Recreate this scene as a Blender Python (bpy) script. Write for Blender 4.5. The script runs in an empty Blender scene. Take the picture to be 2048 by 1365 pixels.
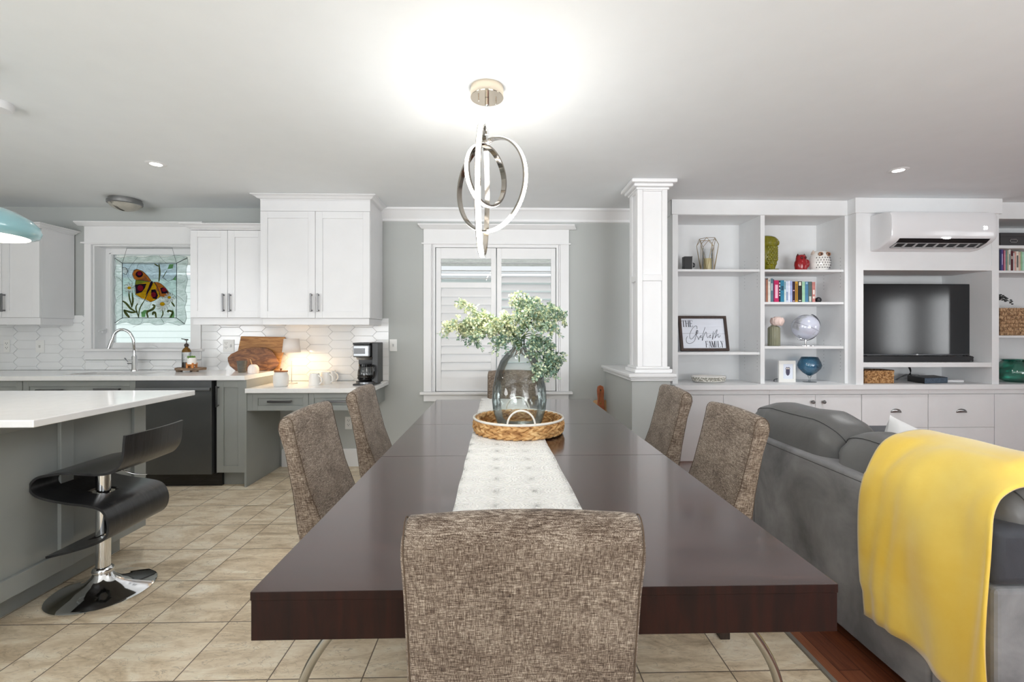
import bpy, math, random
from mathutils import Vector, Matrix
random.seed(7)
PI = math.pi
SC = bpy.context.scene
COL = SC.collection

# ------------------------------------------------------------------ camera
F, CX, HV, EYE = 910.0, 1024.0, 667.0, 1.245
YAW = math.atan(22 / F)
SY, CY = math.sin(YAW), math.cos(YAW)
cd = bpy.data.cameras.new('camera')
cd.sensor_width = 36.0
cd.lens = F / 2048 * 36.0
cd.shift_y = -(682.5 - HV) / 2048
cd.clip_start = 0.02
cam = bpy.data.objects.new('camera', cd)
cam.location = (0, 0, EYE)
cam.rotation_euler = (PI / 2, 0, -YAW)
COL.objects.link(cam)
SC.camera = cam

# ------------------------------------------------------------------ world, exposure
w = bpy.data.worlds.new('sky'); SC.world = w; w.use_nodes = True
bg = w.node_tree.nodes['Background']
bg.inputs[0].default_value = (0.93, 0.97, 1.0, 1)
bg.inputs[1].default_value = 1.5
vs = SC.view_settings
vs.view_transform = 'Standard'; vs.look = 'None'; vs.gamma = 1.0; vs.use_curve_mapping = False
vs.exposure = 0.25
SC.cycles.use_denoising = True
SC.cycles.max_bounces = 10
SC.cycles.diffuse_bounces = 6
SC.cycles.glossy_bounces = 5
SC.cycles.transparent_max_bounces = 24
SC.cycles.sample_clamp_indirect = 6.0
SC.cycles.caustics_reflective = False
SC.cycles.caustics_refractive = False

def area(name, loc, direction, sx, sy, power, color=(1, 1, 1), spread=PI):
    l = bpy.data.lights.new(name, 'AREA'); l.shape = 'RECTANGLE'
    l.size = sx; l.size_y = sy; l.energy = power; l.color = color; l.spread = spread
    o = bpy.data.objects.new(name, l); o.location = loc
    o.rotation_euler = Vector(direction).to_track_quat('-Z', 'Y').to_euler()
    COL.objects.link(o); return o

# fill lamps added behind the camera, tilted up at the ceiling, then side windows
area('ceiling_bounce_fill', (-2.3, -2.42, 1.15), (0.1, 1, 0.95), 2.3, 2.0, 62, (0.97, 0.99, 1.0), 2.2)
area('ceiling_bounce_fill', (2.4, -2.42, 1.15), (0.1, 1, 1.0), 2.3, 2.0, 118, (0.965, 0.985, 1.0), 2.2)
area('side_lamp', (-5.5, -1.0, 1.4), (1, 0.3, 0.5), 1.5, 1.1, 42, (0.97, 0.99, 1.0))  # fill lamp on the unseen left side
area('side_lamp', (7.19, 0.05, 1.36), (-1, 0, 0), 0.56, 0.96, 9, (0.97, 0.99, 1.0))
area('side_lamp', (7.19, 0.98, 1.36), (-1, 0, 0), 0.60, 0.96, 9, (0.97, 0.99, 1.0))

# ------------------------------------------------------------------ measuring helpers (photo pixel -> place)
def ray(u, v):
    a = (u - CX) / F; b = (HV - v) / F
    return Vector((SY + a * CY, CY - a * SY, b))
def PY(u, v, Y):
    d = ray(u, v); t = Y / d.y
    return Vector((d.x * t, Y, EYE + d.z * t))
def PZ(u, v, z):
    d = ray(u, v); t = (z - EYE) / d.z
    return Vector((d.x * t, d.y * t, z))
def PX(u, v, X):
    d = ray(u, v); t = X / d.x
    return Vector((X, d.y * t, EYE + d.z * t))
def UX(u, Y): return PY(u, 667, Y).x
def VZ(u, v, Y): return PY(u, v, Y).z

# ------------------------------------------------------------------ materials
def lin(c):
    return tuple(((x / 255) / 12.92 if x / 255 <= 0.04045 else ((x / 255 + 0.055) / 1.055) ** 2.4) for x in c) + (1.0,)
MATS = {}
def new_mat(name):
    m = bpy.data.materials.new(name); m.use_nodes = True
    nt = m.node_tree; b = nt.nodes['Principled BSDF']
    return m, nt, b
def N(nt, typ, **kw):
    n = nt.nodes.new(typ)
    for k, v in kw.items(): setattr(n, k, v)
    return n
def ramp(nt, fac, stops):
    r = N(nt, 'ShaderNodeValToRGB')
    e = r.color_ramp.elements
    while len(e) > 1: e.remove(e[-1])
    e[0].position = stops[0][0]; e[0].color = stops[0][1]
    for p, c in stops[1:]:
        x = e.new(p); x.color = c
    nt.links.new(fac, r.inputs[0]); return r.outputs[0]
def coords(nt, scale=(1, 1, 1), rot=(0, 0, 0)):
    tc = N(nt, 'ShaderNodeTexCoord'); mp = N(nt, 'ShaderNodeMapping')
    mp.inputs['Scale'].default_value = scale; mp.inputs['Rotation'].default_value = rot
    nt.links.new(tc.outputs['Object'], mp.inputs[0]); return mp.outputs[0]
def noise(nt, vec, scale, detail=4, rough=0.55, dist=0.0):
    n = N(nt, 'ShaderNodeTexNoise')
    n.inputs['Scale'].default_value = scale; n.inputs['Detail'].default_value = detail
    n.inputs['Roughness'].default_value = rough; n.inputs['Distortion'].default_value = dist
    nt.links.new(vec, n.inputs['Vector']); return n.outputs['Fac']
def bump(nt, b, h, strength=0.2, dist=0.01):
    n = N(nt, 'ShaderNodeBump'); n.inputs['Strength'].default_value = strength
    n.inputs['Distance'].default_value = dist
    nt.links.new(h, n.inputs['Height']); nt.links.new(n.outputs[0], b.inputs['Normal'])
def math_n(nt, op, a, b=None, clamp=False):
    n = N(nt, 'ShaderNodeMath', operation=op); n.use_clamp = clamp
    for i, x in enumerate((a, b)):
        if x is None: continue
        if isinstance(x, (int, float)): n.inputs[i].default_value = x
        else: nt.links.new(x, n.inputs[i])
    return n.outputs[0]
def mix_c(nt, fac, a, b):
    n = N(nt, 'ShaderNodeMix', data_type='RGBA')
    for i, x in ((0, fac), (6, a), (7, b)):
        if isinstance(x, (int, float, tuple)): n.inputs[i].default_value = x
        else: nt.links.new(x, n.inputs[i])
    return n.outputs[2]

def M(name, rgb, rough=0.5, metal=0.0, var=0.04, vscale=6.0, bmp=0.0, bscale=60.0, coat=0.0, spec=0.5, emit=None, estr=0.0, sheen=0.0, scl=(1, 1, 1), sub=0):
    """plain procedural surface: a colour with slight mottling and optional fine relief"""
    if name in MATS: return MATS[name]
    m, nt, b = new_mat(name)
    c = lin(rgb)
    v = coords(nt, scl)
    if var > 0:
        f = noise(nt, v, vscale)
        lo = tuple(max(0, x * (1 - var * 2)) for x in c[:3]) + (1,); hi = tuple(min(1, x * (1 + var * 2)) for x in c[:3]) + (1,)
        nt.links.new(ramp(nt, f, [(0.3, lo), (0.7, hi)]), b.inputs['Base Color'])
    else:
        b.inputs['Base Color'].default_value = c
    if bmp > 0:
        bump(nt, b, noise(nt, v, bscale), bmp, 0.003)
    b.inputs['Roughness'].default_value = rough; b.inputs['Metallic'].default_value = metal
    b.inputs['Coat Weight'].default_value = coat; b.inputs['Coat Roughness'].default_value = 0.08
    b.inputs['Specular IOR Level'].default_value = spec
    b.inputs['Sheen Weight'].default_value = sheen
    if emit:
        b.inputs['Emission Color'].default_value = lin(emit); b.inputs['Emission Strength'].default_value = estr
    MATS[name] = m; return m

def wood(name, dark, light, scale=8, stretch=(1, 12, 1), rough=0.4, coat=0.0, dist=1.5, spec=0.5):
    m, nt, b = new_mat(name)
    v = coords(nt, stretch)
    f = noise(nt, v, scale, 6, 0.6, dist)
    nt.links.new(ramp(nt, f, [(0.3, lin(dark)), (0.5, lin(tuple((a + c) // 2 for a, c in zip(dark, light)))), (0.72, lin(light))]), b.inputs['Base Color'])
    b.inputs['Roughness'].default_value = rough; b.inputs['Coat Weight'].default_value = coat
    b.inputs['Coat Roughness'].default_value = 0.1
    b.inputs['Specular IOR Level'].default_value = spec
    bump(nt, b, f, 0.05, 0.002)
    MATS[name] = m; return m

def glassy(name, tint, edge, gloss=0.06, rough=0.0, bmp=0.0, bscale=30, dens=0.35):
    """thin clear or coloured glass: see-through face on, denser and more reflective at the rim"""
    m = bpy.data.materials.new(name); m.use_nodes = True; nt = m.node_tree; nt.nodes.clear()
    out = N(nt, 'ShaderNodeOutputMaterial'); tr = N(nt, 'ShaderNodeBsdfTransparent'); gl = N(nt, 'ShaderNodeBsdfGlossy')
    lw = N(nt, 'ShaderNodeLayerWeight'); lw.inputs[0].default_value = dens
    nt.links.new(mix_c(nt, lw.outputs['Facing'], lin(tint), lin(edge)), tr.inputs[0])
    gl.inputs['Roughness'].default_value = rough
    fr = N(nt, 'ShaderNodeFresnel'); fr.inputs[0].default_value = 1.45
    mx = N(nt, 'ShaderNodeMixShader')
    nt.links.new(math_n(nt, 'ADD', math_n(nt, 'MULTIPLY', fr.outputs[0], 0.8), gloss), mx.inputs[0])
    nt.links.new(tr.outputs[0], mx.inputs[1]); nt.links.new(gl.outputs[0], mx.inputs[2])
    if bmp:
        bn = N(nt, 'ShaderNodeBump'); bn.inputs['Strength'].default_value = bmp; bn.inputs['Distance'].default_value = 0.01
        nt.links.new(noise(nt, coords(nt), bscale, 2), bn.inputs['Height'])
        nt.links.new(bn.outputs[0], gl.inputs['Normal']); nt.links.new(bn.outputs[0], fr.inputs['Normal'])
        nt.links.new(bn.outputs[0], lw.inputs['Normal'])
    nt.links.new(mx.outputs[0], out.inputs[0]); MATS[name] = m; return m

def stained(name, rgb, clear=0.5, streak=0.15):
    m = bpy.data.materials.new(name); m.use_nodes = True; nt = m.node_tree; nt.nodes.clear()
    out = N(nt, 'ShaderNodeOutputMaterial'); tr = N(nt, 'ShaderNodeBsdfTransparent'); tl = N(nt, 'ShaderNodeBsdfTranslucent')
    df = N(nt, 'ShaderNodeBsdfDiffuse')
    c = lin(rgb); f = noise(nt, coords(nt, (1, 1, 2.5)), 22, 3, 0.6, 1.0)
    lo = tuple(x * (1 - streak) for x in c[:3]) + (1,); hi = tuple(min(1, x * (1 + streak)) for x in c[:3]) + (1,)
    cc = ramp(nt, f, [(0.35, lo), (0.65, hi)])
    for n in (tr, tl, df): nt.links.new(cc, n.inputs[0])
    a = N(nt, 'ShaderNodeMixShader'); a.inputs[0].default_value = 0.35
    nt.links.new(tl.outputs[0], a.inputs[1]); nt.links.new(df.outputs[0], a.inputs[2])
    mx = N(nt, 'ShaderNodeMixShader'); mx.inputs[0].default_value = clear
    nt.links.new(a.outputs[0], mx.inputs[1]); nt.links.new(tr.outputs[0], mx.inputs[2])
    nt.links.new(mx.outputs[0], out.inputs[0]); MATS[name] = m; return m

def make_fabric():
    m, nt, b = new_mat('woven_fabric')
    tc = N(nt, 'ShaderNodeTexCoord'); sp = N(nt, 'ShaderNodeSeparateXYZ'); nt.links.new(tc.outputs['Object'], sp.inputs[0])
    yy = math_n(nt, 'ADD', sp.outputs[1], math_n(nt, 'MULTIPLY', sp.outputs[2], 0.235))      # follow the slope of the back
    def thread(sx, sy, sz):
        c = N(nt, 'ShaderNodeCombineXYZ')
        for i, (o, s) in enumerate(((sp.outputs[0], sx), (yy, sy), (sp.outputs[2], sz))): nt.links.new(math_n(nt, 'MULTIPLY', o, s), c.inputs[i])
        return c.outputs[0]
    weft = noise(nt, thread(58, 58, 900), 1.0, 3, 0.7)
    warp = noise(nt, thread(820, 820, 52), 1.0, 3, 0.7)
    fine = noise(nt, thread(1100, 1100, 1100), 1.0, 1, 0.5)
    big = noise(nt, coords(nt, (9, 9, 16)), 1.0, 3, 0.6)
    s = math_n(nt, 'ADD', math_n(nt, 'MULTIPLY', weft, 0.44), math_n(nt, 'MULTIPLY', warp, 0.36))
    s = math_n(nt, 'ADD', s, math_n(nt, 'MULTIPLY', fine, 0.12))
    s = math_n(nt, 'ADD', s, math_n(nt, 'MULTIPLY', big, 0.10))
    nt.links.new(ramp(nt, s, [(0.40, lin((42, 32, 25))), (0.46, lin((84, 69, 57))), (0.53, lin((130, 115, 102))), (0.61, lin((202, 189, 173)))]), b.inputs['Base Color'])
    b.inputs['Roughness'].default_value = 0.95; b.inputs['Sheen Weight'].default_value = 0.2
    b.inputs['Specular IOR Level'].default_value = 0.15
    bump(nt, b, s, 0.5, 0.002)
    MATS['fabric'] = m; return m

def make_floor_tile():
    m, nt, b = new_mat('slate_look_tile')
    tc = N(nt, 'ShaderNodeTexCoord'); sp = N(nt, 'ShaderNodeSeparateXYZ'); nt.links.new(tc.outputs['Object'], sp.inputs[0])
    W = 0.336
    def lines(val, off):
        t = math_n(nt, 'DIVIDE', math_n(nt, 'SUBTRACT', val, off), W)
        cell = math_n(nt, 'FLOOR', t)
        fr = math_n(nt, 'FRACT', t)
        d = math_n(nt, 'MINIMUM', fr, math_n(nt, 'SUBTRACT', 1.0, fr))
        return math_n(nt, 'MULTIPLY', d, W), cell
    dx, cx = lines(sp.outputs[0], -0.5 - 0.336 * 20)
    dy, cy = lines(sp.outputs[1], 1.655 - 0.336 * 20)
    extra = math_n(nt, 'ABSOLUTE', math_n(nt, 'SUBTRACT', sp.outputs[0], -1.676))
    d = math_n(nt, 'MINIMUM', math_n(nt, 'MINIMUM', dx, dy), extra)
    cellside = math_n(nt, 'GREATER_THAN', sp.outputs[0], -1.676)
    grout = N(nt, 'ShaderNodeMapRange'); nt.links.new(d, grout.inputs[0])
    grout.inputs[1].default_value = 0.0014; grout.inputs[2].default_value = 0.003
    # each tile gets its own piece of the clouded slate pattern
    cmb = N(nt, 'ShaderNodeCombineXYZ')
    nt.links.new(math_n(nt, 'MULTIPLY', cx, 5.3), cmb.inputs[0])
    nt.links.new(math_n(nt, 'ADD', math_n(nt, 'MULTIPLY', cy, 7.1), cellside), cmb.inputs[1])
    mp = N(nt, 'ShaderNodeMapping'); mp.inputs['Rotation'].default_value = (0, 0, 0.7); mp.inputs['Scale'].default_value = (1.0, 3.0, 1.0)
    nt.links.new(tc.outputs['Object'], mp.inputs[0])
    va = N(nt, 'ShaderNodeVectorMath', operation='ADD'); nt.links.new(mp.outputs[0], va.inputs[0]); nt.links.new(cmb.outputs[0], va.inputs[1])
    f1 = noise(nt, va.outputs[0], 2.6, 8, 0.62, 1.6)
    f2 = noise(nt, va.outputs[0], 11, 5, 0.6, 2.5)
    wn = N(nt, 'ShaderNodeTexWhiteNoise', noise_dimensions='3D'); nt.links.new(cmb.outputs[0], wn.inputs[0])
    f = math_n(nt, 'ADD', math_n(nt, 'MULTIPLY', f1, 0.72), math_n(nt, 'MULTIPLY', f2, 0.22))
    f = math_n(nt, 'ADD', f, math_n(nt, 'MULTIPLY', wn.outputs[0], 0.07))
    c = ramp(nt, f, [(0.30, lin((168, 148, 122))), (0.43, lin((210, 191, 162))), (0.53, lin((232, 216, 190))), (0.64, lin((246, 236, 215)))])
    ve = N(nt, 'ShaderNodeTexNoise'); nt.links.new(va.outputs[0], ve.inputs[0]); ve.inputs['Scale'].default_value = 4.0; ve.inputs['Detail'].default_value = 6; ve.inputs['Distortion'].default_value = 3.0
    vein = math_n(nt, 'ABSOLUTE', math_n(nt, 'SUBTRACT', ve.outputs[0], 0.5))
    vr = N(nt, 'ShaderNodeMapRange'); nt.links.new(vein, vr.inputs[0]); vr.inputs[1].default_value = 0.0; vr.inputs[2].default_value = 0.012; vr.inputs[3].default_value = 0.45; vr.inputs[4].default_value = 0.0
    c = mix_c(nt, vr.outputs[0], c, lin((120, 104, 86)))
    c2 = mix_c(nt, grout.outputs[0], lin((112, 98, 84)), c)
    nt.links.new(c2, b.inputs['Base Color'])
    b.inputs['Roughness'].default_value = 0.42
    h = math_n(nt, 'ADD', math_n(nt, 'MULTIPLY', f1, 0.25), grout.outputs[0])
    bump(nt, b, h, 0.35, 0.003)
    MATS['tile'] = m; return m

def make_wood_floor():
    m, nt, b = new_mat('cherry_hardwood')
    tc = N(nt, 'ShaderNodeTexCoord'); sp = N(nt, 'ShaderNodeSeparateXYZ'); nt.links.new(tc.outputs['Object'], sp.inputs[0])
    t = math_n(nt, 'DIVIDE', sp.outputs[0], 0.083); cell = math_n(nt, 'FLOOR', t); fr = math_n(nt, 'FRACT', t)
    d = math_n(nt, 'MINIMUM', fr, math_n(nt, 'SUBTRACT', 1.0, fr))
    ty = math_n(nt, 'DIVIDE', math_n(nt, 'ADD', sp.outputs[1], math_n(nt, 'MULTIPLY', cell, 0.37)), 0.9)
    cy = math_n(nt, 'FLOOR', ty); fy = math_n(nt, 'FRACT', ty)
    dyy = math_n(nt, 'MULTIPLY', math_n(nt, 'MINIMUM', fy, math_n(nt, 'SUBTRACT', 1.0, fy)), 10.0)
    dd = math_n(nt, 'MINIMUM', d, dyy)
    gap = N(nt, 'ShaderNodeMapRange'); nt.links.new(dd, gap.inputs[0]); gap.inputs[1].default_value = 0.008; gap.inputs[2].default_value = 0.022
    cmb = N(nt, 'ShaderNodeCombineXYZ'); nt.links.new(cell, cmb.inputs[0]); nt.links.new(cy, cmb.inputs[1])
    wn = N(nt, 'ShaderNodeTexWhiteNoise', noise_dimensions='3D'); nt.links.new(cmb.outputs[0], wn.inputs[0])
    g = noise(nt, coords(nt, (30, 2.2, 1)), 2.0, 6, 0.6, 1.2)
    f = math_n(nt, 'ADD', math_n(nt, 'MULTIPLY', g, 0.7), math_n(nt, 'MULTIPLY', wn.outputs[0], 0.3))
    c = ramp(nt, f, [(0.25, lin((100, 54, 36))), (0.5, lin((138, 80, 54))), (0.8, lin((166, 104, 72)))])
    nt.links.new(mix_c(nt, gap.outputs[0], lin((60, 26, 14)), c), b.inputs['Base Color'])
    b.inputs['Roughness'].default_value = 0.3; b.inputs['Coat Weight'].default_value = 0.3
    MATS['hardwood'] = m; return m

def make_siding(name, base, line, pitch):
    m, nt, b = new_mat(name)
    tc = N(nt, 'ShaderNodeTexCoord'); sp = N(nt, 'ShaderNodeSeparateXYZ'); nt.links.new(tc.outputs['Object'], sp.inputs[0])
    fr = math_n(nt, 'FRACT', math_n(nt, 'DIVIDE', sp.outputs[2], pitch))
    g = math_n(nt, 'LESS_THAN', fr, 0.07)
    nt.links.new(mix_c(nt, g, lin(base), lin(line)), b.inputs['Base Color']); b.inputs['Roughness'].default_value = 0.7
    bump(nt, b, fr, 0.3, 0.01)
    MATS[name] = m; return m

def make_lace():
    m, nt, b = new_mat('white_matelasse')
    v = coords(nt, (1, 1, 1))
    sp = N(nt, 'ShaderNodeSeparateXYZ'); nt.links.new(v, sp.inputs[0])
    U = math_n(nt, 'SUBTRACT', math_n(nt, 'FRACT', math_n(nt, 'DIVIDE', sp.outputs[0], 0.117)), 0.5)
    V = math_n(nt, 'SUBTRACT', math_n(nt, 'FRACT', math_n(nt, 'DIVIDE', sp.outputs[1], 0.117)), 0.5)
    R = math_n(nt, 'SQRT', math_n(nt, 'ADD', math_n(nt, 'MULTIPLY', U, U), math_n(nt, 'MULTIPLY', V, V)))
    A = math_n(nt, 'ARCTAN2', V, U)
    S = math_n(nt, 'SINE', math_n(nt, 'ADD', math_n(nt, 'MULTIPLY', R, 62.0), math_n(nt, 'MULTIPLY', math_n(nt, 'COSINE', math_n(nt, 'MULTIPLY', A, 8.0)), 2.2)))
    wv = N(nt, 'ShaderNodeTexVoronoi'); wv.inputs['Scale'].default_value = 90; wv.feature = 'SMOOTH_F1'
    ds = N(nt, 'ShaderNodeTexNoise'); ds.inputs['Scale'].default_value = 14
    nt.links.new(v, ds.inputs[0])
    ad = N(nt, 'ShaderNodeVectorMath', operation='MULTIPLY_ADD'); nt.links.new(ds.outputs['Color'], ad.inputs[0]); ad.inputs[1].default_value = (0.06, 0.06, 0.06); nt.links.new(v, ad.inputs[2])
    nt.links.new(ad.outputs[0], wv.inputs['Vector'])
    wa = N(nt, 'ShaderNodeTexWave', wave_type='RINGS'); wa.inputs['Scale'].default_value = 8; wa.inputs['Distortion'].default_value = 9; wa.inputs['Detail'].default_value = 2
    nt.links.new(v, wa.inputs[0])
    h = math_n(nt, 'ADD', math_n(nt, 'MULTIPLY', wv.outputs['Distance'], 0.8), math_n(nt, 'MULTIPLY', S, 0.3))
    b.inputs['Base Color'].default_value = lin((236, 235, 232)); b.inputs['Roughness'].default_value = 0.95
    b.inputs['Specular IOR Level'].default_value = 0.1
    bump(nt, b, h, 1.0, 0.005)
    MATS['lace'] = m; return m

def make_suede(name, lo, hi, scale=3.0, rough=0.85, sheen=0.3, bs=220):
    m, nt, b = new_mat(name)
    v = coords(nt)
    f = noise(nt, v, scale, 5, 0.6, 0.4)
    nt.links.new(ramp(nt, f, [(0.32, lin(lo)), (0.68, lin(hi))]), b.inputs['Base Color'])
    b.inputs['Roughness'].default_value = rough; b.inputs['Sheen Weight'].default_value = sheen
    b.inputs['Specular IOR Level'].default_value = 0.25
    bump(nt, b, noise(nt, v, bs, 2), 0.15, 0.002)
    MATS[name] = m; return m

make_fabric(); make_floor_tile(); make_wood_floor(); make_lace()
WHITE = M('white_cabinet_paint', (226, 226, 228), 0.35, var=0.008)
TRIM = M('white_trim_paint', (232, 232, 233), 0.32, var=0.006)
CEIL = M('ceiling_paint', (228, 231, 233), 0.9, var=0.006)
WALL = M('grey_wall_paint', (181, 184, 182), 0.75, var=0.012, vscale=2)
GREY = M('grey_green_cabinet_paint', (148, 152, 150), 0.42, var=0.015)
SHELF = M('white_shelf_melamine', (229, 230, 231), 0.45, var=0.01)
QUARTZ = M('white_quartz', (240, 240, 240), 0.12, var=0.012, vscale=20)
CHROME = M('chrome', (235, 236, 238), 0.07, 1.0, var=0)
NICKEL = M('brushed_nickel', (150, 150, 150), 0.3, 1.0, var=0.02)
DARKNI = M('dark_pull_metal', (120, 120, 122), 0.28, 1.0, var=0.02)
STEEL = M('stainless_steel', (150, 152, 155), 0.3, 1.0, var=0.03, vscale=3, scl=(1, 1, 40))
DKSTEEL = M('black_stainless', (98, 100, 101), 0.42, 0.7, var=0.04, vscale=4)
BLACK = M('black_plastic', (22, 22, 24), 0.4, var=0.03)
BLKGLOSS = M('gloss_black', (14, 14, 16), 0.08, var=0)
PLATE = M('white_switch_plate', (236, 236, 234), 0.35, var=0.005)
TILEW = M('white_picket_tile', (235, 236, 237), 0.1, var=0.01, bmp=0.05, bscale=12)
GROUT = M('light_grout', (222, 223, 223), 0.9, var=0.01)
CERAM = M('white_ceramic', (238, 236, 232), 0.15, var=0.008)
TABLEW = wood('espresso_tabletop', (48, 30, 26), (74, 48, 41), 3.0, (1.0, 9, 1.0), 0.21, 0.5, 1.0, 0.7)
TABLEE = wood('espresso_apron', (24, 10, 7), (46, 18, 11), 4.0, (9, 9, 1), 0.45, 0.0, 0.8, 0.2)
LEGW = wood('dark_chair_leg', (34, 22, 17), (56, 38, 30), 8, (8, 8, 1), 0.4)
BOARD1 = wood('acacia_board', (138, 90, 50), (208, 158, 100), 5, (1, 5, 9), 0.5)
BOARD2 = wood('walnut_board', (74, 42, 28), (168, 116, 72), 4, (1.5, 4, 4), 0.45, dist=3)
LIGHTW = wood('light_wood', (186, 140, 92), (222, 184, 138), 6, (1, 8, 1), 0.5)
REDW = wood('reddish_wood', (132, 66, 34), (176, 98, 56), 6, (1, 8, 8), 0.45)
BLACKW = wood('black_stained_plywood', (26, 26, 28), (50, 50, 52), 5, (1, 14, 1), 0.32, 0.25, spec=0.6)
FRAMEW = wood('walnut_frame', (42, 29, 24), (74, 54, 45), 9, (6, 2, 2), 0.55)
SUEDE = make_suede('grey_suede', (100, 100, 103), (158, 158, 160), 3.2)
LEATHER = make_suede('grey_leather', (92, 92, 92), (114, 114, 113), 2.2, 0.36, 0.05, 160)
DKLEATH = make_suede('charcoal_upholstery', (54, 56, 62), (72, 74, 80), 4, 0.6, 0.1, 260)
YELLOW = make_suede('yellow_plush', (236, 194, 62), (246, 218, 112), 2.4, 0.8, 0.6, 90)
WHITEFAB = M('white_cotton', (232, 232, 232), 0.95, var=0.01, bmp=0.3, bscale=400)
SIDING = make_siding('pale_siding', (236, 242, 238), (176, 190, 184), 0.105)
SHINGLE = wood('weathered_shingle', (120, 122, 116), (188, 188, 180), 12, (1, 4, 14), 0.9)
CLEAR = glassy('window_glass', (255, 255, 255), (225, 240, 236), 0.01)
VASEG = glassy('recycled_glass', (246, 250, 249), (128, 158, 158), 0.03, 0.02, 0.35, 14, 0.22)
JARG = glassy('clear_glassware', (250, 251, 251), (200, 208, 210), 0.04)
AMBER = glassy('amber_glass', (150, 104, 24), (60, 36, 10), 0.1)
BLUEG = glassy('blue_glass', (112, 186, 212), (56, 128, 164), 0.10, 0.05, 0.4, 60)
TEALG = glassy('teal_glass', (104, 190, 172), (48, 126, 114), 0.10, 0.05, 0.35, 45)

# ------------------------------------------------------------------ mesh builder
WL = {}
class MB:
    def __init__(s): s.v = []; s.f = []; s.mi = []; s.m = 0
    def add(s, vs, fs):
        o = len(s.v); s.v += [tuple(p) for p in vs]
        for f in fs: s.f.append([i + o for i in f]); s.mi.append(s.m)
        return s
    def box(s, a, b):
        x0, x1 = sorted((a[0], b[0])); y0, y1 = sorted((a[1], b[1])); z0, z1 = sorted((a[2], b[2]))
        return s.add([(x0, y0, z0), (x1, y0, z0), (x1, y1, z0), (x0, y1, z0), (x0, y0, z1), (x1, y0, z1), (x1, y1, z1), (x0, y1, z1)],
                     [(0, 3, 2, 1), (4, 5, 6, 7), (0, 1, 5, 4), (1, 2, 6, 5), (2, 3, 7, 6), (3, 0, 4, 7)])
    def prism(s, poly, vec):
        """poly: list of 3D points (any plane), extruded along vec"""
        n = len(poly); vec = Vector(vec)
        a = [Vector(p) for p in poly]; bq = [p + vec for p in a]
        # orient so that faces look outward
        nrm = Vector((0, 0, 0))
        for i in range(n): nrm += a[i].cross(a[(i + 1) % n])
        if nrm.dot(vec) > 0: a.reverse(); bq.reverse()
        return s.add(a + bq, [list(range(n)), list(range(2 * n - 1, n - 1, -1))] + [(i, i + n, (i + 1) % n + n, (i + 1) % n) for i in range(n)])
    def lathe(s, c, prof, seg=28, axis='z', cap=True, sx=1, sy=1):
        c = Vector(c); vs = []; fs = []; n = len(prof)
        for i in range(seg):
            t = 2 * PI * i / seg
            for r, h in prof:
                x, y = r * math.cos(t) * sx, r * math.sin(t) * sy
                p = {'z': (x, y, h), 'y': (x, h, y), 'x': (h, x, y)}[axis]
                vs.append(c + Vector(p))
        for i in range(seg):
            j = (i + 1) % seg
            for k in range(n - 1):
                q = (i * n + k, j * n + k, j * n + k + 1, i * n + k + 1)
                fs.append(q if axis != 'y' else q[::-1])
        if cap:
            if prof[0][0] > 1e-6: fs.append([i * n for i in range(seg)][::-1] if axis != 'y' else [i * n for i in range(seg)])
            if prof[-1][0] > 1e-6: fs.append([i * n + n - 1 for i in range(seg)] if axis != 'y' else [i * n + n - 1 for i in range(seg)][::-1])
        return s.add(vs, fs)
    def tube(s, pts, r, seg=8, closed=False, caps=True, rs=None):
        pts = [Vector(p) for p in pts]; n = len(pts); vs = []; fs = []
        up = None
        for i, p in enumerate(pts):
            if closed: d = pts[(i + 1) % n] - pts[i - 1]
            else: d = pts[min(i + 1, n - 1)] - pts[max(i - 1, 0)]
            if d.length < 1e-9: d = Vector((0, 0, 1))
            d.normalize()
            if up is None:
                up = Vector((0, 0, 1)) if abs(d.z) < 0.9 else Vector((0, 1, 0))
            a = d.cross(up)
            if a.length < 1e-6: a = d.cross(Vector((1, 0.1, 0)))
            a.normalize(); up = a.cross(d).normalized()
            rr = rs[i] if rs else r
            for k in range(seg):
                t = 2 * PI * k / seg
                vs.append(p + (a * math.cos(t) + up * math.sin(t)) * rr)
        m = n if closed else n - 1
        for i in range(m):
            j = (i + 1) % n
            for k in range(seg):
                l = (k + 1) % seg
                fs.append((i * seg + k, i * seg + l, j * seg + l, j * seg + k))
        if caps and not closed:
            fs.append(list(range(seg))[::-1]); fs.append([(n - 1) * seg + k for k in range(seg)])
        return s.add(vs, fs)
    def grid(s, rows, closed_u=False, closed_v=False):
        nu, nv = len(rows), len(rows[0]); vs = [p for r in rows for p in r]; fs = []
        for i in range(nu - (0 if closed_u else 1)):
            for j in range(nv - (0 if closed_v else 1)):
                a, b = (i + 1) % nu, (j + 1) % nv
                fs.append((i * nv + j, a * nv + j, a * nv + b, i * nv + b))
        return s.add(vs, fs)
    def ball(s, c, rx, ry=None, rz=None, seg=20, rings=12, power=1.0):
        ry = rx if ry is None else ry; rz = rx if rz is None else rz
        def sp(x): return math.copysign(abs(x) ** power, x)
        rows = []
        for i in range(rings + 1):
            ph = -PI / 2 + PI * i / rings
            rows.append([(c[0] + rx * sp(math.cos(ph)) * sp(math.cos(2 * PI * j / seg)), c[1] + ry * sp(math.cos(ph)) * sp(math.sin(2 * PI * j / seg)), c[2] + rz * sp(math.sin(ph))) for j in range(seg)])
        n = seg; vs = [p for r in rows for p in r]; fs = []
        for i in range(rings):
            for j in range(seg):
                b = (j + 1) % seg
                fs.append((i * n + j, i * n + b, (i + 1) * n + b, (i + 1) * n + j))
        return s.add(vs, fs)
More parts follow.
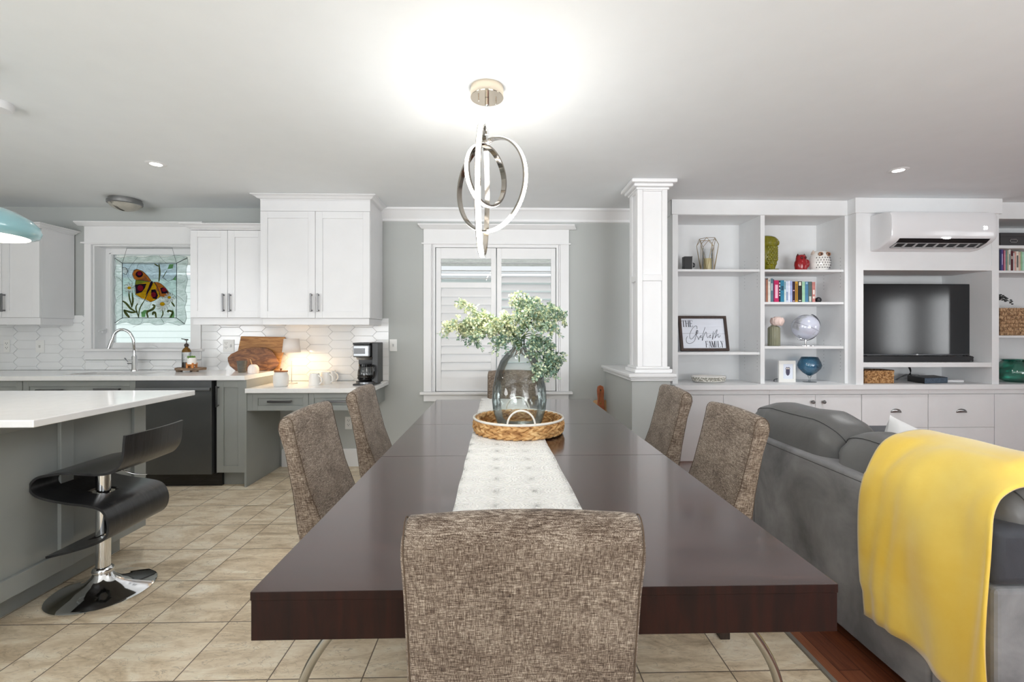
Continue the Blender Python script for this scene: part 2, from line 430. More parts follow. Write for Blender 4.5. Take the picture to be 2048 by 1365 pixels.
    def build(s, name, mats, parent=None, smooth=None, bevel=0, seg=2, sub=0, solid=0, origin=None):
        if not isinstance(mats, (list, tuple)): mats = [mats]
        me = bpy.data.meshes.new(name)
        if parent is not None: org = WL[parent]
        elif origin is not None: org = Vector(origin)
        else:
            xs = [p[0] for p in s.v]; ys = [p[1] for p in s.v]; zs = [p[2] for p in s.v]
            org = Vector(((min(xs) + max(xs)) / 2, (min(ys) + max(ys)) / 2, min(zs)))
        me.from_pydata([(p[0] - org.x, p[1] - org.y, p[2] - org.z) for p in s.v], [], s.f)
        for m in mats: me.materials.append(m)
        if len(mats) > 1:
            for p, i in zip(me.polygons, s.mi): p.material_index = i
        if smooth is not None:
            me.polygons.foreach_set('use_smooth', [True] * len(me.polygons))
            me.set_sharp_from_angle(angle=math.radians(smooth))
        me.validate(); me.update()
        o = bpy.data.objects.new(name, me); COL.objects.link(o)
        if parent is not None: o.parent = parent
        else: o.location = org
        WL[o] = org
        if solid:
            md = o.modifiers.new('solid', 'SOLIDIFY'); md.thickness = solid; md.offset = 0
        if bevel:
            md = o.modifiers.new('bevel', 'BEVEL'); md.width = bevel; md.segments = seg; md.limit_method = 'ANGLE'
            md.harden_normals = False
        if sub:
            md = o.modifiers.new('sub', 'SUBSURF'); md.levels = sub; md.render_levels = sub
        return o

def thing(name, label, cat, loc, group=None):
    o = bpy.data.objects.new(name, None); COL.objects.link(o); o.location = loc
    o.empty_display_size = 0.05
    o['label'] = label; o['category'] = cat
    if group: o['group'] = group
    WL[o] = Vector(loc); return o
def tag(o, label, cat, group=None):
    o['label'] = label; o['category'] = cat
    if group: o['group'] = group
    return o
def struct(o, label=None):
    o['kind'] = 'structure'
    if label: o['label'] = label
    return o
def copy_tree(o, loc, rotz, label, parent=None):
    c = o.copy(); COL.objects.link(c)
    if parent is None:
        c.location = loc; c.rotation_euler = (0, 0, rotz); c['label'] = label; WL[c] = Vector(loc)
    else:
        c.parent = parent
    for ch in [x for x in SC.objects if x.parent == o]: copy_tree(ch, None, None, None, c)
    return c
def bez(p, n=8):
    """smooth curve through the points"""
    P = [Vector(q) for q in p]; out = []
    for i in range(len(P) - 1):
        a = P[i - 1] if i > 0 else P[i] * 2 - P[i + 1]; b, c = P[i], P[i + 1]
        d = P[i + 2] if i + 2 < len(P) else P[i + 1] * 2 - P[i]
        for k in range(n):
            t = k / n
            out.append(0.5 * ((2 * b) + (c - a) * t + (2 * a - 5 * b + 4 * c - d) * t * t + (3 * b - a - 3 * c + d) * t ** 3))
    out.append(P[-1]); return out
def text_mesh(body, size, depth=0.0006):
    cu = bpy.data.curves.new('lettering', 'FONT'); cu.body = body; cu.size = size; cu.extrude = depth; cu.align_x = 'CENTER'
    t = bpy.data.objects.new('lettering', cu); COL.objects.link(t)
    dg = bpy.context.evaluated_depsgraph_get()
    me = bpy.data.meshes.new_from_object(t.evaluated_get(dg))
    vs = [v.co.copy() for v in me.vertices]; fs = [list(p.vertices) for p in me.polygons]
    bpy.data.objects.remove(t); bpy.data.curves.remove(cu); bpy.data.meshes.remove(me)
    return vs, fs
# ================================================================== ROOM
ZC = 2.41          # ceiling height
WB = 4.30          # wall at the back
WF, WLX, WRX = -2.5, -5.4, 7.1
struct(MB().box((WLX, WF, -0.1), (1.195, WB + 0.2, 0)).build('floor', MATS['tile'], origin=(0, 0, 0)), 'beige slate-look tile floor')
struct(MB().box((1.2, WF, -0.1), (WRX, WB + 0.2, 0)).build('floor', MATS['hardwood'], origin=(0, 0, 0)), 'reddish hardwood floor under the sofa')
struct(MB().box((1.183, WF, 0.0002), (1.199, 3.37, 0.004)).build('trim_1', M('strip_metal', (150, 146, 138), 0.5, 0.3)), 'metal strip between tile and hardwood')
struct(MB().box((WLX - .1, WF - .1, ZC), (WRX + .1, WB + .2, ZC + 0.1)).build('ceiling', CEIL), 'plain white ceiling')

# window openings in the back wall (measured on the photo)
k0, k1 = PY(186, 490, WB), PY(384, 698, WB)
d0, d1 = PY(863, 489, WB), PY(1120, 783, WB)
KX0, KX1, KZ1, KZ0 = k0.x, k1.x, k0.z, k1.z
DX0, DX1, DZ1, DZ0 = d0.x, d1.x, d0.z, d1.z
mb = MB(); T = WB + 0.2
mb.box((WLX, WB, 0), (KX0, T, ZC)); mb.box((KX0, WB, 0), (KX1, T, KZ0)); mb.box((KX0, WB, KZ1), (KX1, T, ZC))
mb.box((KX1, WB, 0), (DX0, T, ZC)); mb.box((DX0, WB, 0), (DX1, T, DZ0)); mb.box((DX0, WB, DZ1), (DX1, T, ZC))
mb.box((DX1, WB, 0), (WRX, T, ZC))
struct(mb.build('wall_back', WALL), 'grey painted back wall')

def wall_with_holes(name, x, holes, inner, mat, y0, y1, along='y'):
    mb = MB(); t = 0.12 * (1 if inner < 0 else -1)
    def b(a0, a1, z0, z1):
        if along == 'y': mb.box((x, a0, z0), (x + t, a1, z1))
        else: mb.box((a0, x, z0), (a1, x + t, z1))
    cur = y0
    for h0, h1, z0, z1 in sorted(holes):
        b(cur, h0, 0, ZC); b(h0, h1, 0, z0); b(h0, h1, z1, ZC); cur = h1
    b(cur, y1, 0, ZC)
    return struct(mb.build(name, mat))
wall_with_holes('wall_left', WLX, [(-1.8, -0.2, 0.8, 2.0)], 1, WALL, WF, WB)
RH = [(-0.25, 0.35, 0.85, 1.86), (0.66, 1.3, 0.85, 1.86)]
wall_with_holes('wall_right', WRX, RH, -1, WALL, WF, WB)
wall_with_holes('wall_front', WF, [(-3.5, -1.1, 0.02, 2.15), (1.0, 3.4, 0.02, 2.15)], 1, WALL, WLX, WRX, 'x')
# frames of the side windows mirrored in the television, and patio doors added for the fill lamps
for i, (h0, h1, z0, z1) in enumerate(RH):
    mb = MB()
    for a, b_ in ((h0 - .08, h0), (h1, h1 + .08)): mb.box((WRX - .02, a, z0 - .08), (WRX, b_, z1 + .08))
    mb.box((WRX - .02, h0, z1), (WRX, h1, z1 + .08)); mb.box((WRX - .02, h0, z0 - .08), (WRX, h1, z0))
    wn = struct(mb.build('window_%d' % (i + 3), TRIM), 'side window with blinds')
    sl = MB()
    for k in range(20):
        z = z0 + 0.03 + k * (z1 - z0 - .05) / 20
        sl.box((WRX + .005, h0 + .01, z), (WRX + .045, h1 - .01, z + .004))
    sl.build('blind_slats', TRIM, wn)
for i, (h0, h1) in enumerate(((-3.5, -1.1), (1.0, 3.4))):
    mb = MB()
    for a, b_ in ((h0 - .08, h0), ((h0 + h1) / 2 - .04, (h0 + h1) / 2 + .04), (h1, h1 + .08)): mb.box((a, WF, 0.02), (b_, WF + .03, 2.2))
    mb.box((h0 - .08, WF, 2.15), (h1 + .08, WF + .03, 2.24))
    struct(mb.build('door_%d' % (i + 1), TRIM), 'unseen patio door frame added for the fill lamp')

# ------------------------------------------------ crown, baseboards
def crown_run(mb, x0, x1, yw, zt, prof, sgn=-1):
    pr = [(yw + sgn * d, zt - h) for d, h in prof]
    mb.prism([(x0, y, z) for y, z in pr], (x1 - x0, 0, 0))
CROWN = [(0, 0), (.085, 0), (.085, .018), (.07, .028), (.035, .07), (.016, .092), (.016, .112), (0, .118)]
hxr = UX(766, WB)
mb = MB(); crown_run(mb, hxr - 0.02, UX(1262, WB) + .05, WB - .0002, ZC, CROWN)
struct(mb.build('trim_2', TRIM), 'white crown moulding above the window')
mb = MB(); mb.box((-2.04, WB - .016, 0), (0.985, WB - .0002, 0.155)); mb.box((-2.04, WB - .01, 0.155), (0.985, WB - .0002, 0.165))
struct(mb.build('baseboard_back', TRIM))
mb = MB(); mb.box((0.975, 3.37, 0), (0.9848, WB - .018, 0.13)); struct(mb.build('baseboard_right', TRIM))

# ------------------------------------------------ kitchen window
wY = WB - 0.022
mb = MB()
ax0, ax1 = UX(168, wY), UX(401, wY)
mb.box((ax0, wY, VZ(186, 702, wY)), (KX0, WB - .0003, KZ1)); mb.box((KX1, wY, VZ(186, 702, wY)), (ax1, WB - .0003, KZ1))
hz0, hz1 = VZ(270, 487, wY), VZ(270, 453, wY)
mb.box((ax0, wY, KZ1), (ax1, WB - .0003, hz1))
mb.box((ax0 - .025, wY - .012, hz0 - .004), (ax1 + .025, WB - .0003, hz0 + .010))
mb.prism([(ax0 - .05, wY - .055, hz1 + .035), (ax0 - .05, wY - .055, hz1 + .025), (ax0 - .05, wY - .012, hz1), (ax0 - .05, WB - .0003, hz1), (ax0 - .05, WB - .0003, hz1 + .035)], (ax1 - ax0 + .1, 0, 0))
WIN1 = struct(mb.build('window_1', TRIM, bevel=.002), 'kitchen window with white casing')
mb = MB(); sz = VZ(270, 698, wY)
mb.box((ax0 - .03, wY - .035, sz - .022), (ax1 + .03, WB + .12, sz)); mb.box((ax0, wY, VZ(270, 720, wY)), (ax1, WB - .0003, sz - .0225))
mb.build('window_sill', TRIM, WIN1, bevel=.003)
mb = MB(); J = .0005
mb.box((KX0 + J, WB - .0003, KZ0 + J), (KX0 + .012, WB + .15, KZ1 - J)); mb.box((KX1 - .012, WB - .0003, KZ0 + J), (KX1 - J, WB + .15, KZ1 - J))
mb.box((KX0 + .012, WB - .0003, KZ1 - .012), (KX1 - .012, WB + .15, KZ1 - J))
mb.build('window_jamb', TRIM, WIN1)
mb = MB(); f = .06; y0, y1 = WB + .12, WB + .17
gx0, gx1, gz0, gz1 = KX0 + .012 + f, KX1 - .012 - f, KZ0 + .055, KZ1 - .07
mb.box((KX0 + .012, y0, KZ0 + .001), (gx0, y1, KZ1 - .012)); mb.box((gx1, y0, KZ0 + .001), (KX1 - .012, y1, KZ1 - .012))
mb.box((gx0, y0, gz1), (gx1, y1, KZ1 - .012)); mb.box((gx0, y0, KZ0 + .001), (gx1, y1, gz0))
mb.box((gx0 - .018, y0 - .008, gz0 - .02), (gx0 - .006, y0, gz1 + .015)); mb.box((gx0 - .018, y0 - .008, gz1 + .003), (gx1 + .01, y0, gz1 + .015))
mb.build('window_frame', TRIM, WIN1, bevel=.002)
MB().box((gx0, y0 + .025, gz0), (gx1, y0 + .029, gz1)).build('glass_pane', CLEAR, WIN1)
mb = MB(); cx_ = UX(299, WB + .1)
mb.prism([(cx_ - .075, WB + .1, KZ0 + .002), (cx_ - .06, WB + .1, KZ0 + .016), (cx_ - .02, WB + .1, KZ0 + .022), (cx_ + .015, WB + .1, KZ0 + .036), (cx_ + .05, WB + .1, KZ0 + .022), (cx_ + .07, WB + .1, KZ0 + .002)], (0, .02, 0))
mb.build('window_crank', TRIM, WIN1, bevel=.004)
mb = MB(); q = PX(207, 662, KX0 + .013)
mb.box((KX0 + .0125, q.y - .02, q.z - .02), (KX0 + .025, q.y + .02, q.z + .02))
mb.tube(bez([(KX0 + .02, q.y, q.z), (KX0 + .035, q.y - .01, q.z + .012), (KX0 + .03, q.y - .07, q.z - .004)], 5), .007)
mb.build('window_latch', TRIM, WIN1, smooth=50)

# ------------------------------------------------ dining window with shutters
mb = MB(); sY = WB - .024
bx0, bx1 = UX(847, sY), UX(1138, sY)
mb.box((bx0, sY, DZ0 + .001), (DX0, WB - .0003, DZ1)); mb.box((DX1, sY, DZ0 + .001), (bx1, WB - .0003, DZ1))
hz1 = VZ(990, 459, sY)
mb.box((bx0, sY, DZ1), (bx1, WB - .0003, hz1)); mb.box((bx0 - .018, sY - .012, DZ1 - .003), (bx1 + .018, WB - .0003, DZ1 + .010))
mb.prism([(bx0 - .045, sY - .055, hz1 + .04), (bx0 - .045, sY - .055, hz1 + .03), (bx0 - .02, sY - .01, hz1), (bx0 - .02, WB - .0003, hz1), (bx0 - .045, WB - .0003, hz1 + .04)], (bx1 - bx0 + .09, 0, 0))
WIN2 = struct(mb.build('window_2', TRIM, bevel=.002), 'dining window with white casing')
mb = MB(); mb.box((bx0 - .03, sY - .04, DZ0 - .022), (bx1 + .03, WB + .1, DZ0)); mb.box((bx0, sY, VZ(990, 803, sY)), (bx1, WB - .0003, DZ0 - .0225))
mb.build('window_sill', TRIM, WIN2, bevel=.003)
mb = MB()
for a, b_ in ((DX0 + .0005, DX0 + .012), (DX0 + .016, DX0 + .036), (DX1 - .036, DX1 - .016), (DX1 - .012, DX1 - .0005)): mb.box((a, WB - .012, DZ0 + .001), (b_, WB + .03, DZ1 - .001))
mb.box((DX0 + .012, WB - .004, DZ0 + .001), (DX0 + .016, WB + .03, DZ1 - .001)); mb.box((DX1 - .016, WB - .004, DZ0 + .001), (DX1 - .012, WB + .03, DZ1 - .001))
mb.box((DX0 + .036, WB - .012, DZ1 - .03), (DX1 - .036, WB + .03, DZ1 - .001))
mb.box((DX0 + .001, WB + .1, DZ0 + .001), (DX0 + .06, WB + .15, DZ1 - .001)); mb.box((DX1 - .06, WB + .1, DZ0 + .001), (DX1 - .001, WB + .15, DZ1 - .001))
mb.box((DX0 + .06, WB + .1, DZ0 + .001), (DX1 - .06, WB + .15, DZ0 + .06)); mb.box((DX0 + .06, WB + .1, DZ1 - .06), (DX1 - .06, WB + .15, DZ1 - .001))
xm = (DX0 + DX1) / 2
mb.box((xm - .02, WB + .1, DZ0 + .06), (xm + .02, WB + .15, DZ1 - .06))
mb.build('window_frame', TRIM, WIN2, bevel=.002)
MB().box((DX0 + .06, WB + .12, DZ0 + .06), (DX1 - .06, WB + .124, DZ1 - .06)).build('glass_pane', CLEAR, WIN2)

def shutter(u0, u1, v_top, v_mid, sections, label, knob):
    yf = WB - .008; x0, x1 = UX(u0[0], yf), UX(u1[1], yf); lx0, lx1 = UX(u0[1], yf), UX(u1[0], yf)
    t = thing('shutter', label, 'shutter', ((x0 + x1) / 2, yf + .014, DZ0 + .002), 'plantation shutters in the dining window')
    mb = MB(); zt, zb = DZ1 - .034, DZ0 + .004
    mb.box((x0, yf, zb), (lx0, yf + .028, zt)); mb.box((lx1, yf, zb), (x1, yf + .028, zt))
    lt, lb = VZ(930, 518, yf), VZ(930, 757, yf)
    mb.box((lx0, yf, lt), (lx1, yf + .028, zt)); mb.box((lx0, yf, zb), (lx1, yf + .028, lb))
    if v_mid: mb.box((lx0, yf, VZ(930, v_mid[1], yf)), (lx1, yf + .028, VZ(930, v_mid[0], yf)))
    mb.build('shutter_frame', TRIM, t, bevel=.002)
    for (va, vb, n, ang) in sections:
        za, zb_ = VZ(930, va, yf), VZ(930, vb, yf); pitch = (za - zb_) / n; lm = MB()
        for k in range(n):
            zc = za - pitch * (k + .5); a = math.radians(ang); h = .043
            ring = []
            for q in range(12):
                th = 2 * PI * q / 12
                ly, lz = math.cos(th) * h, math.sin(th) * .0055
                ring.append((lx0 + .001, yf + .014 + ly * math.cos(a) - lz * math.sin(a), zc + ly * math.sin(a) + lz * math.cos(a)))
            lm.prism(ring, (lx1 - lx0 - .002, 0, 0))
        lm.build('louvers', TRIM, t, smooth=35)
    return t
shutter((872, 882), (982, 992), 518, (565, 576), [(518, 565, 3, 4), (577, 757, 11, 72)], 'left white shutter, top slats open, lower slats shut', 0)
shutter((994, 1003), (1102, 1111), 518, None, [(518, 551, 2, 4), (551, 757, 13, 48)], 'right white shutter, slats tilted half open behind the vase', 0)

# ------------------------------------------------ outside
t = thing('neighbour_house', 'pale sided house with shingled roof outside the windows', 'house', (0, 7.6, -0.3))
MB().box((-12, 7.5, -.3), (5.5, 7.7, 2.12)).build('siding_wall', SIDING, t)
mb = MB().prism([(-12.3, 7.15, 2.28), (-12.3, 7.15, 2.34), (-12.3, 11, 4.3), (-12.3, 11, 4.2)], (18.2, 0, 0)); mb.build('roof', SHINGLE, t)
mb = MB().box((-12.3, 7.02, 2.18), (5.9, 7.14, 2.28)); mb.box((-12.3, 7.14, 2.12), (5.9, 7.6, 2.15)); mb.build('gutter', TRIM, t)
struct(MB().box((-14, WB + .25, -.5), (12, 14, -.31)).build('ground', M('snowy_ground', (215, 218, 220), .9)), 'pale ground outside')

# ================================================================== BACKSPLASH (picket tile)
def clip_poly(poly, x0, x1, z0, z1):
    def cl(P, inside, inter):
        out = []
        for i in range(len(P)):
            a, b = P[i - 1], P[i]
            if inside(b):
                if not inside(a): out.append(inter(a, b))
                out.append(b)
            elif inside(a): out.append(inter(a, b))
        return out
    def ix(X): return lambda a, b: (X, a[1] + (b[1] - a[1]) * (X - a[0]) / (b[0] - a[0]))
    def iz(Z): return lambda a, b: (a[0] + (b[0] - a[0]) * (Z - a[1]) / (b[1] - a[1]), Z)
    for ins, it in ((lambda p: p[0] >= x0, ix(x0)), (lambda p: p[0] <= x1, ix(x1)), (lambda p: p[1] >= z0, iz(z0)), (lambda p: p[1] <= z1, iz(z1))):
        poly = cl(poly, ins, it)
        if len(poly) < 3: return []
    return poly
ZK = .905; ZD = .80       # kitchen counter height, desk height
XP = -2.055               # side panel at the right end of the kitchen counter
BX1 = UX(778, WB)
SPL = 1.385
mb = MB(); rnd = random.Random(3)
P, H, G, DX = .205, .080, .0024, .040
regions = [(WLX + .01, ax0 - .002, ZK + .001, 1.41), (ax1 + .002, BX1, ZD + .001, SPL), (ax0 - .002, ax1 + .002, ZK + .001, VZ(270, 721, wY))]
for (x0, x1, z0, z1) in regions:
    mb.m = 1; mb.box((x0, WB - .005, z0), (x1, WB - .0004, z1)); mb.m = 0
    i0 = int((x0 + 6) / P) - 1; i1 = int((x1 + 6) / P) + 2
    for i in range(i0, i1):
        for j in range(-1, 10):
            cx = -6 + i * P; cz = ZD + .02 + j * H + (H / 2 if i % 2 else 0)
            a = (P - DX) / 2; b = (P + DX) / 2
            poly = [(cx - b + G, cz), (cx - a, cz + H / 2 - G), (cx + a, cz + H / 2 - G), (cx + b - G, cz), (cx + a, cz - H / 2 + G), (cx - a, cz - H / 2 + G)]
            pc = clip_poly(poly, x0 + .001, x1 - .001, z0 + .001, z1 - .001)
            if len(pc) < 3: continue
            g = rnd.uniform(-.0006, .0006)
            mb.prism([(p[0], WB - .0105 + g, p[1]) for p in pc], (0, .0065, 0))
struct(mb.build('trim_3', [TILEW, GROUT], bevel=.0012, seg=1), 'white picket tile backsplash')

# ================================================================== CABINETS
def shaker(mb, x0, x1, z0, z1, yf, fr=.058, th=.02, rec=.009):
    mb.box((x0, yf, z0), (x0 + fr, yf + th, z1)); mb.box((x1 - fr, yf, z0), (x1, yf + th, z1))
    mb.box((x0 + fr, yf, z0), (x1 - fr, yf + th, z0 + fr)); mb.box((x0 + fr, yf, z1 - fr), (x1 - fr, yf + th, z1))
    mb.box((x0 + fr, yf + rec, z0 + fr), (x1 - fr, yf + th, z1 - fr))
def bar_pull(parent, x, z, yf, L, vertical=True, mat=None, r=.006):
    mb = MB(); a = L / 2
    if vertical:
        mb.box((x - .0065, yf - .032, z - a), (x + .0065, yf - .022, z + a))
        for s in (-1, 1): mb.box((x - .006, yf - .024, z + s * (a - .012) - .006), (x + .006, yf - .0002, z + s * (a - .012) + .006))
    else:
        mb.box((x - a, yf - .032, z - .009), (x + a, yf - .022, z + .009))
        for s in (-1, 1): mb.box((x + s * (a - .012) - .006, yf - .024, z - .008), (x + s * (a - .012) + .006, yf - .0002, z + .008))
    return mb.build('handle', mat or DARKNI, parent, bevel=.002)
def door(parent, x0, x1, z0, z1, yf, mat, handle=None, fr=.058, name='door', hl=.155):
    mb = MB(); shaker(mb, x0, x1, z0, z1, yf, fr); d = mb.build(name, mat, parent, bevel=.0015)
    if handle:
        hx, hz, vert = handle; bar_pull(d, hx, hz, yf, hl, vert)
    return d
def crown3(mb, x0, x1, yf, yb, z0, z1, proj=.06, left=True, right=True):
    """crown around the front and both sides of a cabinet top"""
    prof = [(0, 0), (.006, 0), (.012, .18), (.3, .32), (.55, .62), (.8, .78), (1, .86), (1, 1)]
    h = z1 - z0; rows = []
    for d, q in prof:
        p = proj * d; z = z0 + h * q
        rows.append([(x0 - (p if left else 0), yb, z), (x0 - (p if left else 0), yf - p, z), (x1 + (p if right else 0), yf - p, z), (x1 + (p if right else 0), yb, z)])
    mb.grid(rows)
    p = proj
    mb.add([(x0 - (p if left else 0), yb, z1), (x0 - (p if left else 0), yf - p, z1), (x1 + (p if right else 0), yf - p, z1), (x1 + (p if right else 0), yb, z1)], [(0, 1, 2, 3)])
GAP = .0015
# left upper cabinet
Y1 = 3.97
def upper(u_left, u_right, yf, zb, zdt, zct, label, mids, rail_b, lx=None, rx=None, crown_left=True, crown_right=True, frieze=None, handle_v=606, side_left=True):
    x0 = lx if lx is not None else UX(u_left, yf); x1 = rx if rx is not None else UX(u_right, yf)
    t = thing('upper_cabinet', label, 'cabinet', ((x0 + x1) / 2, (yf + WB) / 2, rail_b))
    mb = MB(); mb.box((x0, yf + .021, zb), (x1, WB - .0125, (frieze or zdt) + .004))
    if frieze: mb.box((x0, yf + .004, zdt + .003), (x1, yf + .021, frieze + .004))
    mb.build('cabinet_body', WHITE, t, bevel=.001)
    mb = MB(); mb.box((x0 + .012, yf + .02, rail_b), (x1 - .012, yf + .038, zb - .0005)); mb.box((x1 - .03, yf + .038, rail_b), (x1 - .012, WB - .0125, zb - .0005)); mb.box((x0 + .012, yf + .038, rail_b), (x0 + .03, WB - .0125, zb - .0005))
    mb.build('light_rail', WHITE, t, bevel=.002)
    mb = MB(); crown3(mb, x0, x1, yf + .004, WB - .0125, (frieze or zdt) + .0045, zct, .058, crown_left, crown_right); mb.build('crown', WHITE, t)
    xm = UX(mids, yf); hz = VZ(mids, handle_v, yf)
    door(t, x0 + .002, xm - GAP, zb + .002, zdt, yf, WHITE, (xm - .028, hz, True))
    door(t, xm + GAP, x1 - .002, zb + .002, zdt, yf, WHITE, (xm + .028, hz, True))
    return t
zb1 = VZ(455, 636, Y1)
upper(-75, 79, Y1, zb1, VZ(40, 450, Y1) - .03, VZ(455, 446, Y1 - .06), 'white upper cabinet left of the kitchen window behind the teal pendant', 3, VZ(455, 650, Y1))
upper(380, 520, Y1, zb1, VZ(455, 461, Y1), VZ(455, 446, Y1 - .06), 'short white two-door upper cabinet right of the kitchen window', 455, VZ(455, 650, Y1), rx=UX(520, 3.88) - .004, crown_right=False)
Y2 = 3.88
upper(520, 740, Y2, VZ(630, 637, Y2), VZ(630, 423, Y2), ZC - .0005, 'tall white two-door upper cabinet reaching the ceiling above the desk', 630.5, VZ(630, 650, Y2), frieze=VZ(630, 402, Y2))

# ---- base cabinets (grey-green)
YB = 3.73
zt = .868; zbot = .115
def base_body(t, x0, x1, toe=True, mat=GREY):
    mb = MB(); mb.box((x0, YB + .021, zbot), (x1, WB - .018, zt)); mb.box((x0, YB + .075, 0.0003), (x1, WB - .018, zbot))
    mb.build('cabinet_body', mat, t, bevel=.001)
xs = [UX(-150, YB), UX(45, YB), UX(272, YB)]
t = thing('base_cabinet', 'grey base cabinet with one drawer left of the sink cabinet', 'cabinet', ((xs[0] + xs[1]) / 2, 4.0, 0))
base_body(t, xs[0], xs[1] - .001)
door(t, xs[0] + .003, xs[1] - .003, .70, .862, YB, GREY, None, .045, 'drawer'); door(t, xs[0] + .003, xs[1] - .003, .118, .695, YB, GREY, None)
t = thing('base_cabinet', 'grey sink base cabinet left of the dishwasher', 'cabinet', ((xs[1] + xs[2]) / 2, 4.0, 0))
mb = MB(); mb.box((xs[1], YB + .021, zbot), (xs[2] - .001, WB - .018, .60)); mb.box((xs[1], YB + .021, .60), (xs[2] - .001, YB + .04, zt)); mb.box((xs[1], YB + .075, .0003), (xs[2] - .001, WB - .018, zbot))
mb.build('cabinet_body', GREY, t)
fd = MB(); shaker(fd, xs[1] + .003, xs[2] - .003, .70, .862, YB, .045); dr = fd.build('drawer', GREY, t, bevel=.0015)
bar_pull(dr, UX(103, YB), VZ(100, 781, YB), YB, .20, False); bar_pull(dr, UX(218, YB), VZ(218, 779, YB), YB, .20, False)
xm = (xs[1] + xs[2]) / 2
door(t, xs[1] + .003, xm - GAP, .118, .695, YB, GREY); door(t, xm + GAP, xs[2] - .003, .118, .695, YB, GREY)
# narrow cabinet
x0, x1 = UX(433, YB), UX(490, YB)
t = thing('base_cabinet', 'narrow grey base cabinet between dishwasher and desk', 'cabinet', ((x0 + x1) / 2, 4.0, 0))
base_body(t, x0, XP - .018)
door(t, x0 + .001, x1 - .001, .118, .862, YB, GREY, (UX(437, YB), VZ(437, 793, YB), True), .055, hl=.17)
mb = MB(); mb.box((XP - .0175, YB - .005, .0003), (XP, WB - .018, zt)); mb.build('end_panel', GREY, t, bevel=.001)
# dishwasher
x0, x1 = UX(273, YB), UX(428, YB)
t = thing('dishwasher', 'dark stainless dishwasher below the counter beside the island', 'dishwasher', ((x0 + x1) / 2, 4.0, 0))
MB().box((x0, YB + .03, .10), (x1 + .008, WB - .05, zt - .002)).build('dishwasher_body', BLACK, t)
MB().box((x0 + .002, YB - .012, .108), (x1 - .012, YB + .029, zt - .004)).build('door', DKSTEEL, t, bevel=.004)
MB().box((x0 + .05, YB + .04, .0003), (UX(444, YB + .04), YB + .072, .105)).build('toe_kick', BLKGLOSS, t, bevel=.002)
mb = MB(); hz = VZ(400, 779, YB - .05)
mb.box((x0 + .03, YB - .058, hz - .012), (UX(420, YB - .05), YB - .044, hz + .012))
for q in (x0 + .06, UX(414, YB - .05)): mb.box((q - .01, YB - .046, hz - .008), (q + .01, YB - .012, hz + .008))
mb.build('handle', STEEL, t, bevel=.004)

# kitchen counter with sink cut-out
CF = 3.69; ct = .036
sx0, sx1 = PZ(168, 746, ZK).x, PZ(318, 746, ZK).x
sy0, sy1 = 3.81, 4.13
t = MB()
t.box((xs[0], CF, ZK - ct), (XP + .004, sy0, ZK)); t.box((xs[0], sy1, ZK - ct), (XP + .004, WB - .013, ZK))
t.box((xs[0], sy0, ZK - ct), (sx0, sy1, ZK)); t.box((sx1, sy0, ZK - ct), (XP + .004, sy1, ZK))
tag(t.build('countertop', QUARTZ), 'white quartz countertop along the back wall with the sink', 'countertop')
mb = MB(); sb = ZK - .21; e = .004
mb.box((sx0 - .015, sy0 - .015, sb), (sx1 + .015, sy1 + .015, sb + .006))
for a, b_ in (((sx0 - .015, sy0 - .015), (sx0, sy1 + .015)), ((sx1, sy0 - .015), (sx1 + .015, sy1 + .015)), ((sx0, sy0 - .015), (sx1, sy0)), ((sx0, sy1), (sx1, sy1 + .015))):
    mb.box((a[0], a[1], sb + .006), (b_[0], b_[1], ZK - ct - .0005))
tag(mb.build('sink', STEEL), 'undermount stainless sink below the kitchen window', 'sink')
# faucet
fx, fy = UX(269, 4.19), 4.19
t = thing('faucet', 'chrome pull-down gooseneck faucet behind the sink', 'faucet', (fx, fy, ZK))
mb = MB(); mb.lathe((fx, fy, 0), [(.027, ZK + .0002), (.027, ZK + .012), (.022, ZK + .018), (.021, ZK + .13), (.015, ZK + .14)], 24)
mb.build('faucet_body', CHROME, t, smooth=40)
w2 = [PY(u, v, fy) for u, v in ((273, 701), (273, 690), (272, 678), (266, 666), (256, 660), (246, 661), (239, 668), (235, 680), (231, 694))]
mb = MB(); pts = [(fx, fy, ZK + .13)] + [(fx + (p.x - w2[0].x), fy - .005 * i, p.z) for i, p in enumerate(w2)]
mb.tube(bez(pts, 5), .0125, 14)
mb.build('spout', CHROME, t, smooth=50)
mb = MB(); mb.tube([pts[-2], (pts[-1][0] - .004, pts[-1][1], pts[-1][2] - .015)], .017, 14); mb.build('spray_head', CHROME, t, smooth=50)
mb = MB(); mb.tube([(fx - .018, fy, ZK + .075), (fx - .05, fy - .01, ZK + .075)], .015, 12); mb.tube([(fx - .045, fy - .01, ZK + .08), (fx - .055, fy - .04, ZK + .12)], .006, 8)
mb.build('lever', CHROME, t, smooth=50)

# ---- desk
XD1 = BX1
mb = MB(); mb.box((XP + .0006, 3.70, ZD - .036), (XD1, WB - .013, ZD))
tag(mb.build('countertop', QUARTZ, bevel=.002), 'lower white quartz desk top under the tall cabinet', 'countertop')
dx1 = UX(770, WB)
YD = 3.735
t = thing('drawer_unit', 'grey two-drawer unit hung under the white desk top', 'drawers', ((XP + dx1) / 2, 4.0, .61))
zdt, zdb = ZD - .0365, VZ(560, 822, YD)
MB().box((XP + .001, YD + .021, zdb), (dx1, WB - .018, zdt - .0005)).build('cabinet_body', GREY, t)
xa, xb = UX(505, YD), UX(617, YD); xc = xb + (xb - xa)
MB().box((XP + .001, YD, zdb), (xa - .0005, YD + .02, zdt - .0005)).build('filler_strip', GREY, t); MB().box((xc + .002, YD, zdb), (dx1, YD + .02, zdt - .0005)).build('filler_strip', GREY, t)
door(t, xa, xb - GAP, zdb, zdt - .004, YD, GREY, ((xa + xb) / 2, (zdt + zdb) / 2 + .003, False), .042, 'drawer', .19)
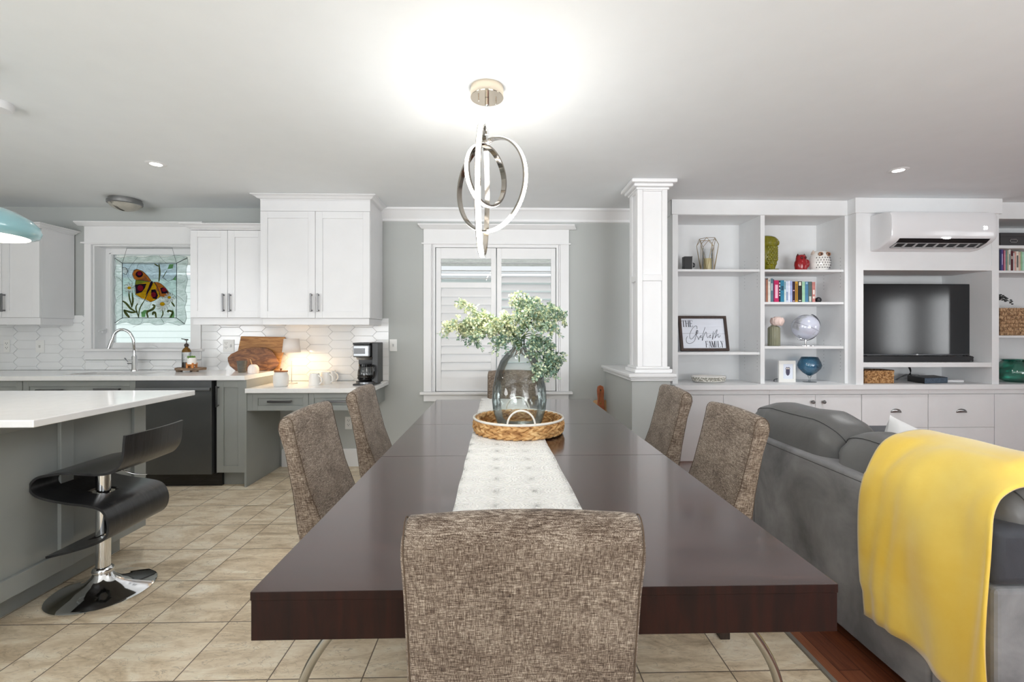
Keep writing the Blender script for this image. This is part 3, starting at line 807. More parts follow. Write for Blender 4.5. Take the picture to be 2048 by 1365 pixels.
door(t, xb + GAP, xc, zdb, zdt - .004, YD, GREY, ((xc + xb) / 2, (zdt + zdb) / 2 + .003, False), .042, 'drawer', .19)

# ---- outlets and switches
def plate(u0, u1, v0, v1, Y, kind, label):
    a, b_ = PY(u0, v0, Y), PY(u1, v1, Y)
    t = thing('wall_outlet' if kind != 's' else 'light_switch', label, 'outlet' if kind != 's' else 'switch', ((a.x + b_.x) / 2, Y + .003, b_.z))
    MB().box((a.x, Y, b_.z), (b_.x, Y + .0055, a.z)).build('cover_plate', PLATE, t, bevel=.0015)
    cx, cz = (a.x + b_.x) / 2, (a.z + b_.z) / 2
    if kind == 'os': cx -= (b_.x - a.x) * .22
    if kind in ('o', 'os'):
        for s in (-1, 1):
            mb = MB()
            mb.box((cx - .010, Y - .0008, cz + s * .02 + .002), (cx - .007, Y + .0002, cz + s * .02 + .011)); mb.box((cx + .007, Y - .0008, cz + s * .02 + .003), (cx + .010, Y + .0002, cz + s * .02 + .011))
            mb.box((cx - .0025, Y - .0008, cz + s * .02 - .008), (cx + .0025, Y + .0002, cz + s * .02 - .003))
            mb.build('socket', BLACK, t)
    if kind in ('s', 'os'):
        c2 = cx if kind == 's' else cx + (b_.x - a.x) * .44
        MB().box((c2 - .006, Y - .006, cz - .012), (c2 + .006, Y - .0002, cz + .012)).build('toggle', M('toggle_grey', (205, 205, 204), .4), t, bevel=.002)
yo = WB - .0175
plate(7, 19, 680, 705, yo, 'o', 'white outlet on the backsplash at the far left')
plate(71, 88, 681, 706, yo, 's', 'white switch plate on the backsplash left of the window')
plate(446, 468, 680, 704, yo, 'os', 'white outlet and switch plate left of the cutting boards')
plate(779, 794, 679, 703, WB - .0058, 's', 'white light switch on the grey wall beside the backsplash')
plate(690, 704, 834, 859, WB - .0058, 'o', 'white outlet low on the wall under the desk')
# ================================================================== STAINED GLASS
SYY = WB + .04
def sg(x, z): return PY(200 + x * .16116, 480 + z * .16116, SYY)
t = thing('stained_glass_panel', 'stained glass panel with orange butterfly and daisies hanging in the kitchen window', 'stained glass', tuple(sg(620, 1040)))
cols = {'bg': (222, 236, 234), 'sky': (212, 224, 228), 'clear': (236, 246, 242), 'orange': (224, 160, 84), 'yellow': (232, 196, 60), 'dark': (78, 56, 84), 'red': (206, 62, 92), 'green': (140, 148, 98), 'lime': (186, 204, 96), 'mint': (166, 206, 160), 'white': (250, 252, 248), 'gold': (238, 206, 50), 'tan': (206, 158, 112)}
names = list(cols); gm = [stained('stained_' + k, cols[k], .62 if k in ('bg', 'sky', 'clear', 'white') else .55) for k in names]
mb = MB()
def pane(pts, col, lay=1):
    mb.m = names.index(col)
    y = -.0012 * lay
    P_ = [sg(*p) for p in pts]
    mb.prism([(p.x, SYY + y, p.z) for p in P_], (0, .0011, 0))
def poly_ell(cx, cz, rx, rz, rot=0, n=14):
    r = math.radians(rot)
    return [(cx + rx * math.cos(a) * math.cos(r) - rz * math.sin(a) * math.sin(r), cz + rx * math.cos(a) * math.sin(r) + rz * math.sin(a) * math.cos(r)) for a in (2 * PI * i / n for i in range(n))]
wav = lambda a, b, n, amp, ax: [((a[0] + (b[0] - a[0]) * i / n + (amp * math.sin(i * 1.9) if ax == 'x' else 0)), (a[1] + (b[1] - a[1]) * i / n + (amp * math.sin(i * 1.7) if ax == 'z' else 0))) for i in range(n + 1)]
I = [(280, 290), (955, 290), (950, 968), (282, 968)]
top = wav((190, 215), (1085, 200), 12, 12, 'z'); right = wav((1085, 215), (1062, 1045), 12, 14, 'x'); bot = wav((1055, 1048), (188, 1040), 12, 18, 'z'); left = wav((188, 1030), (190, 225), 12, 12, 'x')
pane(top + [I[1], I[0]], 'clear', 0); pane(right + [I[2], I[1]], 'clear', 0); pane(bot + [I[3], I[2]], 'clear', 0); pane(left + [I[0], I[3]], 'clear', 0)
pane([(280, 290), (955, 290), (955, 500), (280, 470)], 'sky', 0); pane([(280, 470), (955, 500), (952, 720), (281, 700)], 'bg', 0); pane([(281, 700), (952, 720), (950, 968), (282, 968)], 'clear', 0)
lead = MB()
def led(pts, r=.0016, n=5, closed=False):
    pp = [(sg(*p).x, SYY - .0035, sg(*p).z) for p in pts]
    lead.tube(bez(pp, n) if not closed else pp, r, 6, closed=closed)
# butterfly
W1 = [(460, 365), (425, 380), (405, 425), (425, 480), (450, 498), (520, 500), (600, 520), (640, 516), (590, 445), (525, 388)]
W2 = [(450, 498), (440, 560), (443, 680), (510, 720), (560, 740), (600, 650), (636, 530), (560, 510)]
W3 = [(645, 535), (600, 650), (562, 742), (630, 772), (705, 738), (748, 700), (722, 600), (682, 530)]
W4 = [(668, 525), (730, 530), (800, 580), (858, 655), (850, 690), (800, 712), (748, 700), (722, 600)]
pane(W1, 'orange'); pane(W2, 'yellow'); pane(W3, 'yellow'); pane(W4, 'orange')
pane([(450, 498), (440, 560), (500, 545), (600, 520), (520, 500)], 'lime', 2)
pane([(520, 500), (600, 520), (570, 450), (540, 470)], 'tan', 2); pane([(700, 560), (735, 640), (700, 640)], 'tan', 2); pane([(600, 650), (580, 742), (640, 772), (660, 740)], 'gold', 2)
pane(poly_ell(490, 428, 45, 40), 'dark', 3); pane(poly_ell(494, 420, 26, 24), 'red', 4)
pane([(440, 560), (500, 548), (578, 545), (560, 600), (520, 650), (450, 672)], 'dark', 3); pane(poly_ell(505, 600, 36, 38), 'red', 4)
pane([(640, 620), (690, 615), (722, 690), (705, 738), (660, 730), (640, 680)], 'dark', 3); pane(poly_ell(668, 682, 30, 34), 'red', 4)
pane([(750, 600), (790, 590), (850, 650), (830, 670), (770, 668)], 'dark', 3); pane(poly_ell(800, 622, 28, 24), 'red', 4)
pane([(655, 510), (630, 530), (600, 610), (570, 690), (600, 660), (640, 590), (662, 535)], 'dark', 5)
for W_ in (W1, W2, W3, W4): led(W_ + [W_[0]], .0016, 3)
# daisies, stems, leaves
for (cx, cz, r, n) in ((370, 598, 70, 9), (780, 798, 92, 12), (866, 716, 66, 10)):
    for k in range(n):
        a = 2 * PI * k / n + .3; pane(poly_ell(cx + r * .6 * math.cos(a), cz + r * .6 * math.sin(a), r * .42, r * .17, math.degrees(a), 8), 'white', 5)
        led(poly_ell(cx + r * .6 * math.cos(a), cz + r * .6 * math.sin(a), r * .42, r * .17, math.degrees(a), 8), .0009, 1, True)
    pane(poly_ell(cx, cz, r * .33, r * .26), 'gold', 6)
for st, r in (([(362, 630), (370, 720), (400, 830)], 9), ([(404, 660), (412, 760), (396, 840)], 12), ([(285, 760), (330, 790), (380, 850), (440, 890)], 13), ([(300, 870), (390, 900), (465, 895)], 12), ([(300, 870), (330, 920), (370, 965)], 16), ([(735, 300), (745, 400), (735, 520)], 10), ([(560, 745), (500, 850), (482, 965)], 7), ([(470, 790), (450, 850), (485, 965)], 8), ([(600, 965), (590, 900), (660, 860), (680, 820), (655, 805)], 14), ([(700, 965), (690, 910), (665, 905), (660, 935)], 14), ([(780, 870), (785, 920), (765, 965)], 8), ([(880, 965), (905, 900), (850, 880), (850, 905)], 12), ([(890, 770), (930, 830)], 10), ([(680, 300), (730, 330)], 8), ([(835, 380), (800, 440), (780, 470)], 4)):
    pp = bez([Vector((a, 0, b)) for a, b in st], 5)
    L, R_ = [], []
    for i, p in enumerate(pp):
        d = (pp[min(i + 1, len(pp) - 1)] - pp[max(i - 1, 0)]); n_ = Vector((-d.z, 0, d.x)); n_ = n_.normalized() if n_.length else Vector((1, 0, 0))
        w_ = r * (.55 + .45 * math.sin(PI * i / (len(pp) - 1)))
        L.append((p.x + n_.x * w_, p.z + n_.z * w_)); R_.append((p.x - n_.x * w_, p.z - n_.z * w_))
    for i in range(len(L) - 1): pane([L[i], L[i + 1], R_[i + 1], R_[i]], 'green', 4)
pane([(520, 960), (515, 900), (560, 870), (600, 875), (570, 910), (560, 960)], 'mint', 3); pane([(860, 965), (890, 910), (905, 865), (922, 900), (925, 965)], 'mint', 3); pane([(905, 495), (945, 450), (945, 505)], 'mint', 3)
pane([(286, 345), (320, 345), (345, 385), (325, 430), (290, 410)], 'white', 3); led([(286, 345), (320, 345), (348, 385), (328, 432), (288, 412)], .002, 2)
pane([(865, 305), (915, 300), (905, 355), (840, 365)], 'mint', 3); pane([(450, 780), (485, 725), (495, 780), (465, 820)], 'white', 3)
for L_ in ([(365, 465), (355, 380), (410, 290), (475, 215)], [(825, 288), (770, 240), (740, 195)], [(460, 360), (470, 320), (495, 292)], [(205, 460), (245, 480), (280, 530)], [(282, 672), (240, 700), (215, 720)], [(530, 970), (515, 1030), (410, 1085)], [(755, 970), (790, 1020), (800, 1040)], [(955, 690), (1000, 720), (1048, 768)], [(960, 535), (1030, 530), (1062, 500)], [(340, 430), (360, 480), (410, 530)], [(780, 470), (830, 505), (900, 495), (950, 440)], [(800, 470), (850, 520), (950, 535)], [(860, 655), (930, 690), (945, 720)], [(560, 745), (610, 770), (640, 772), (690, 745)], [(600, 360), (640, 385)], [(420, 690), (500, 730), (560, 745)], [(640, 780), (600, 870), (540, 900)]):
    led(L_, .0009, 4)
for bd in (top, right, bot, left): led(bd, .0009, 1)
for k in range(4): led([I[k], I[(k + 1) % 4]], .0024, 1)
for a, b_ in ((I[0], (190, 228)), (I[1], (1085, 225)), (I[2], (1055, 1045)), (I[3], (186, 1034))): led([a, b_], .0026, 1)
mb.build('glass_pieces', gm, t)
lead.build('leading', M('lead_came', (52, 48, 52), .45, .4, var=0), t, smooth=60)
mb = MB(); mb.tube([(sg(*p).x, SYY - .004, sg(*p).z) for p in ((285, 282), (338, 103), (900, 103), (950, 282))], .0016, 6)
for k in range(30):
    p = sg(338 + 562 * k / 29, 103); mb.ball((p.x, SYY - .004, p.z), .0025, seg=6, rings=4)
mb.build('chain', M('dark_chain', (48, 46, 48), .4, .6, var=0), t)

# ================================================================== THINGS ON THE KITCHEN COUNTER
def lathe_thing(name, label, cat, parts, group=None):
    pass
z = ZK + .0003
# wood slice, soap bottle, succulent
sx, sy_ = UX(380, 4.13), 4.13
mb = MB(); rr = []
for k in range(28):
    a = 2 * PI * k / 28; r = .125 * (1 + .06 * math.sin(3 * a + 1) + .04 * math.sin(7 * a)); rr.append((sx + r * math.cos(a), sy_ + .62 * r * math.sin(a), z + .012))
mb.prism(rr, (0, 0, .022)); mb.box((sx - .09, sy_ - .05, z), (sx - .05, sy_ - .02, z + .012)); mb.box((sx + .05, sy_ - .05, z), (sx + .09, sy_ - .02, z + .012)); mb.box((sx - .02, sy_ + .03, z), (sx + .02, sy_ + .06, z + .012))
tag(mb.build('wood_slice_tray', wood('bark_wood', (86, 70, 58), (168, 142, 116), 14, (1, 1, 5), .8), smooth=30), 'rough-edged wood slice tray on the kitchen counter', 'tray')
zt2 = z + .0345
bx, by = UX(374.5, 4.17), 4.16
t = thing('soap_dispenser', 'amber and clear soap pump bottle on the wood slice', 'soap dispenser', (bx, by, zt2))
mb = MB(); mb.lathe((bx, by, zt2), [(.033, 0), (.036, .004), (.036, .135)], 28, cap=False); mb.build('bottle', JARG, t, smooth=50)
mb = MB(); mb.lathe((bx, by, zt2), [(.0355, .135), (.034, .15), (.024, .168), (.014, .175), (.013, .185)], 28, cap=False); mb.build('bottle_shoulder', M('amber_plastic', (112, 78, 22), .15, var=.05), t, smooth=50)
mb = MB(); mb.lathe((bx, by, zt2), [(.033, .002), (.033, .045)], 24); mb.build('soap', M('dark_soap', (58, 46, 40), .3, var=.1), t, smooth=40)
mb = MB(); mb.lathe((bx, by, zt2), [(.012, .182), (.018, .19), (.018, .205), (.01, .212), (.004, .215), (.004, .24), (.014, .242), (.014, .252), (0.001, .254)], 20); mb.tube([(bx, by, zt2 + .249), (bx - .045, by, zt2 + .256)], .004, 6)
mb.build('pump', M('bronze_pump', (70, 62, 58), .35, .5), t, smooth=50)
px, py = UX(383.5, 4.08), 4.08
t = thing('potted_succulent', 'tiny green succulent in white pot on wooden stand', 'potted plant', (px, py, zt2))
mb = MB(); mb.lathe((px, py, zt2), [(.026, .03), (.036, .034), (.037, .09), (.033, .09), (.032, .08), (0.001, .08)], 26); mb.build('pot', CERAM, t, smooth=50)
mb = MB(); mb.lathe((px, py, zt2), [(.03, .02), (.04, .03), (.041, .034), (.03, .03)], 22)
for k in range(4): a = PI / 4 + k * PI / 2; mb.box((px + .033 * math.cos(a) - .007, py + .033 * math.sin(a) - .007, zt2), (px + .033 * math.cos(a) + .007, py + .033 * math.sin(a) + .007, zt2 + .045))
mb.build('stand', LIGHTW if False else M('orange_wood', (196, 126, 62), .5, var=.12), t)
mb = MB()
for k in range(16):
    a = k * 2.4; r = .004 + .0018 * k; mb.ball((px + r * math.cos(a), py + r * math.sin(a), zt2 + .092 + .004 * math.cos(k)), .010, .007, .012, 8, 6)
mb.build('leaves', M('succulent_green', (98, 140, 62), .45, var=.15, vscale=30), t, smooth=60)
# cutting boards leaning on the splash
def leaning_board(name, outline, Yb, lean, th, mat, label, parts=None):
    zb = min(p.z for p in outline)
    t = None; mb = MB(); th_ = math.radians(lean)
    pts = [(p.x, Yb + (p.z - zb) * math.tan(th_), p.z) for p in outline]
    mb.prism(pts, (0, th * math.cos(th_), -th * math.sin(th_) * .0))
    o = mb.build(name, mat, bevel=.004); return tag(o, label, 'cutting board')
O = lambda pts, Y: [PY(u, v, Y) for u, v in pts]
ou = O([(474, 673), (520, 674), (562, 674.5), (567, 680), (565, 700), (560, 715), (557, 735), (556, 741), (470, 741), (471, 700)], 4.2)
zb = ZK + .001
for p in ou: p.z = max(p.z, zb)
for p in ou:
    if p.z < zb + .03: p.z = zb
leaning_board('cutting_board', ou, 4.205, 10, .02, BOARD1, 'large rectangular wood cutting board leaning against the backsplash')
ou = O([(452, 716), (458, 709), (472, 702), (487, 697), (506, 694.5), (528, 696), (541, 703), (548, 712), (553, 722), (556, 728), (550, 736), (540, 740), (500, 742), (470, 742), (458, 733), (453, 723)], 4.16)
for p in ou:
    p.z = max(p.z, zb)
    if p.z < zb + .012: p.z = zb
leaning_board('cutting_board', ou, 4.165, 8, .018, BOARD2, 'fish-shaped dark walnut board in front of the rectangular board')
cxx, cyy = UX(484, 4.0), 4.0
mb = MB(); mb.lathe((cxx, cyy, z), [(.028, 0), (.031, .003), (.040, .093), (.041, .10), (.037, .10), (.034, .08), (.0, .075)], 28)
mb2 = mb; o = mb.build('cup', M('dark_stoneware', (92, 90, 84), .35, var=.12, vscale=20, scl=(1, 1, 6)), smooth=50); tag(o, 'dark ribbed stoneware cup in front of the cutting boards', 'cup')
hx, hy = UX(508, 3.93), 3.92
t = thing('honey_jar', 'white ridged honey jar with a wooden dipper', 'jar', (hx, hy, z))
mb = MB(); rows = []
for zz, r in ((0, .036), (.004, .041), (.03, .043), (.05, .040), (.066, .030), (.074, .020), (.075, .004)):
    rows.append([(hx + r * (1 + .03 * math.cos(14 * a)) * math.cos(a), hy + r * (1 + .03 * math.cos(14 * a)) * math.sin(a), z + zz) for a in (2 * PI * k / 56 for k in range(56))])
mb.grid(rows, closed_v=True); mb.build('jar', M('pinkish_ceramic', (236, 226, 220), .3, var=.02), t, smooth=50)
mb = MB(); mb.tube([(hx - .008, hy, z + .06), (hx - .026, hy, z + .118)], .0042, 8); mb.build('dipper', LIGHTW, t, smooth=50)

# ================================================================== THINGS ON THE DESK
z = ZD + .0003
jx, jy = UX(562, 3.87), 3.87
t = thing('canister', 'white ceramic canister with a wooden lid on the desk', 'canister', (jx, jy, z))
mb = MB(); mb.lathe((jx, jy, z), [(.050, 0), (.056, .006), (.060, .03), (.061, .085), (.055, .10), (.051, .108), (.051, .12), (.047, .12)], 32); mb.build('canister_body', M('grey_white_ceramic', (222, 222, 220), .35, var=.01), t, smooth=50)
mb = MB(); mb.lathe((jx, jy, z), [(.0535, .1205), (.0535, .130), (.01, .131), (.006, .134), (.010, .142), (.008, .149), (.0, .151)], 28); mb.build('lid', M('lid_wood', (150, 92, 52), .5, var=.1), t, smooth=40)
lx, ly = UX(583, 4.08), 4.08
t = thing('table_lamp', 'small lit lamp with white shade beside the cutting boards', 'lamp', (lx, ly, z))
mb = MB(); mb.lathe((lx, ly, z), [(.05, 0), (.05, .006), (.004, .008), (.004, .20), (.0, .205)], 24); mb.build('lamp_stand', M('lamp_metal', (216, 214, 208), .35, .3), t, smooth=40)
z0l, z1l = VZ(582, 705, ly), VZ(582, 678, ly)
mb = MB(); mb.lathe((lx, ly, 0), [(.075, z0l), (.062, z1l)], 30, cap=False); mb.build('lamp_shade', M('shade_fabric', (226, 220, 216), .9, var=.01), t, smooth=60, solid=.002)
mb = MB(); mb.ball((lx, ly, z0l + .045), .022, seg=14, rings=8); mb.build('bulb', M('warm_bulb', (255, 220, 170), .5, var=0, emit=(255, 205, 130), estr=18), t, smooth=60)
pl = bpy.data.lights.new('lamp_glow', 'POINT'); pl.energy = 2.6; pl.color = (1, .68, .34); pl.shadow_soft_size = .02
po = bpy.data.objects.new('lamp_glow', pl); po.location = (lx, ly, z0l + .012); COL.objects.link(po)
# mugs, upside down
def mug(u, v, label, rot=0.0):
    p = PZ(u, v, ZD); c = (p.x, p.y, z)
    t = thing('mug', label, 'mug', c, 'upturned white mugs on the desk')
    mb = MB(); mb.lathe(c, [(.050, 0), (.051, .004), (.040, .095), (.037, .102), (.03, .103), (.03, .100), (.0, .100)], 32); mb.build('cup_body', CERAM, t, smooth=50)
    mb = MB(); mb.tube(bez([(c[0] + .038, c[1] - .012, z + .085), (c[0] + .066, c[1] - .018, z + .062), (c[0] + .068, c[1] - .018, z + .03), (c[0] + .049, c[1] - .012, z + .014)], 6), .0065, 10); mb.build('handle', CERAM, t, smooth=50)
mug(629, 771, 'white upturned mug, nearest to the canister')
mug(651.5, 768, 'white upturned mug, middle of the three')
mug(662, 763.5, 'white upturned mug, farthest back toward the tile')
# coffee maker
cx0, cx1 = UX(705, 3.90), UX(757, 3.97); yk = 4.12; yfk = 3.90
t = thing('coffee_maker', 'stainless and black drip coffee maker on the desk', 'coffee maker', ((cx0 + cx1) / 2, 4.0, z))
zz = lambda v: VZ(725, v, 3.92)
mb = MB(); mb.box((cx0 + .002, yfk, z), (cx1 - .02, yk, z + .012)); mb.lathe((cx0 + .09, yfk + .085, z), [(.082, .002), (.084, .03), (.0, .032)], 30); mb.build('base', BLACK, t, smooth=30)
mb = MB(); mb.lathe((cx0 + .09, yfk + .085, z), [(.0852, .006), (.0852, .026), ], 30, cap=False); mb.build('base_band', STEEL, t, smooth=50)
mb = MB(); mb.box((cx1 - .055, yfk + .055, z + .0125), (cx1, yk, zz(686))); mb.box((cx0, yk - .06, z + .0125), (cx1 - .056, yk, zz(686))); mb.build('tower', M('charcoal_plastic', (62, 63, 65), .4, var=.02), t, bevel=.006)
mb = MB(); mb.box((cx0, yfk, zz(715)), (cx1 - .058, yk - .062, zz(690))); mb.build('brew_head', STEEL, t, bevel=.012, seg=3)
mb = MB(); mb.box((cx0, yfk + .004, zz(690) + .0005), (cx1 - .058, yk - .062, zz(686))); mb.build('lid', BLACK, t, bevel=.003)
mb = MB(); mb.box((cx0 + .012, yfk - .0015, zz(708)), (UX(730, 3.9), yfk + .002, zz(697))); mb.build('display_panel', BLKGLOSS, t, bevel=.001)
mb = MB()
for (u, v, w_) in ((710, 700, .008), (710, 704.5, .008), (718, 703, .014), (725, 699, .012), (726, 703, .008)): p = PY(u, v, yfk - .002); mb.box((p.x - w_ / 2, yfk - .0026, p.z - .0018), (p.x + w_ / 2, yfk - .0017, p.z + .0018))
mb.build('buttons', M('button_grey', (150, 152, 156), .4, var=0), t)
mb = MB(); mb.lathe((cx0 + .085, yfk + .08, 0), [(.07, zz(715) - .022), (.077, zz(715) - .002)], 30); mb.build('filter_basket', STEEL, t, smooth=40)
gc = (cx0 + .088, yfk + .08, 0)
mb = MB(); mb.lathe(gc, [(.05, z + .036), (.064, z + .045), (.069, z + .08), (.066, z + .12), (.054, z + .155)], 30, cap=False); mb.build('carafe', JARG, t, smooth=60)
mb = MB(); mb.lathe(gc, [(.0, z + .04), (.06, z + .042), (.0665, z + .065), (.067, z + .085), (.0, z + .086)], 30); mb.build('coffee', M('coffee', (30, 22, 20), .15, var=0), t, smooth=40)
mb = MB(); mb.lathe(gc, [(.054, z + .155), (.06, z + .16), (.058, z + .178), (.0, z + .182)], 30); mb.lathe(gc, [(.0702, z + .052), (.0702, z + .062)], 30, cap=False)
mb.tube(bez([(gc[0] + .052, gc[1] - .03, z + .165), (gc[0] + .085, gc[1] - .055, z + .16), (gc[0] + .088, gc[1] - .06, z + .10), (gc[0] + .07, gc[1] - .045, z + .055)], 6), .009, 10)
mb.build('carafe_handle', BLKGLOSS, t, smooth=50)

# ================================================================== ISLAND AND STOOL
IX = PZ(389.5, 781, ZK).x; IY1 = PZ(389.5, 780.8, ZK).y; q = PZ(67, 841, ZK); IY0 = q.y; IX = (IX + q.x) / 2
mb = MB(); mb.box((-3.75, IY0, ZK - .03), (IX, IY1, ZK)); tag(mb.build('island_top', QUARTZ, bevel=.004), 'white quartz island countertop at the lower left', 'countertop')
t = thing('kitchen_island', 'grey panelled kitchen island under the white top', 'island', (-2.8, 2.1, 0))
ex = PX(287, 1050, -2.085); EX = -2.085; EY1 = IY1 - .04; zi = .118
NY = .9
mb = MB(); mb.box((-3.6, NY, zi), (EX - .018, EY1, ZK - .0305)); mb.box((-3.55, NY + .05, .0003), (EX - .10, EY1 - .06, zi)); mb.build('island_body', GREY, t, bevel=.002)
# applied panel frame on the face toward the table
mb = MB(); zt_ = ZK - .0305; fx0 = EX - .0178
ys = [PX(u, 1000, EX).y for u in (269, 148, 122)]
mb.box((fx0, ys[0], zi), (EX, EY1, zt_)); mb.box((fx0, ys[2], zi), (EX, ys[1], zt_))
mb.box((fx0, NY, zi), (EX, NY + .08, zt_)); mb.box((fx0, ys[1], zi), (EX, ys[0], zi + .085)); mb.box((fx0, NY + .08, zi), (EX, ys[2], zi + .085))
mb.box((fx0, ys[1], zt_ - .05), (EX, ys[0], zt_)); mb.box((fx0, NY + .08, zt_ - .05), (EX, ys[2], zt_))
mb.build('side_panels', GREY, t, bevel=.002)

# stool
bx, by = -1.925, 2.25
t = thing('bar_stool', 'black bentwood swivel bar stool on chrome base beside the island', 'bar stool', (bx, by, 0))
mb = MB(); mb.lathe((bx, by, 0), [(.0, .0005), (.205, .0005), (.207, .006), (.195, .013), (.13, .026), (.07, .05), (.045, .075), (.036, .095)], 56, cap=False); mb.build('base', CHROME, t, smooth=45)
mb = MB(); mb.lathe((bx, by, 0), [(.041, .09), (.044, .10), (.041, .11), (.032, .118)], 32, cap=False)
mb.lathe((bx, by, 0), [(.029, .10), (.029, .36)], 28); mb.build('column_sleeve', CHROME, t, smooth=45)
mb = MB(); mb.lathe((bx, by, 0), [(.029, .36), (.029, .59)], 28); mb.build('column', CHROME, t, smooth=45)
prof = [(249, 872), (247, 892), (245, 915), (239, 930), (226, 944), (205, 950), (170, 950), (130, 948), (95, 952), (72, 958), (59, 973), (64, 988), (85, 999), (130, 1008), (170, 1013), (200, 1021), (213, 1040), (215, 1062), (206, 1080), (180, 1093), (140, 1106), (110, 1114), (82, 1121)]
D0 = 2.035
pc = [PY(u, v, D0 + .045) for u, v in prof]
pc = bez([Vector((p.x, 0, p.z)) for p in pc], 4)
wdt = .37; y0 = by - wdt / 2 + .015; rows_t = []; th = .011
# widths: the footrest tail is a little narrower and the holes sit round the column
nrm = []
for i in range(len(pc)):
    d = pc[min(i + 1, len(pc) - 1)] - pc[max(i - 1, 0)]; nrm.append(Vector((-d.z, 0, d.x)).normalized())
mb = MB(); NYS = 30
hole = lambda x, y: (abs(x - bx) < 1 and ((x - bx) ** 2 + (y - by) ** 2) < .047 ** 2)
def surf(i, j, s):
    f_ = j / NYS; tt = i / (len(pc) - 1)
    inset = .0 if tt < .75 else .02 * (tt - .75) * 4
    y = y0 + inset + (wdt - 2 * inset) * f_
    p = pc[i] + nrm[i] * th * .5 * s
    # shallow dish in the backrest
    p = p + Vector((.018 * (1 - (2 * f_ - 1) ** 2) * (1 if tt < .12 else max(0, 1 - (tt - .12) * 8)), 0, 0))
    return (p.x, y, p.z)
vs, fs = [], []; n0 = len(pc); stride = NYS + 1
for s in (1, -1):
    for i in range(n0):
        for j in range(NYS + 1): vs.append(surf(i, j, s))
off = n0 * stride; keep = set()
for i in range(n0 - 1):
    for j in range(NYS):
        p = pc[i]; x_ = (pc[i].x + pc[i + 1].x) / 2; y_ = y0 + wdt * (j + .5) / NYS; tt = i / (n0 - 1)
        if .42 < tt and ((x_ - bx) / .052) ** 2 + ((y_ - by) / .05) ** 2 < 1: continue
        keep.add((i, j))
for (i, j) in keep:
    a, b_, c, d = i * stride + j, i * stride + j + 1, (i + 1) * stride + j + 1, (i + 1) * stride + j
    fs.append((a, b_, c, d)); fs.append((a + off, d + off, c + off, b_ + off))
    for (ni, nj, e) in ((i - 1, j, (a, b_)), (i + 1, j, (c, d)), (i, j - 1, (d, a)), (i, j + 1, (b_, c))):
        if (ni, nj) not in keep: fs.append((e[1], e[0], e[0] + off, e[1] + off))
mb.add(vs, fs); mb.build('seat', BLACKW, t, smooth=50)
mb = MB(); mb.box((bx - .09, by - .09, .588), (bx + .09, by + .09, .604)); mb.build('mount_plate', BLACK, t)
mb = MB(); mb.tube(bez([(bx + .05, by, .588), (bx + .09, by + .02, .57), (bx + .12, by + .03, .555), (bx + .17, by + .05, .545)], 5), .003, 8); mb.build('lever', CHROME, t, smooth=50)
# ================================================================== HALF WALL AND COLUMN
HX0, HX1, HY0 = .985, 1.275, 3.40
struct(MB().box((HX0, HY0, 0), (HX1, WB - .0003, .885)).build('wall_half', WALL), 'grey half wall beside the dining table')
zl = .943
mb = MB()
mb.box((HX0 - .035, HY0 - .045, zl - .026), (HX1 + .035, WB - .0005, zl)); mb.box((HX0 - .022, HY0 - .03, zl - .040), (HX1 + .022, WB - .0005, zl - .0262)); mb.box((HX0 - .014, HY0 - .018, .886), (HX1 + .014, WB - .0005, zl - .0402))
struct(mb.build('trim_4', TRIM, bevel=.005, seg=3), 'white cap on the half wall')
YCf = 3.44
c0, c1 = UX(1275, YCf), UX(1335, YCf); cd_ = .215
t = thing('column', 'white panelled square column on the half wall', 'column', ((c0 + c1) / 2, YCf + cd_ / 2, zl + .0003))
zb_, zt_ = zl + .0003, ZC - .0003
s = .018
mb = MB(); mb.box((c0 + s, YCf + s, zb_), (c1 - s, YCf + cd_ - s, zt_))
zm0, zm1 = VZ(1300, 562, YCf), VZ(1300, 549, YCf)
def face(mb, a0, a1, mk):
    fr = .040
    mk(a0, a0 + fr, zb_, zt_); mk(a1 - fr, a1, zb_, zt_); mk(a0 + fr, a1 - fr, zb_, VZ(1300, 733, YCf)); mk(a0 + fr, a1 - fr, VZ(1300, 382, YCf), zt_); mk(a0 + fr, a1 - fr, zm0, zm1)
face(mb, c0, c1, lambda a, b_, z0, z1: mb.box((a, YCf, z0), (b_, YCf + s, z1)))
face(mb, c0, c1, lambda a, b_, z0, z1: mb.box((a, YCf + cd_ - s, z0), (b_, YCf + cd_, z1)))
face(mb, YCf + s, YCf + cd_ - s, lambda a, b_, z0, z1: mb.box((c0, a, z0), (c0 + s, b_, z1)))
face(mb, YCf + s, YCf + cd_ - s, lambda a, b_, z0, z1: mb.box((c1 - s, a, z0), (c1, b_, z1)))
mb.build('shaft', TRIM, t, bevel=.004, seg=2)
def collar(mb, p, z0, z1): mb.box((c0 - p, YCf - p, z0), (c1 + p, YCf + cd_ + p, z1))
mb = MB(); collar(mb, .028, zb_, zb_ + .03); collar(mb, .014, zb_ + .0301, zb_ + .048); mb.build('plinth', TRIM, t, bevel=.005, seg=3)
mb = MB(); collar(mb, .058, zt_ - .028, zt_); collar(mb, .034, zt_ - .052, zt_ - .0281); collar(mb, .012, zt_ - .07, zt_ - .0521); mb.build('capital', TRIM, t, bevel=.008, seg=3)

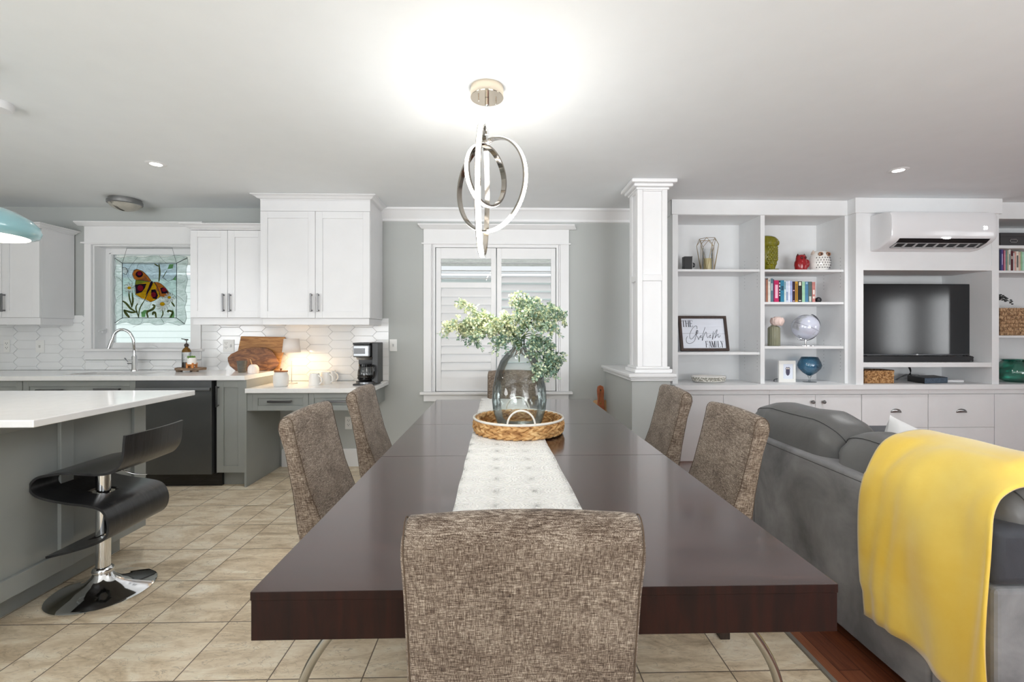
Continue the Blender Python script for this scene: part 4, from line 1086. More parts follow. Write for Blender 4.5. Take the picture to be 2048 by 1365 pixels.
# ================================================================== BUILT-IN WALL UNITS
YU, YT, YCn = 3.93, 3.84, 3.82
ZN = .803
XL0, XTs, XT1 = UX(1345, YU), UX(1712, YT), UX(1998, YT)
XR1 = 5.55
mb = MB(); mb.box((XL0 - .02, YCn, .762), (XR1, WB - .001, ZN))
tag(mb.build('cabinet_top', SHELF, bevel=.002), 'long white top over the built-in base cabinets', 'countertop')
YBs = 3.85
def builtin(u0, u1, label, fronts, x1=None, x0=None):
    a = UX(u0, YBs) if x0 is None else x0; b_ = UX(u1, YBs) if x1 is None else x1
    t = thing('base_cabinet', label, 'cabinet', ((a + b_) / 2, 4.07, 0))
    mb = MB(); mb.box((a, YBs + .02, .145), (b_ - .001, WB - .0175, .7615)); mb.box((a, YBs + .07, .0003), (b_ - .001, WB - .0175, .145)); mb.box((a, YBs - .004, .722), (b_ - .001, YBs + .02, .7615))
    mb.build('cabinet_body', SHELF, t)
    for kind, ua, ub, z0, z1, hu, hv in fronts:
        xa = a + .001 if ua is None else UX(ua, YBs); xb = b_ - .002 if ub is None else UX(ub, YBs)
        f = MB().box((xa + .0015, YBs, z0), (xb - .0015, YBs + .0195, z1)).build(kind, SHELF, t, bevel=.0015)
        if hu is None: continue
        p = PY(hu, hv, YBs)
        mb = MB()
        if kind == 'door':
            mb.lathe((p.x, YBs, p.z), [(.006, -.0005), (.006, -.012), (.012, -.017), (.0165, -.024), (.013, -.031), (.0, -.033)], 18, axis='y')
            mb.build('knob', NICKEL, f, smooth=50)
        else:
            rows = []
            for i in range(9):
                th = PI * i / 8
                rows.append([(p.x - .048 * math.cos(th) * math.cos(ph) , YBs - .0005 - .026 * math.sin(ph) * math.sin(th) , p.z - .012 + .034 * math.sin(th) * (.35 + .65 * math.cos(ph))) for ph in (PI / 2 * k / 6 for k in range(7))])
            mb.grid(rows); mb.build('cup_pull', NICKEL, f, smooth=60, solid=.002)
    return t
zd0, zd1 = .150, .716
zsp = VZ(1790, 856, YBs)
builtin(0, 1539, 'white built-in base cabinet behind the two right-hand dining chairs', [('door', None, 1447, zd0, zd1, 1438, 832), ('door', 1447, None, zd0, zd1, 1457, 832)], x0=XL0 - .018)
builtin(1539, 1723.5, 'white built-in base cabinet with two round knobs', [('door', None, 1631, zd0, zd1, 1623, 804), ('door', 1631, None, zd0, zd1, 1645, 804)])
builtin(1723.5, 1856.5, 'white built-in cabinet of two drawers right of the knobbed doors', [('drawer', None, None, zsp + .001, zd1, 1792, 823), ('drawer', None, None, zd0, zsp - .001, 1792, 889)])
builtin(1856.5, 1989, 'white built-in cabinet of two drawers nearest the right edge', [('drawer', None, None, zsp + .001, zd1, 1923, 823), ('drawer', None, None, zd0, zsp - .001, 1923, 889)])
builtin(1989, 0, 'white built-in base cabinet with plain door at the right edge', [('door', None, 2110, zd0, zd1, None, None), ('door', 2110, None, zd0, zd1, None, None)], x1=XR1)

ZH = VZ(1500, 431, YU)
def shelfbox(mb, a, b_, v_top, v_bot, u, yf=YU + .012, th=None):
    z1 = VZ(u, v_top, yf); z0 = VZ(u, v_bot, yf)
    mb.box((a + .001, yf, z0), (b_ - .001, WB - .012, z1)); return z1
t = thing('bookcase', 'white built-in bookcase of two bays left of the television', 'bookcase', ((XL0 + XTs) / 2, 4.1, ZN + .0002))
XD0, XD1 = UX(1521, YU), UX(1529.5, YU)
XLi, XRi = UX(1356, YU), UX(1689.5, YU)
zb0 = ZN + .0003
MB().box((XL0, WB - .011, zb0), (XTs, WB - .0008, ZC - .001)).build('back_panel', SHELF, t)
MB().box((XL0, YU, zb0), (XLi, WB - .0112, ZC - .001)).build('side_panel', SHELF, t, bevel=.001)
MB().box((XRi, YU, zb0), (XTs - .001, WB - .0112, ZC - .001)).build('side_panel', SHELF, t, bevel=.001)
MB().box((XD0, YU, zb0), (XD1, WB - .0112, ZH)).build('divider', SHELF, t, bevel=.001)
mb = MB(); mb.box((XLi, YU + .0, ZH), (XRi, WB - .0112, ZC - .001)); mb.box((XL0 - .012, YU - .014, ZH + .002), (XTs - .001, YU - .0002, ZC - .001)); mb.box((XL0 - .012, YU - .0142, ZH + .002), (XL0 - .0005, WB - .015, ZC - .001)); mb.build('header', SHELF, t, bevel=.001)
ZS = {}
for key, a, b_, vt, vb, u in (('a1', XLi, XD0, 539, 543.5, 1440), ('a2', XLi, XD0, 705, 710, 1440), ('b1', XD1, XRi, 539.5, 544, 1610), ('b2', XD1, XRi, 604.5, 609, 1610), ('b3', XD1, XRi, 693, 698, 1610)):
    mb = MB(); ZS[key] = shelfbox(mb, a, b_, vt, vb, u); mb.build('shelf', SHELF, t, bevel=.001)
mb = MB()
for xx in (XD0 - .0008, XRi - .0008):
    for yy in (YU + .05, YU + .26):
        for k in range(18):
            zz = .92 + k * .032 + (0 if k < 9 else .45)
            if zz < ZH - .1: mb.lathe((xx, yy, zz), [(.003, 0), (.003, .0007)], 8, axis='x')
mb.build('pin_holes', M('hole_grey', (120, 120, 122), .8, var=0), t)
# tv unit
t = thing('media_unit', 'white built-in unit that frames the television and carries the heat pump', 'media unit', ((XTs + XT1) / 2, 4.05, ZN + .0002))
XTi, XTj = UX(1727, YT), UX(1984, YT)
zn_t, zn_s, zn_s0 = VZ(1800, 541, YT), VZ(1800, 726, YT), VZ(1800, 735, YT)
mb = MB(); mb.box((XTs, YT, zb0), (XTi, WB - .0112, ZC - .001)); mb.build('side_panel', SHELF, t, bevel=.001)
mb = MB(); mb.box((XTj, YT, zb0), (XT1, WB - .0112, ZC - .001)); mb.build('side_panel', SHELF, t, bevel=.001)
MB().box((XTi, WB - .011, zb0), (XTj, WB - .0008, ZC - .001)).build('back_panel', SHELF, t)
mb = MB(); mb.box((XTi, YT, zn_t), (XTj, YT + .35, VZ(1800, 530, YT))); mb.box((XTi, YT + .004, VZ(1800, 530, YT)), (XTj, YT + .35, ZC - .001)); mb.build('upper_panel', SHELF, t, bevel=.001)
mb = MB(); zh = VZ(1800, 427, YT); mb.box((XTs - .016, YT - .014, zh), (XT1 + .016, YT - .0003, ZC - .001)); mb.box((XTs - .016, YT - .0002, zh), (XTs - .0005, YU - .015, ZC - .001)); mb.box((XT1 + .0005, YT - .0002, zh), (XT1 + .016, YU - .0005, ZC - .001)); mb.build('header', SHELF, t, bevel=.001)
MB().box((XTi + .001, YT + .004, zn_s0), (XTj - .001, WB - .012, zn_s)).build('shelf', SHELF, t, bevel=.001)
# right bookcase
t = thing('bookcase', 'white built-in bookcase at the right edge beyond the television', 'bookcase', (4.9, 4.1, ZN + .0002))
MB().box((XT1 + .001, WB - .011, zb0), (XR1, WB - .0008, ZC - .001)).build('back_panel', SHELF, t)
MB().box((XT1 + .001, YU, zb0), (XT1 + .018, WB - .0112, ZC - .001)).build('side_panel', SHELF, t)
MB().box((XR1 - .03, YU, zb0), (XR1, WB - .0112, ZC - .001)).build('side_panel', SHELF, t)
mb = MB(); mb.box((XT1 + .018, YU, VZ(2020, 438, YU)), (XR1 - .03, WB - .0112, ZC - .001)); mb.build('header', SHELF, t, bevel=.001)
for key, vt, vb in (('r1', 491, 497), ('r2', 541.5, 546), ('r3', 671.5, 676)):
    mb = MB(); ZS[key] = shelfbox(mb, XT1 + .018, XR1 - .03, vt, vb, 2020); mb.build('shelf', SHELF, t, bevel=.001)

# ---- heat pump
hY = YT + .003
hx0, hx1 = PY(1741, 460, hY).x, UX(1999, YT - .215)
hz0, hz1 = VZ(1745, 504, hY), VZ(1745, 432, hY)
t = thing('heat_pump', 'white wall-mounted heat pump head above the television', 'heat pump', ((hx0 + hx1) / 2, hY - .1, hz0))
dp = .215; prof = [(0, hz0 + .0), (0, hz1), (-.03, hz1 + .0), (-.15, hz1 - .004), (-.195, hz1 - .018), (-.212, hz1 - .05), (-.215, hz1 - .12), (-.213, hz0 + .10), (-.200, hz0 + .072), (-.17, hz0 + .048), (-.10, hz0 + .018), (-.05, hz0 + .004)]
rows = []
for f_, sc in ((0, .90), (.006, .965), (.02, .99), (.05, 1.0), (.95, 1.0), (.98, .99), (.994, .965), (1, .90)):
    x = hx0 + (hx1 - hx0) * f_; zc = (hz0 + hz1) / 2
    rows.append([(x, hY - .0005 + y * (sc if y < -.02 else 1), zc + (z_ - zc) * (1 - (1 - sc) * .5)) for y, z_ in prof])
mb = MB(); mb.grid(rows, closed_v=True); n = len(prof); L_ = len(rows)
mb.f.append(list(range(n))); mb.mi.append(0); mb.f.append([(L_ - 1) * n + k for k in range(n)][::-1]); mb.mi.append(0)
mb.build('housing', M('gloss_white_plastic', (228, 228, 230), .14, var=.004), t, smooth=40)
mb = MB()
vy0, vz0, vy1, vz1 = hY - .2045, hz0 + .076, hY - .105, hz0 + .016
xa, xb = hx0 + .075, hx1 - .06
mb.prism([(xa, vy0, vz0 - .002), (xa, hY - .172, hz0 + .0455), (xa, vy1, vz1), (xa, vy1, vz1 + .01), (xa, vy0 + .012, vz0 + .006)], (xb - xa, 0, 0)); mb.build('air_outlet', BLACK, t)
mb = MB()
def slat(f0, f1, r0, r1):
    y0_, z0_ = vy0 + (vy1 - vy0) * r0, vz0 + (vz1 - vz0) * r0; y1_, z1_ = vy0 + (vy1 - vy0) * r1, vz0 + (vz1 - vz0) * r1
    mb.prism([(xa + (xb - xa) * f0, y0_ - .006, z0_ - .007), (xa + (xb - xa) * f0, y1_ - .006, z1_ - .007), (xa + (xb - xa) * f0, y1_ - .002, z1_ + .001), (xa + (xb - xa) * f0, y0_ - .002, z0_ + .001)], ((xb - xa) * (f1 - f0), 0, 0))
slat(.0, .96, .40, .47); slat(0, .96, .92, 1.0)
for k in range(9): f0 = k / 8.6; slat(f0, f0 + .022, .42, .95)
mb.build('louver', M('louver_grey', (178, 178, 180), .35, var=0), t)
dvs, dfs = text_mesh('20', .040); p = PY(1971, 459, hY - dp)
LEDW = M('led_white', (255, 255, 255), .5, var=0, emit=(255, 255, 255), estr=1.0)
mb = MB(); mb.add([(p.x + v.x * .9, hY - dp - .0015, p.z - .001 + v.y) for v in dvs], dfs); mb.build('display_digits', LEDW, t)
dvs, dfs = text_mesh('TOSOT', .019); p = PY(1893, 477.5, hY - dp + .004)
mb = MB(); mb.add([(p.x + v.x * 1.12, hY - dp - .0003 + .002, p.z - .004 + v.y) for v in dvs], dfs); mb.build('lettering', LEDW, t)

# ---- television and soundbar
tY = 4.03; tx1 = UX(1953.5, tY); tz1, tz0 = VZ(1900, 568.5, tY), VZ(1900, 711, tY); txc = UX(1834, tY); tx0 = 2 * txc - tx1
t = thing('television', 'large flat television in the niche under the heat pump', 'television', (txc, tY + .03, zn_s))
mb = MB(); mb.box((tx0, tY, tz0), (tx1, tY + .03, tz1)); mb.build('tv_frame', BLKGLOSS, t, bevel=.003)
mb = MB(); mb.box((tx0 + .008, tY - .0012, tz0 + .018), (tx1 - .010, tY - .0002, tz1 - .008)); mb.build('screen', M('tv_screen', (30, 31, 34), .12, var=0, spec=.6), t)
mb = MB(); mb.box((tx0 + .002, tY - .002, tz0 + .001), (tx1 - .002, tY - .0002, tz0 + .013)); mb.build('chin', M('chin_grey', (84, 85, 88), .3, .6, var=0), t)
dvs, dfs = text_mesh('LG', .014); mb = MB(); mb.add([(txc + v.x, tY - .0028, tz0 + .003 + v.y) for v in dvs], dfs); mb.build('logo', M('logo_silver', (220, 220, 222), .3, var=0, emit=(230, 230, 230), estr=.5), t)
mb = MB()
for s in (-1, 1):
    xx = txc + s * .46
    mb.tube([(xx, tY + .015, tz0 + .004), (xx + s * .07, tY - .10, zn_s + .006)], .006, 8); mb.tube([(xx, tY + .015, tz0 + .004), (xx + s * .07, tY + .13, zn_s + .006)], .006, 8)
mb.build('stand_leg', BLACK, t)
sb1 = UX(1948, tY - .10)
t = thing('soundbar', 'long black soundbar below the television', 'soundbar', (txc, tY - .06, zn_s))
mb = MB(); mb.box((sb1 - 1.0, tY - .10, zn_s + .0005), (sb1, tY - .03, VZ(1850, 713, tY - .10))); mb.build('soundbar_body', M('speaker_black', (38, 38, 40), .7, var=.05, bmp=.3, bscale=400), t, bevel=.008)
mb = MB(); mb.box((sb1 - .035, tY - .1012, zn_s + .006), (sb1 - .02, tY - .0998, zn_s + .009)); mb.build('badge', NICKEL, t)

# ================================================================== SHELF OBJECTS
yo = 4.08
# black framed block / camera-like speaker (top left)
z = ZS['a1'] + .0005
x0, x1 = UX(1369, yo), UX(1384, yo); zt1 = VZ(1375, 513, yo)
t = thing('desk_clock', 'small black box clock with round knob on the top left shelf', 'clock', ((x0 + x1) / 2, yo, z))
mb = MB(); mb.box((x0, yo, z), (x1, yo + .06, zt1)); mb.build('clock_case', BLACK, t, bevel=.003)
mb = MB(); mb.box((x1 + .0002, yo - .002, z), (x1 + .006, yo + .062, zt1 + .002)); mb.build('side_plate', NICKEL, t)
mb = MB(); mb.lathe((x1 + .006, yo + .03, (z + zt1) / 2 - .008), [(.026, 0), (.028, .012), (.02, .016), (.02, .026), (.0, .028)], 20, axis='x'); mb.build('knob', M('dark_metal', (60, 60, 62), .35, .6), t, smooth=40)
# geometric lantern
lx, lyy = UX(1421, yo), yo + .06
t = thing('lantern', 'geometric gold wire lantern holding a cream candle', 'lantern', (lx, lyy, z))
hgt = VZ(1421, 474.5, yo) - z
def ringp(r, zz, n=6, ph=0): return [(lx + r * math.cos(2 * PI * k / n + ph), lyy + r * math.sin(2 * PI * k / n + ph), z + zz) for k in range(n)]
A, B, C_, D = ringp(.062, .003), ringp(.094, hgt * .80, 6, PI / 6), ringp(.075, hgt * .98), ringp(.05, hgt - .003)
mb = MB(); rw = .0022
for R_ in (A, C_): 
    for k in range(6): mb.tube([R_[k], R_[(k + 1) % 6]], rw, 5)
for k in range(6):
    mb.tube([A[k], B[k]], rw, 5); mb.tube([A[(k + 1) % 6], B[k]], rw, 5); mb.tube([B[k], C_[k]], rw, 5); mb.tube([B[k], C_[(k + 1) % 6]], rw, 5)
mb.build('wire_frame', M('antique_gold', (168, 146, 104), .3, .9, var=.03), t)
mb = MB(); mb.lathe((lx, lyy, z), [(.058, .001), (.058, .005)], 24); mb.build('base_plate', MATS['antique_gold'], t)
mb = MB(); mb.lathe((lx, lyy, z), [(.045, .006), (.045, hgt * .72)], 26, cap=False); mb.build('glass_cylinder', JARG, t, smooth=50)
mb = MB(); mb.lathe((lx, lyy, z), [(.036, .006), (.037, .12), (.034, .125), (.0, .122)], 24); mb.build('candle', M('cream_candle', (232, 214, 160), .5, var=.02), t, smooth=40)
# family sign
z = ZS['a2'] + .0005; Y0 = 4.06
q0, q1 = PY(1361.5, 703, Y0), PY(1458, 703, Y0); sgW = q1.x - q0.x; sgH = VZ(1400, 632.5, Y0 + .05) - z; lean = math.atan2(.07, sgH)
t = thing('family_sign', 'framed white sign with family name leaning on the left bookcase shelf', 'sign', ((q0.x + q1.x) / 2, Y0, z))
def sp(a, b_, d=0.0):
    """sign-plane point: a along the width, b up the leaning face, d toward the room"""
    return (q0.x + a, Y0 + b_ * math.sin(lean) - d * math.cos(lean), z + b_ * math.cos(lean) + d * math.sin(lean) + .006)
def sbox(mb, a0, a1, b0, b1, d0, d1): mb.prism([sp(a0, b0, d0), sp(a1, b0, d0), sp(a1, b1, d0), sp(a0, b1, d0)], Vector(sp(0, 0, d1)) - Vector(sp(0, 0, d0)))
fw = .023; mb = MB()
sbox(mb, 0, sgW, 0, fw, -.012, .014); sbox(mb, 0, sgW, sgH - fw, sgH, -.012, .014); sbox(mb, 0, fw, fw, sgH - fw, -.012, .014); sbox(mb, sgW - fw, sgW, fw, sgH - fw, -.012, .014)
mb.build('frame', FRAMEW, t, bevel=.001)
mb = MB(); sbox(mb, fw, sgW - fw, fw, sgH / 2 - .001, -.006, .0); sbox(mb, fw, sgW - fw, sgH / 2 + .001, sgH - fw, -.006, .0); mb.build('board', M('sign_white', (226, 230, 240), .6, var=.02, scl=(1, 1, 12)), t)
INK = M('sign_ink', (40, 42, 54), .7, var=0)

mb = MB()
def sq(a0, b0, a1, b1): sbox(mb, min(a0, a1), max(a0, a1), min(b0, b1), max(b0, b1), .0002, .0012)
def stroke(a0, b0, a1, b1, w_): mb.prism([sp(a0 - w_ / 2, b0, .0002), sp(a0 + w_ / 2, b0, .0002), sp(a1 + w_ / 2, b1, .0002), sp(a1 - w_ / 2, b1, .0002)], Vector(sp(0, 0, .0012)) - Vector(sp(0, 0, .0002)))
def letter(ch, x, y, W_, H_):
    k = W_ * .24; h = W_ * .07; sr = W_ * .16
    def v(a): sq(x + a, y, x + a + k, y + H_); serif(a)
    def serif(a, top=True, bot=True):
        if bot: sq(x + a - sr * .6, y, x + a + k + sr * .6, y + h)
        if top: sq(x + a - sr * .6, y + H_ - h, x + a + k + sr * .6, y + H_)
    if ch == 'T': sq(x + W_ / 2 - k / 2, y, x + W_ / 2 + k / 2, y + H_); sq(x, y + H_ - h, x + W_, y + H_); sq(x, y + H_ * .78, x + h, y + H_); sq(x + W_ - h, y + H_ * .78, x + W_, y + H_); sq(x + W_ / 2 - k, y, x + W_ / 2 + k, y + h)
    if ch == 'H': v(0); v(W_ - k); sq(x + k, y + H_ * .5, x + W_ - k, y + H_ * .5 + h)
    if ch in 'EFL':
        v(.08 * W_)
        if ch != 'F': sq(x + k, y, x + W_, y + h); sq(x + W_ - h, y, x + W_, y + H_ * .25)
        if ch != 'L': sq(x + k, y + H_ - h, x + W_, y + H_); sq(x + W_ - h, y + H_ * .78, x + W_, y + H_); sq(x + k, y + H_ * .5, x + W_ * .75, y + H_ * .5 + h); sq(x + W_ * .75 - h, y + H_ * .42, x + W_ * .75, y + H_ * .62)
    if ch == 'I': v(W_ / 2 - k / 2)
    if ch == 'A': stroke(x + h, y, x + W_ * .5 - k * .2, y + H_, h * 1.2); stroke(x + W_ - k / 2, y, x + W_ * .5, y + H_, k); sq(x + W_ * .22, y + H_ * .32, x + W_ * .75, y + H_ * .32 + h); sq(x - sr * .4, y, x + sr * 1.4, y + h); sq(x + W_ - k - sr * .4, y, x + W_ + sr * .6, y + h)
    if ch == 'M': sq(x + h * .3, y, x + h * 1.5, y + H_); sq(x + W_ - k, y, x + W_, y + H_); stroke(x + W_ * .5, y, x + h * 1.2, y + H_, k); stroke(x + W_ * .5, y, x + W_ - k * .7, y + H_, h); sq(x - sr * .4, y, x + sr * 1.6, y + h); sq(x - sr * .3, y + H_ - h, x + sr, y + H_); sq(x + W_ - k - sr * .5, y, x + W_ + sr * .5, y + h); sq(x + W_ - k, y + H_ - h, x + W_ + sr * .5, y + H_)
    if ch == 'Y': sq(x + W_ / 2 - k / 2, y, x + W_ / 2 + k / 2, y + H_ * .5); stroke(x + W_ / 2, y + H_ * .45, x + k * .5, y + H_, k); stroke(x + W_ / 2 + k * .2, y + H_ * .45, x + W_ - h, y + H_, h * 1.2); sq(x - sr * .3, y + H_ - h, x + k + sr, y + H_); sq(x + W_ - sr * 1.6, y + H_ - h, x + W_ + sr * .4, y + H_); sq(x + W_ / 2 - k, y, x + W_ / 2 + k, y + h)
# photo zoom -> sign-plane coordinates
def zc(a, b_): # a,b in the 1536x1365 zoom
    fb = (708 - b_) / (708 - 104); left = 182 - 42 * fb; right = 1000 - 65 * fb
    return ((a - left) / (right - left) * sgW, fb * sgH)
def word(wd, xa, xb, yb, yt, gap=.16):
    n = len(wd); wts = [{'I': .55, 'M': 1.25}.get(c, 1) for c in wd]; unit = (xb - xa) / (sum(wts) + gap * (n - 1)); x = xa
    for c, wt in zip(wd, wts): letter(c, x, yb, unit * wt, yt - yb); x += unit * (wt + gap)
a0 = zc(212, 292); a1 = zc(380, 178); word('THE', a0[0] - .001, a1[0], a0[1], a1[1])
a0 = zc(608, 648); a1 = zc(900, 538); word('FAMILY', a0[0], a1[0], a0[1], a1[1])
mb.build('block_lettering', INK, t)
mb = MB()
for st in ([(460, 330), (455, 280), (420, 280), (370, 340), (335, 430), (345, 495), (380, 495), (430, 430), (465, 350)], [(465, 350), (440, 450), (410, 540), (340, 580), (285, 560), (278, 500), (300, 455)], [(440, 400), (450, 355), (475, 360), (465, 410), (440, 430), (465, 460), (485, 515)], [(485, 515), (500, 470), (530, 440), (515, 480), (545, 470)], [(595, 300), (570, 380), (550, 470), (548, 530), (570, 460), (605, 385), (620, 400), (622, 450), (640, 485)], [(640, 485), (665, 450), (690, 430), (670, 480), (700, 470)], [(735, 370), (725, 440), (718, 515), (740, 440), (790, 345), (795, 370), (770, 450), (760, 490)], [(760, 490), (790, 440), (815, 420), (812, 450), (830, 475), (852, 440)]):
    pts = [Vector(sp(*zc(a, b_), .0015)) for a, b_ in st]
    mb.tube(bez(pts, 5), .0016, 5)
mb.build('script_lettering', INK, t)
# oval platter
z = ZN + .0006
bxc, byc = UX(1418, 4.05), 4.06
t = thing('serving_bowl', 'shallow oval white bowl with grey pattern under the family sign', 'bowl', (bxc, byc, z))
def patterned():
    m, nt, b = new_mat('grey_leaf_pattern'); v = coords(nt, (1, 1, 1)); vo = N(nt, 'ShaderNodeTexVoronoi'); vo.inputs['Scale'].default_value = 75; nt.links.new(v, vo.inputs['Vector'])
    nt.links.new(ramp(nt, vo.outputs['Distance'], [(.35, lin((224, 222, 214))), (.5, lin((150, 148, 138)))]), b.inputs['Base Color']); b.inputs['Roughness'].default_value = .35; return m
PAT = patterned()
mb = MB(); mb.m = 1; mb.lathe((bxc, byc, z), [(.10, 0), (.135, .006), (.15, .014)], 48, sy=.62, cap=True); mb.m = 0; mb.lathe((bxc, byc, z), [(.15, .014), (.155, .05)], 48, sy=.62, cap=False); mb.m = 1; mb.lathe((bxc, byc, z), [(.155, .05), (.156, .058), (.150, .058), (.145, .05), (.13, .012), (.0, .010)], 48, sy=.62, cap=False)
mb.build('bowl_body', [PAT, CERAM], t, smooth=50)

# right bay, top: three owl figurines
z = ZS['b1'] + .0005
def owl(name, label, u, y, h, rx, mat, kind):
    cx = UX(u, y)
    t = thing(name, label, 'figurine', (cx, y, z)); return t, cx
hO = VZ(1540, 473, 4.1) - z
t, cx = owl('owl_figurine', 'tall olive green ceramic owl half hidden by the bookcase divider', 1534, 4.10, hO, .09, None, 0)
OL = M('olive_glaze', (120, 116, 22), .18, var=.12, vscale=30, bmp=.35, bscale=70)
mb = MB(); rows = []
for zz, rx, ry, ox in ((0, .0, .0, .0), (0, .052, .05, .012), (.10, .055, .055, .012), (.16, .066, .062, .008), (.36, .080, .072, 0), (.56, .088, .075, -.002), (.68, .085, .072, 0), (.72, .076, .066, .004), (.78, .082, .070, .01), (.88, .084, .07, .012), (.95, .070, .06, .004), (1.0, .058, .03, -.01), (1.0, 0, 0, -.01)):
    rows.append([(cx + ox + rx * math.cos(a), 4.10 + ry * math.sin(a), z + zz * hO) for a in (2 * PI * k / 28 for k in range(28))])
mb.grid(rows, closed_v=True)
mb.ball((cx + .076, 4.075, z + hO * .80), .022, .02, .028, 12, 8)
for k in range(9):
    for j in range(7): a = -1.9 + j * .33 + (k % 2) * .16; zz = .22 + k * .055; r = .079 if zz > .3 else .07; mb.ball((cx + r * math.cos(a), 4.10 + r * .86 * math.sin(a), z + hO * zz), .014, .010, .017, 8, 6)
mb.build('owl_body', OL, t, smooth=60)
mb = MB(); mb.ball((cx + .055, 4.055, z + .010), .032, .03, .012, 12, 8); mb.ball((cx + .0, 4.035, z + .010), .026, .03, .012, 12, 8); mb.build('feet', OL, t, smooth=60)
RED = M('red_glaze', (150, 30, 36), .15, var=.1, vscale=25, bmp=.2, bscale=90)
yv = 4.06; cx = UX(1602, yv); hR = VZ(1600, 508, yv) - z
t = thing('owl_figurine', 'small red ceramic owl in the middle of the top shelf', 'figurine', (cx, yv, z))
mb = MB(); rows = []
for zz, rx in ((0, 0), (0, .044), (.10, .050), (.35, .057), (.52, .055), (.64, .045), (.74, .044), (.86, .040), (.93, .028), (.95, 0)):
    rows.append([(cx + rx * math.cos(a), yv + rx * .85 * math.sin(a), z + zz * hR) for a in (2 * PI * k / 26 for k in range(26))])
mb.grid(rows, closed_v=True); mb.ball((cx + .047, yv - .01, z + hR * .42), .018, .03, .04, 12, 8); mb.build('owl_body', RED, t, smooth=60)
mb = MB()
for s in (-1, 1): mb.lathe((cx + s * .03, yv, z + hR * .85), [(.014, 0), (.009, .012), (.0, .026)], 10)
mb.build('ear', M('dark_red_glaze', (84, 22, 28), .2, var=.1), t, smooth=50)
mb = MB(); mb.ball((cx - .016, yv - .038, z + hR * .74), .010, .005, .011, 10, 6); mb.ball((cx + .018, yv - .038, z + hR * .74), .010, .005, .011, 10, 6); mb.build('eyes', MATS['dark_red_glaze'], t, smooth=60)
yv = 4.05; cx = UX(1639, yv); hW = VZ(1640, 501, yv) - z
t = thing('owl_figurine', 'round white ceramic owl with dark speckles beside the red owl', 'figurine', (cx, yv, z))
mb = MB(); rows = []
for zz, rx in ((0, 0), (0, .058), (.06, .070), (.25, .086), (.45, .088), (.65, .080), (.78, .072), (.9, .060), (.95, .04), (.95, 0)):
    rows.append([(cx + rx * math.cos(a), yv + rx * .85 * math.sin(a), z + zz * hW) for a in (2 * PI * k / 30 for k in range(30))])
mb.grid(rows, closed_v=True); mb.build('owl_body', CERAM, t, smooth=60)
TAUPE = M('taupe_glaze', (206, 190, 178), .3, var=.03)
for s in (-1, 1):
    mb = MB(); mb.lathe((cx + s * .062, yv - .005, z + hW * .80), [(.020, 0), (.015, .018), (.0, .040)], 12); mb.build('ear', TAUPE, t, smooth=50)
mb = MB()
for s in (-1, 1): mb.ball((cx + s * .034 + .006, yv - .056, z + hW * .77), .024, .010, .020, 16, 8)
mb.build('eye_rings', M('brown_ring', (150, 110, 84), .3, var=.25, vscale=160), t, smooth=60)
mb = MB()
for s in (-1, 1): mb.ball((cx + s * .034 + .006, yv - .065, z + hW * .765), .009, .004, .009, 12, 6)
mb.build('pupils', M('dark_brown', (52, 28, 22), .2, var=0), t, smooth=60)
mb = MB(); rn = random.Random(5)
for k in range(5):
    for j in range(7):
        a = -PI / 2 + (j - 3) * .27 + (.13 if k % 2 else 0); zz = .14 + k * .115; rr = .0885 if .2 < zz < .55 else .082
        rr = .0775 + .011 * math.sin(PI * min(1, zz / .8)); mb.ball((cx + rr * math.cos(a), yv + rr * .85 * math.sin(a), z + hW * zz), .0038, .002, .0058, 8, 5)
mb.build('speckles', M('speckle_dark', (60, 56, 60), .5, var=0), t)

# books
PAGE = M('paper_pages', (226, 220, 206), .9, var=.02)
def book(u0, u1, vtop, Y, z, rgb, label, grp, depth=.15, band=None, lean=0):
    x0, x1 = UX(u0, Y) + .0004, UX(u1, Y) - .0004; zt_ = VZ((u0 + u1) / 2, vtop, Y)
    mb = MB(); c = .0018
    mb.box((x0, Y, z), (x1, Y + .004, zt_)); mb.box((x0, Y + .004, z), (x0 + c, Y + depth, zt_)); mb.box((x1 - c, Y + .004, z), (x1, Y + depth, zt_))
    mb.m = 1; mb.box((x0 + c, Y + .004, z + .003), (x1 - c, Y + depth - .004, zt_ - .004))
    mats = [M('cover_%d_%d_%d' % rgb, rgb, .45, var=.06, vscale=30), PAGE]
    if band:
        mb.m = 2; h = zt_ - z; w_ = (x1 - x0)
        for (b0, b1) in band[1]: mb.box((x0 + w_ * .2, Y - .0006, z + h * b0), (x1 - w_ * .2, Y - .0001, z + h * b1))
        mats.append(M('band_%d_%d_%d' % band[0], band[0], .5, var=.0))
    o = mb.build('book', mats); return tag(o, label, 'book', grp)
z = ZS['b2'] + .0005; G1 = 'books on the shelf under the owls'
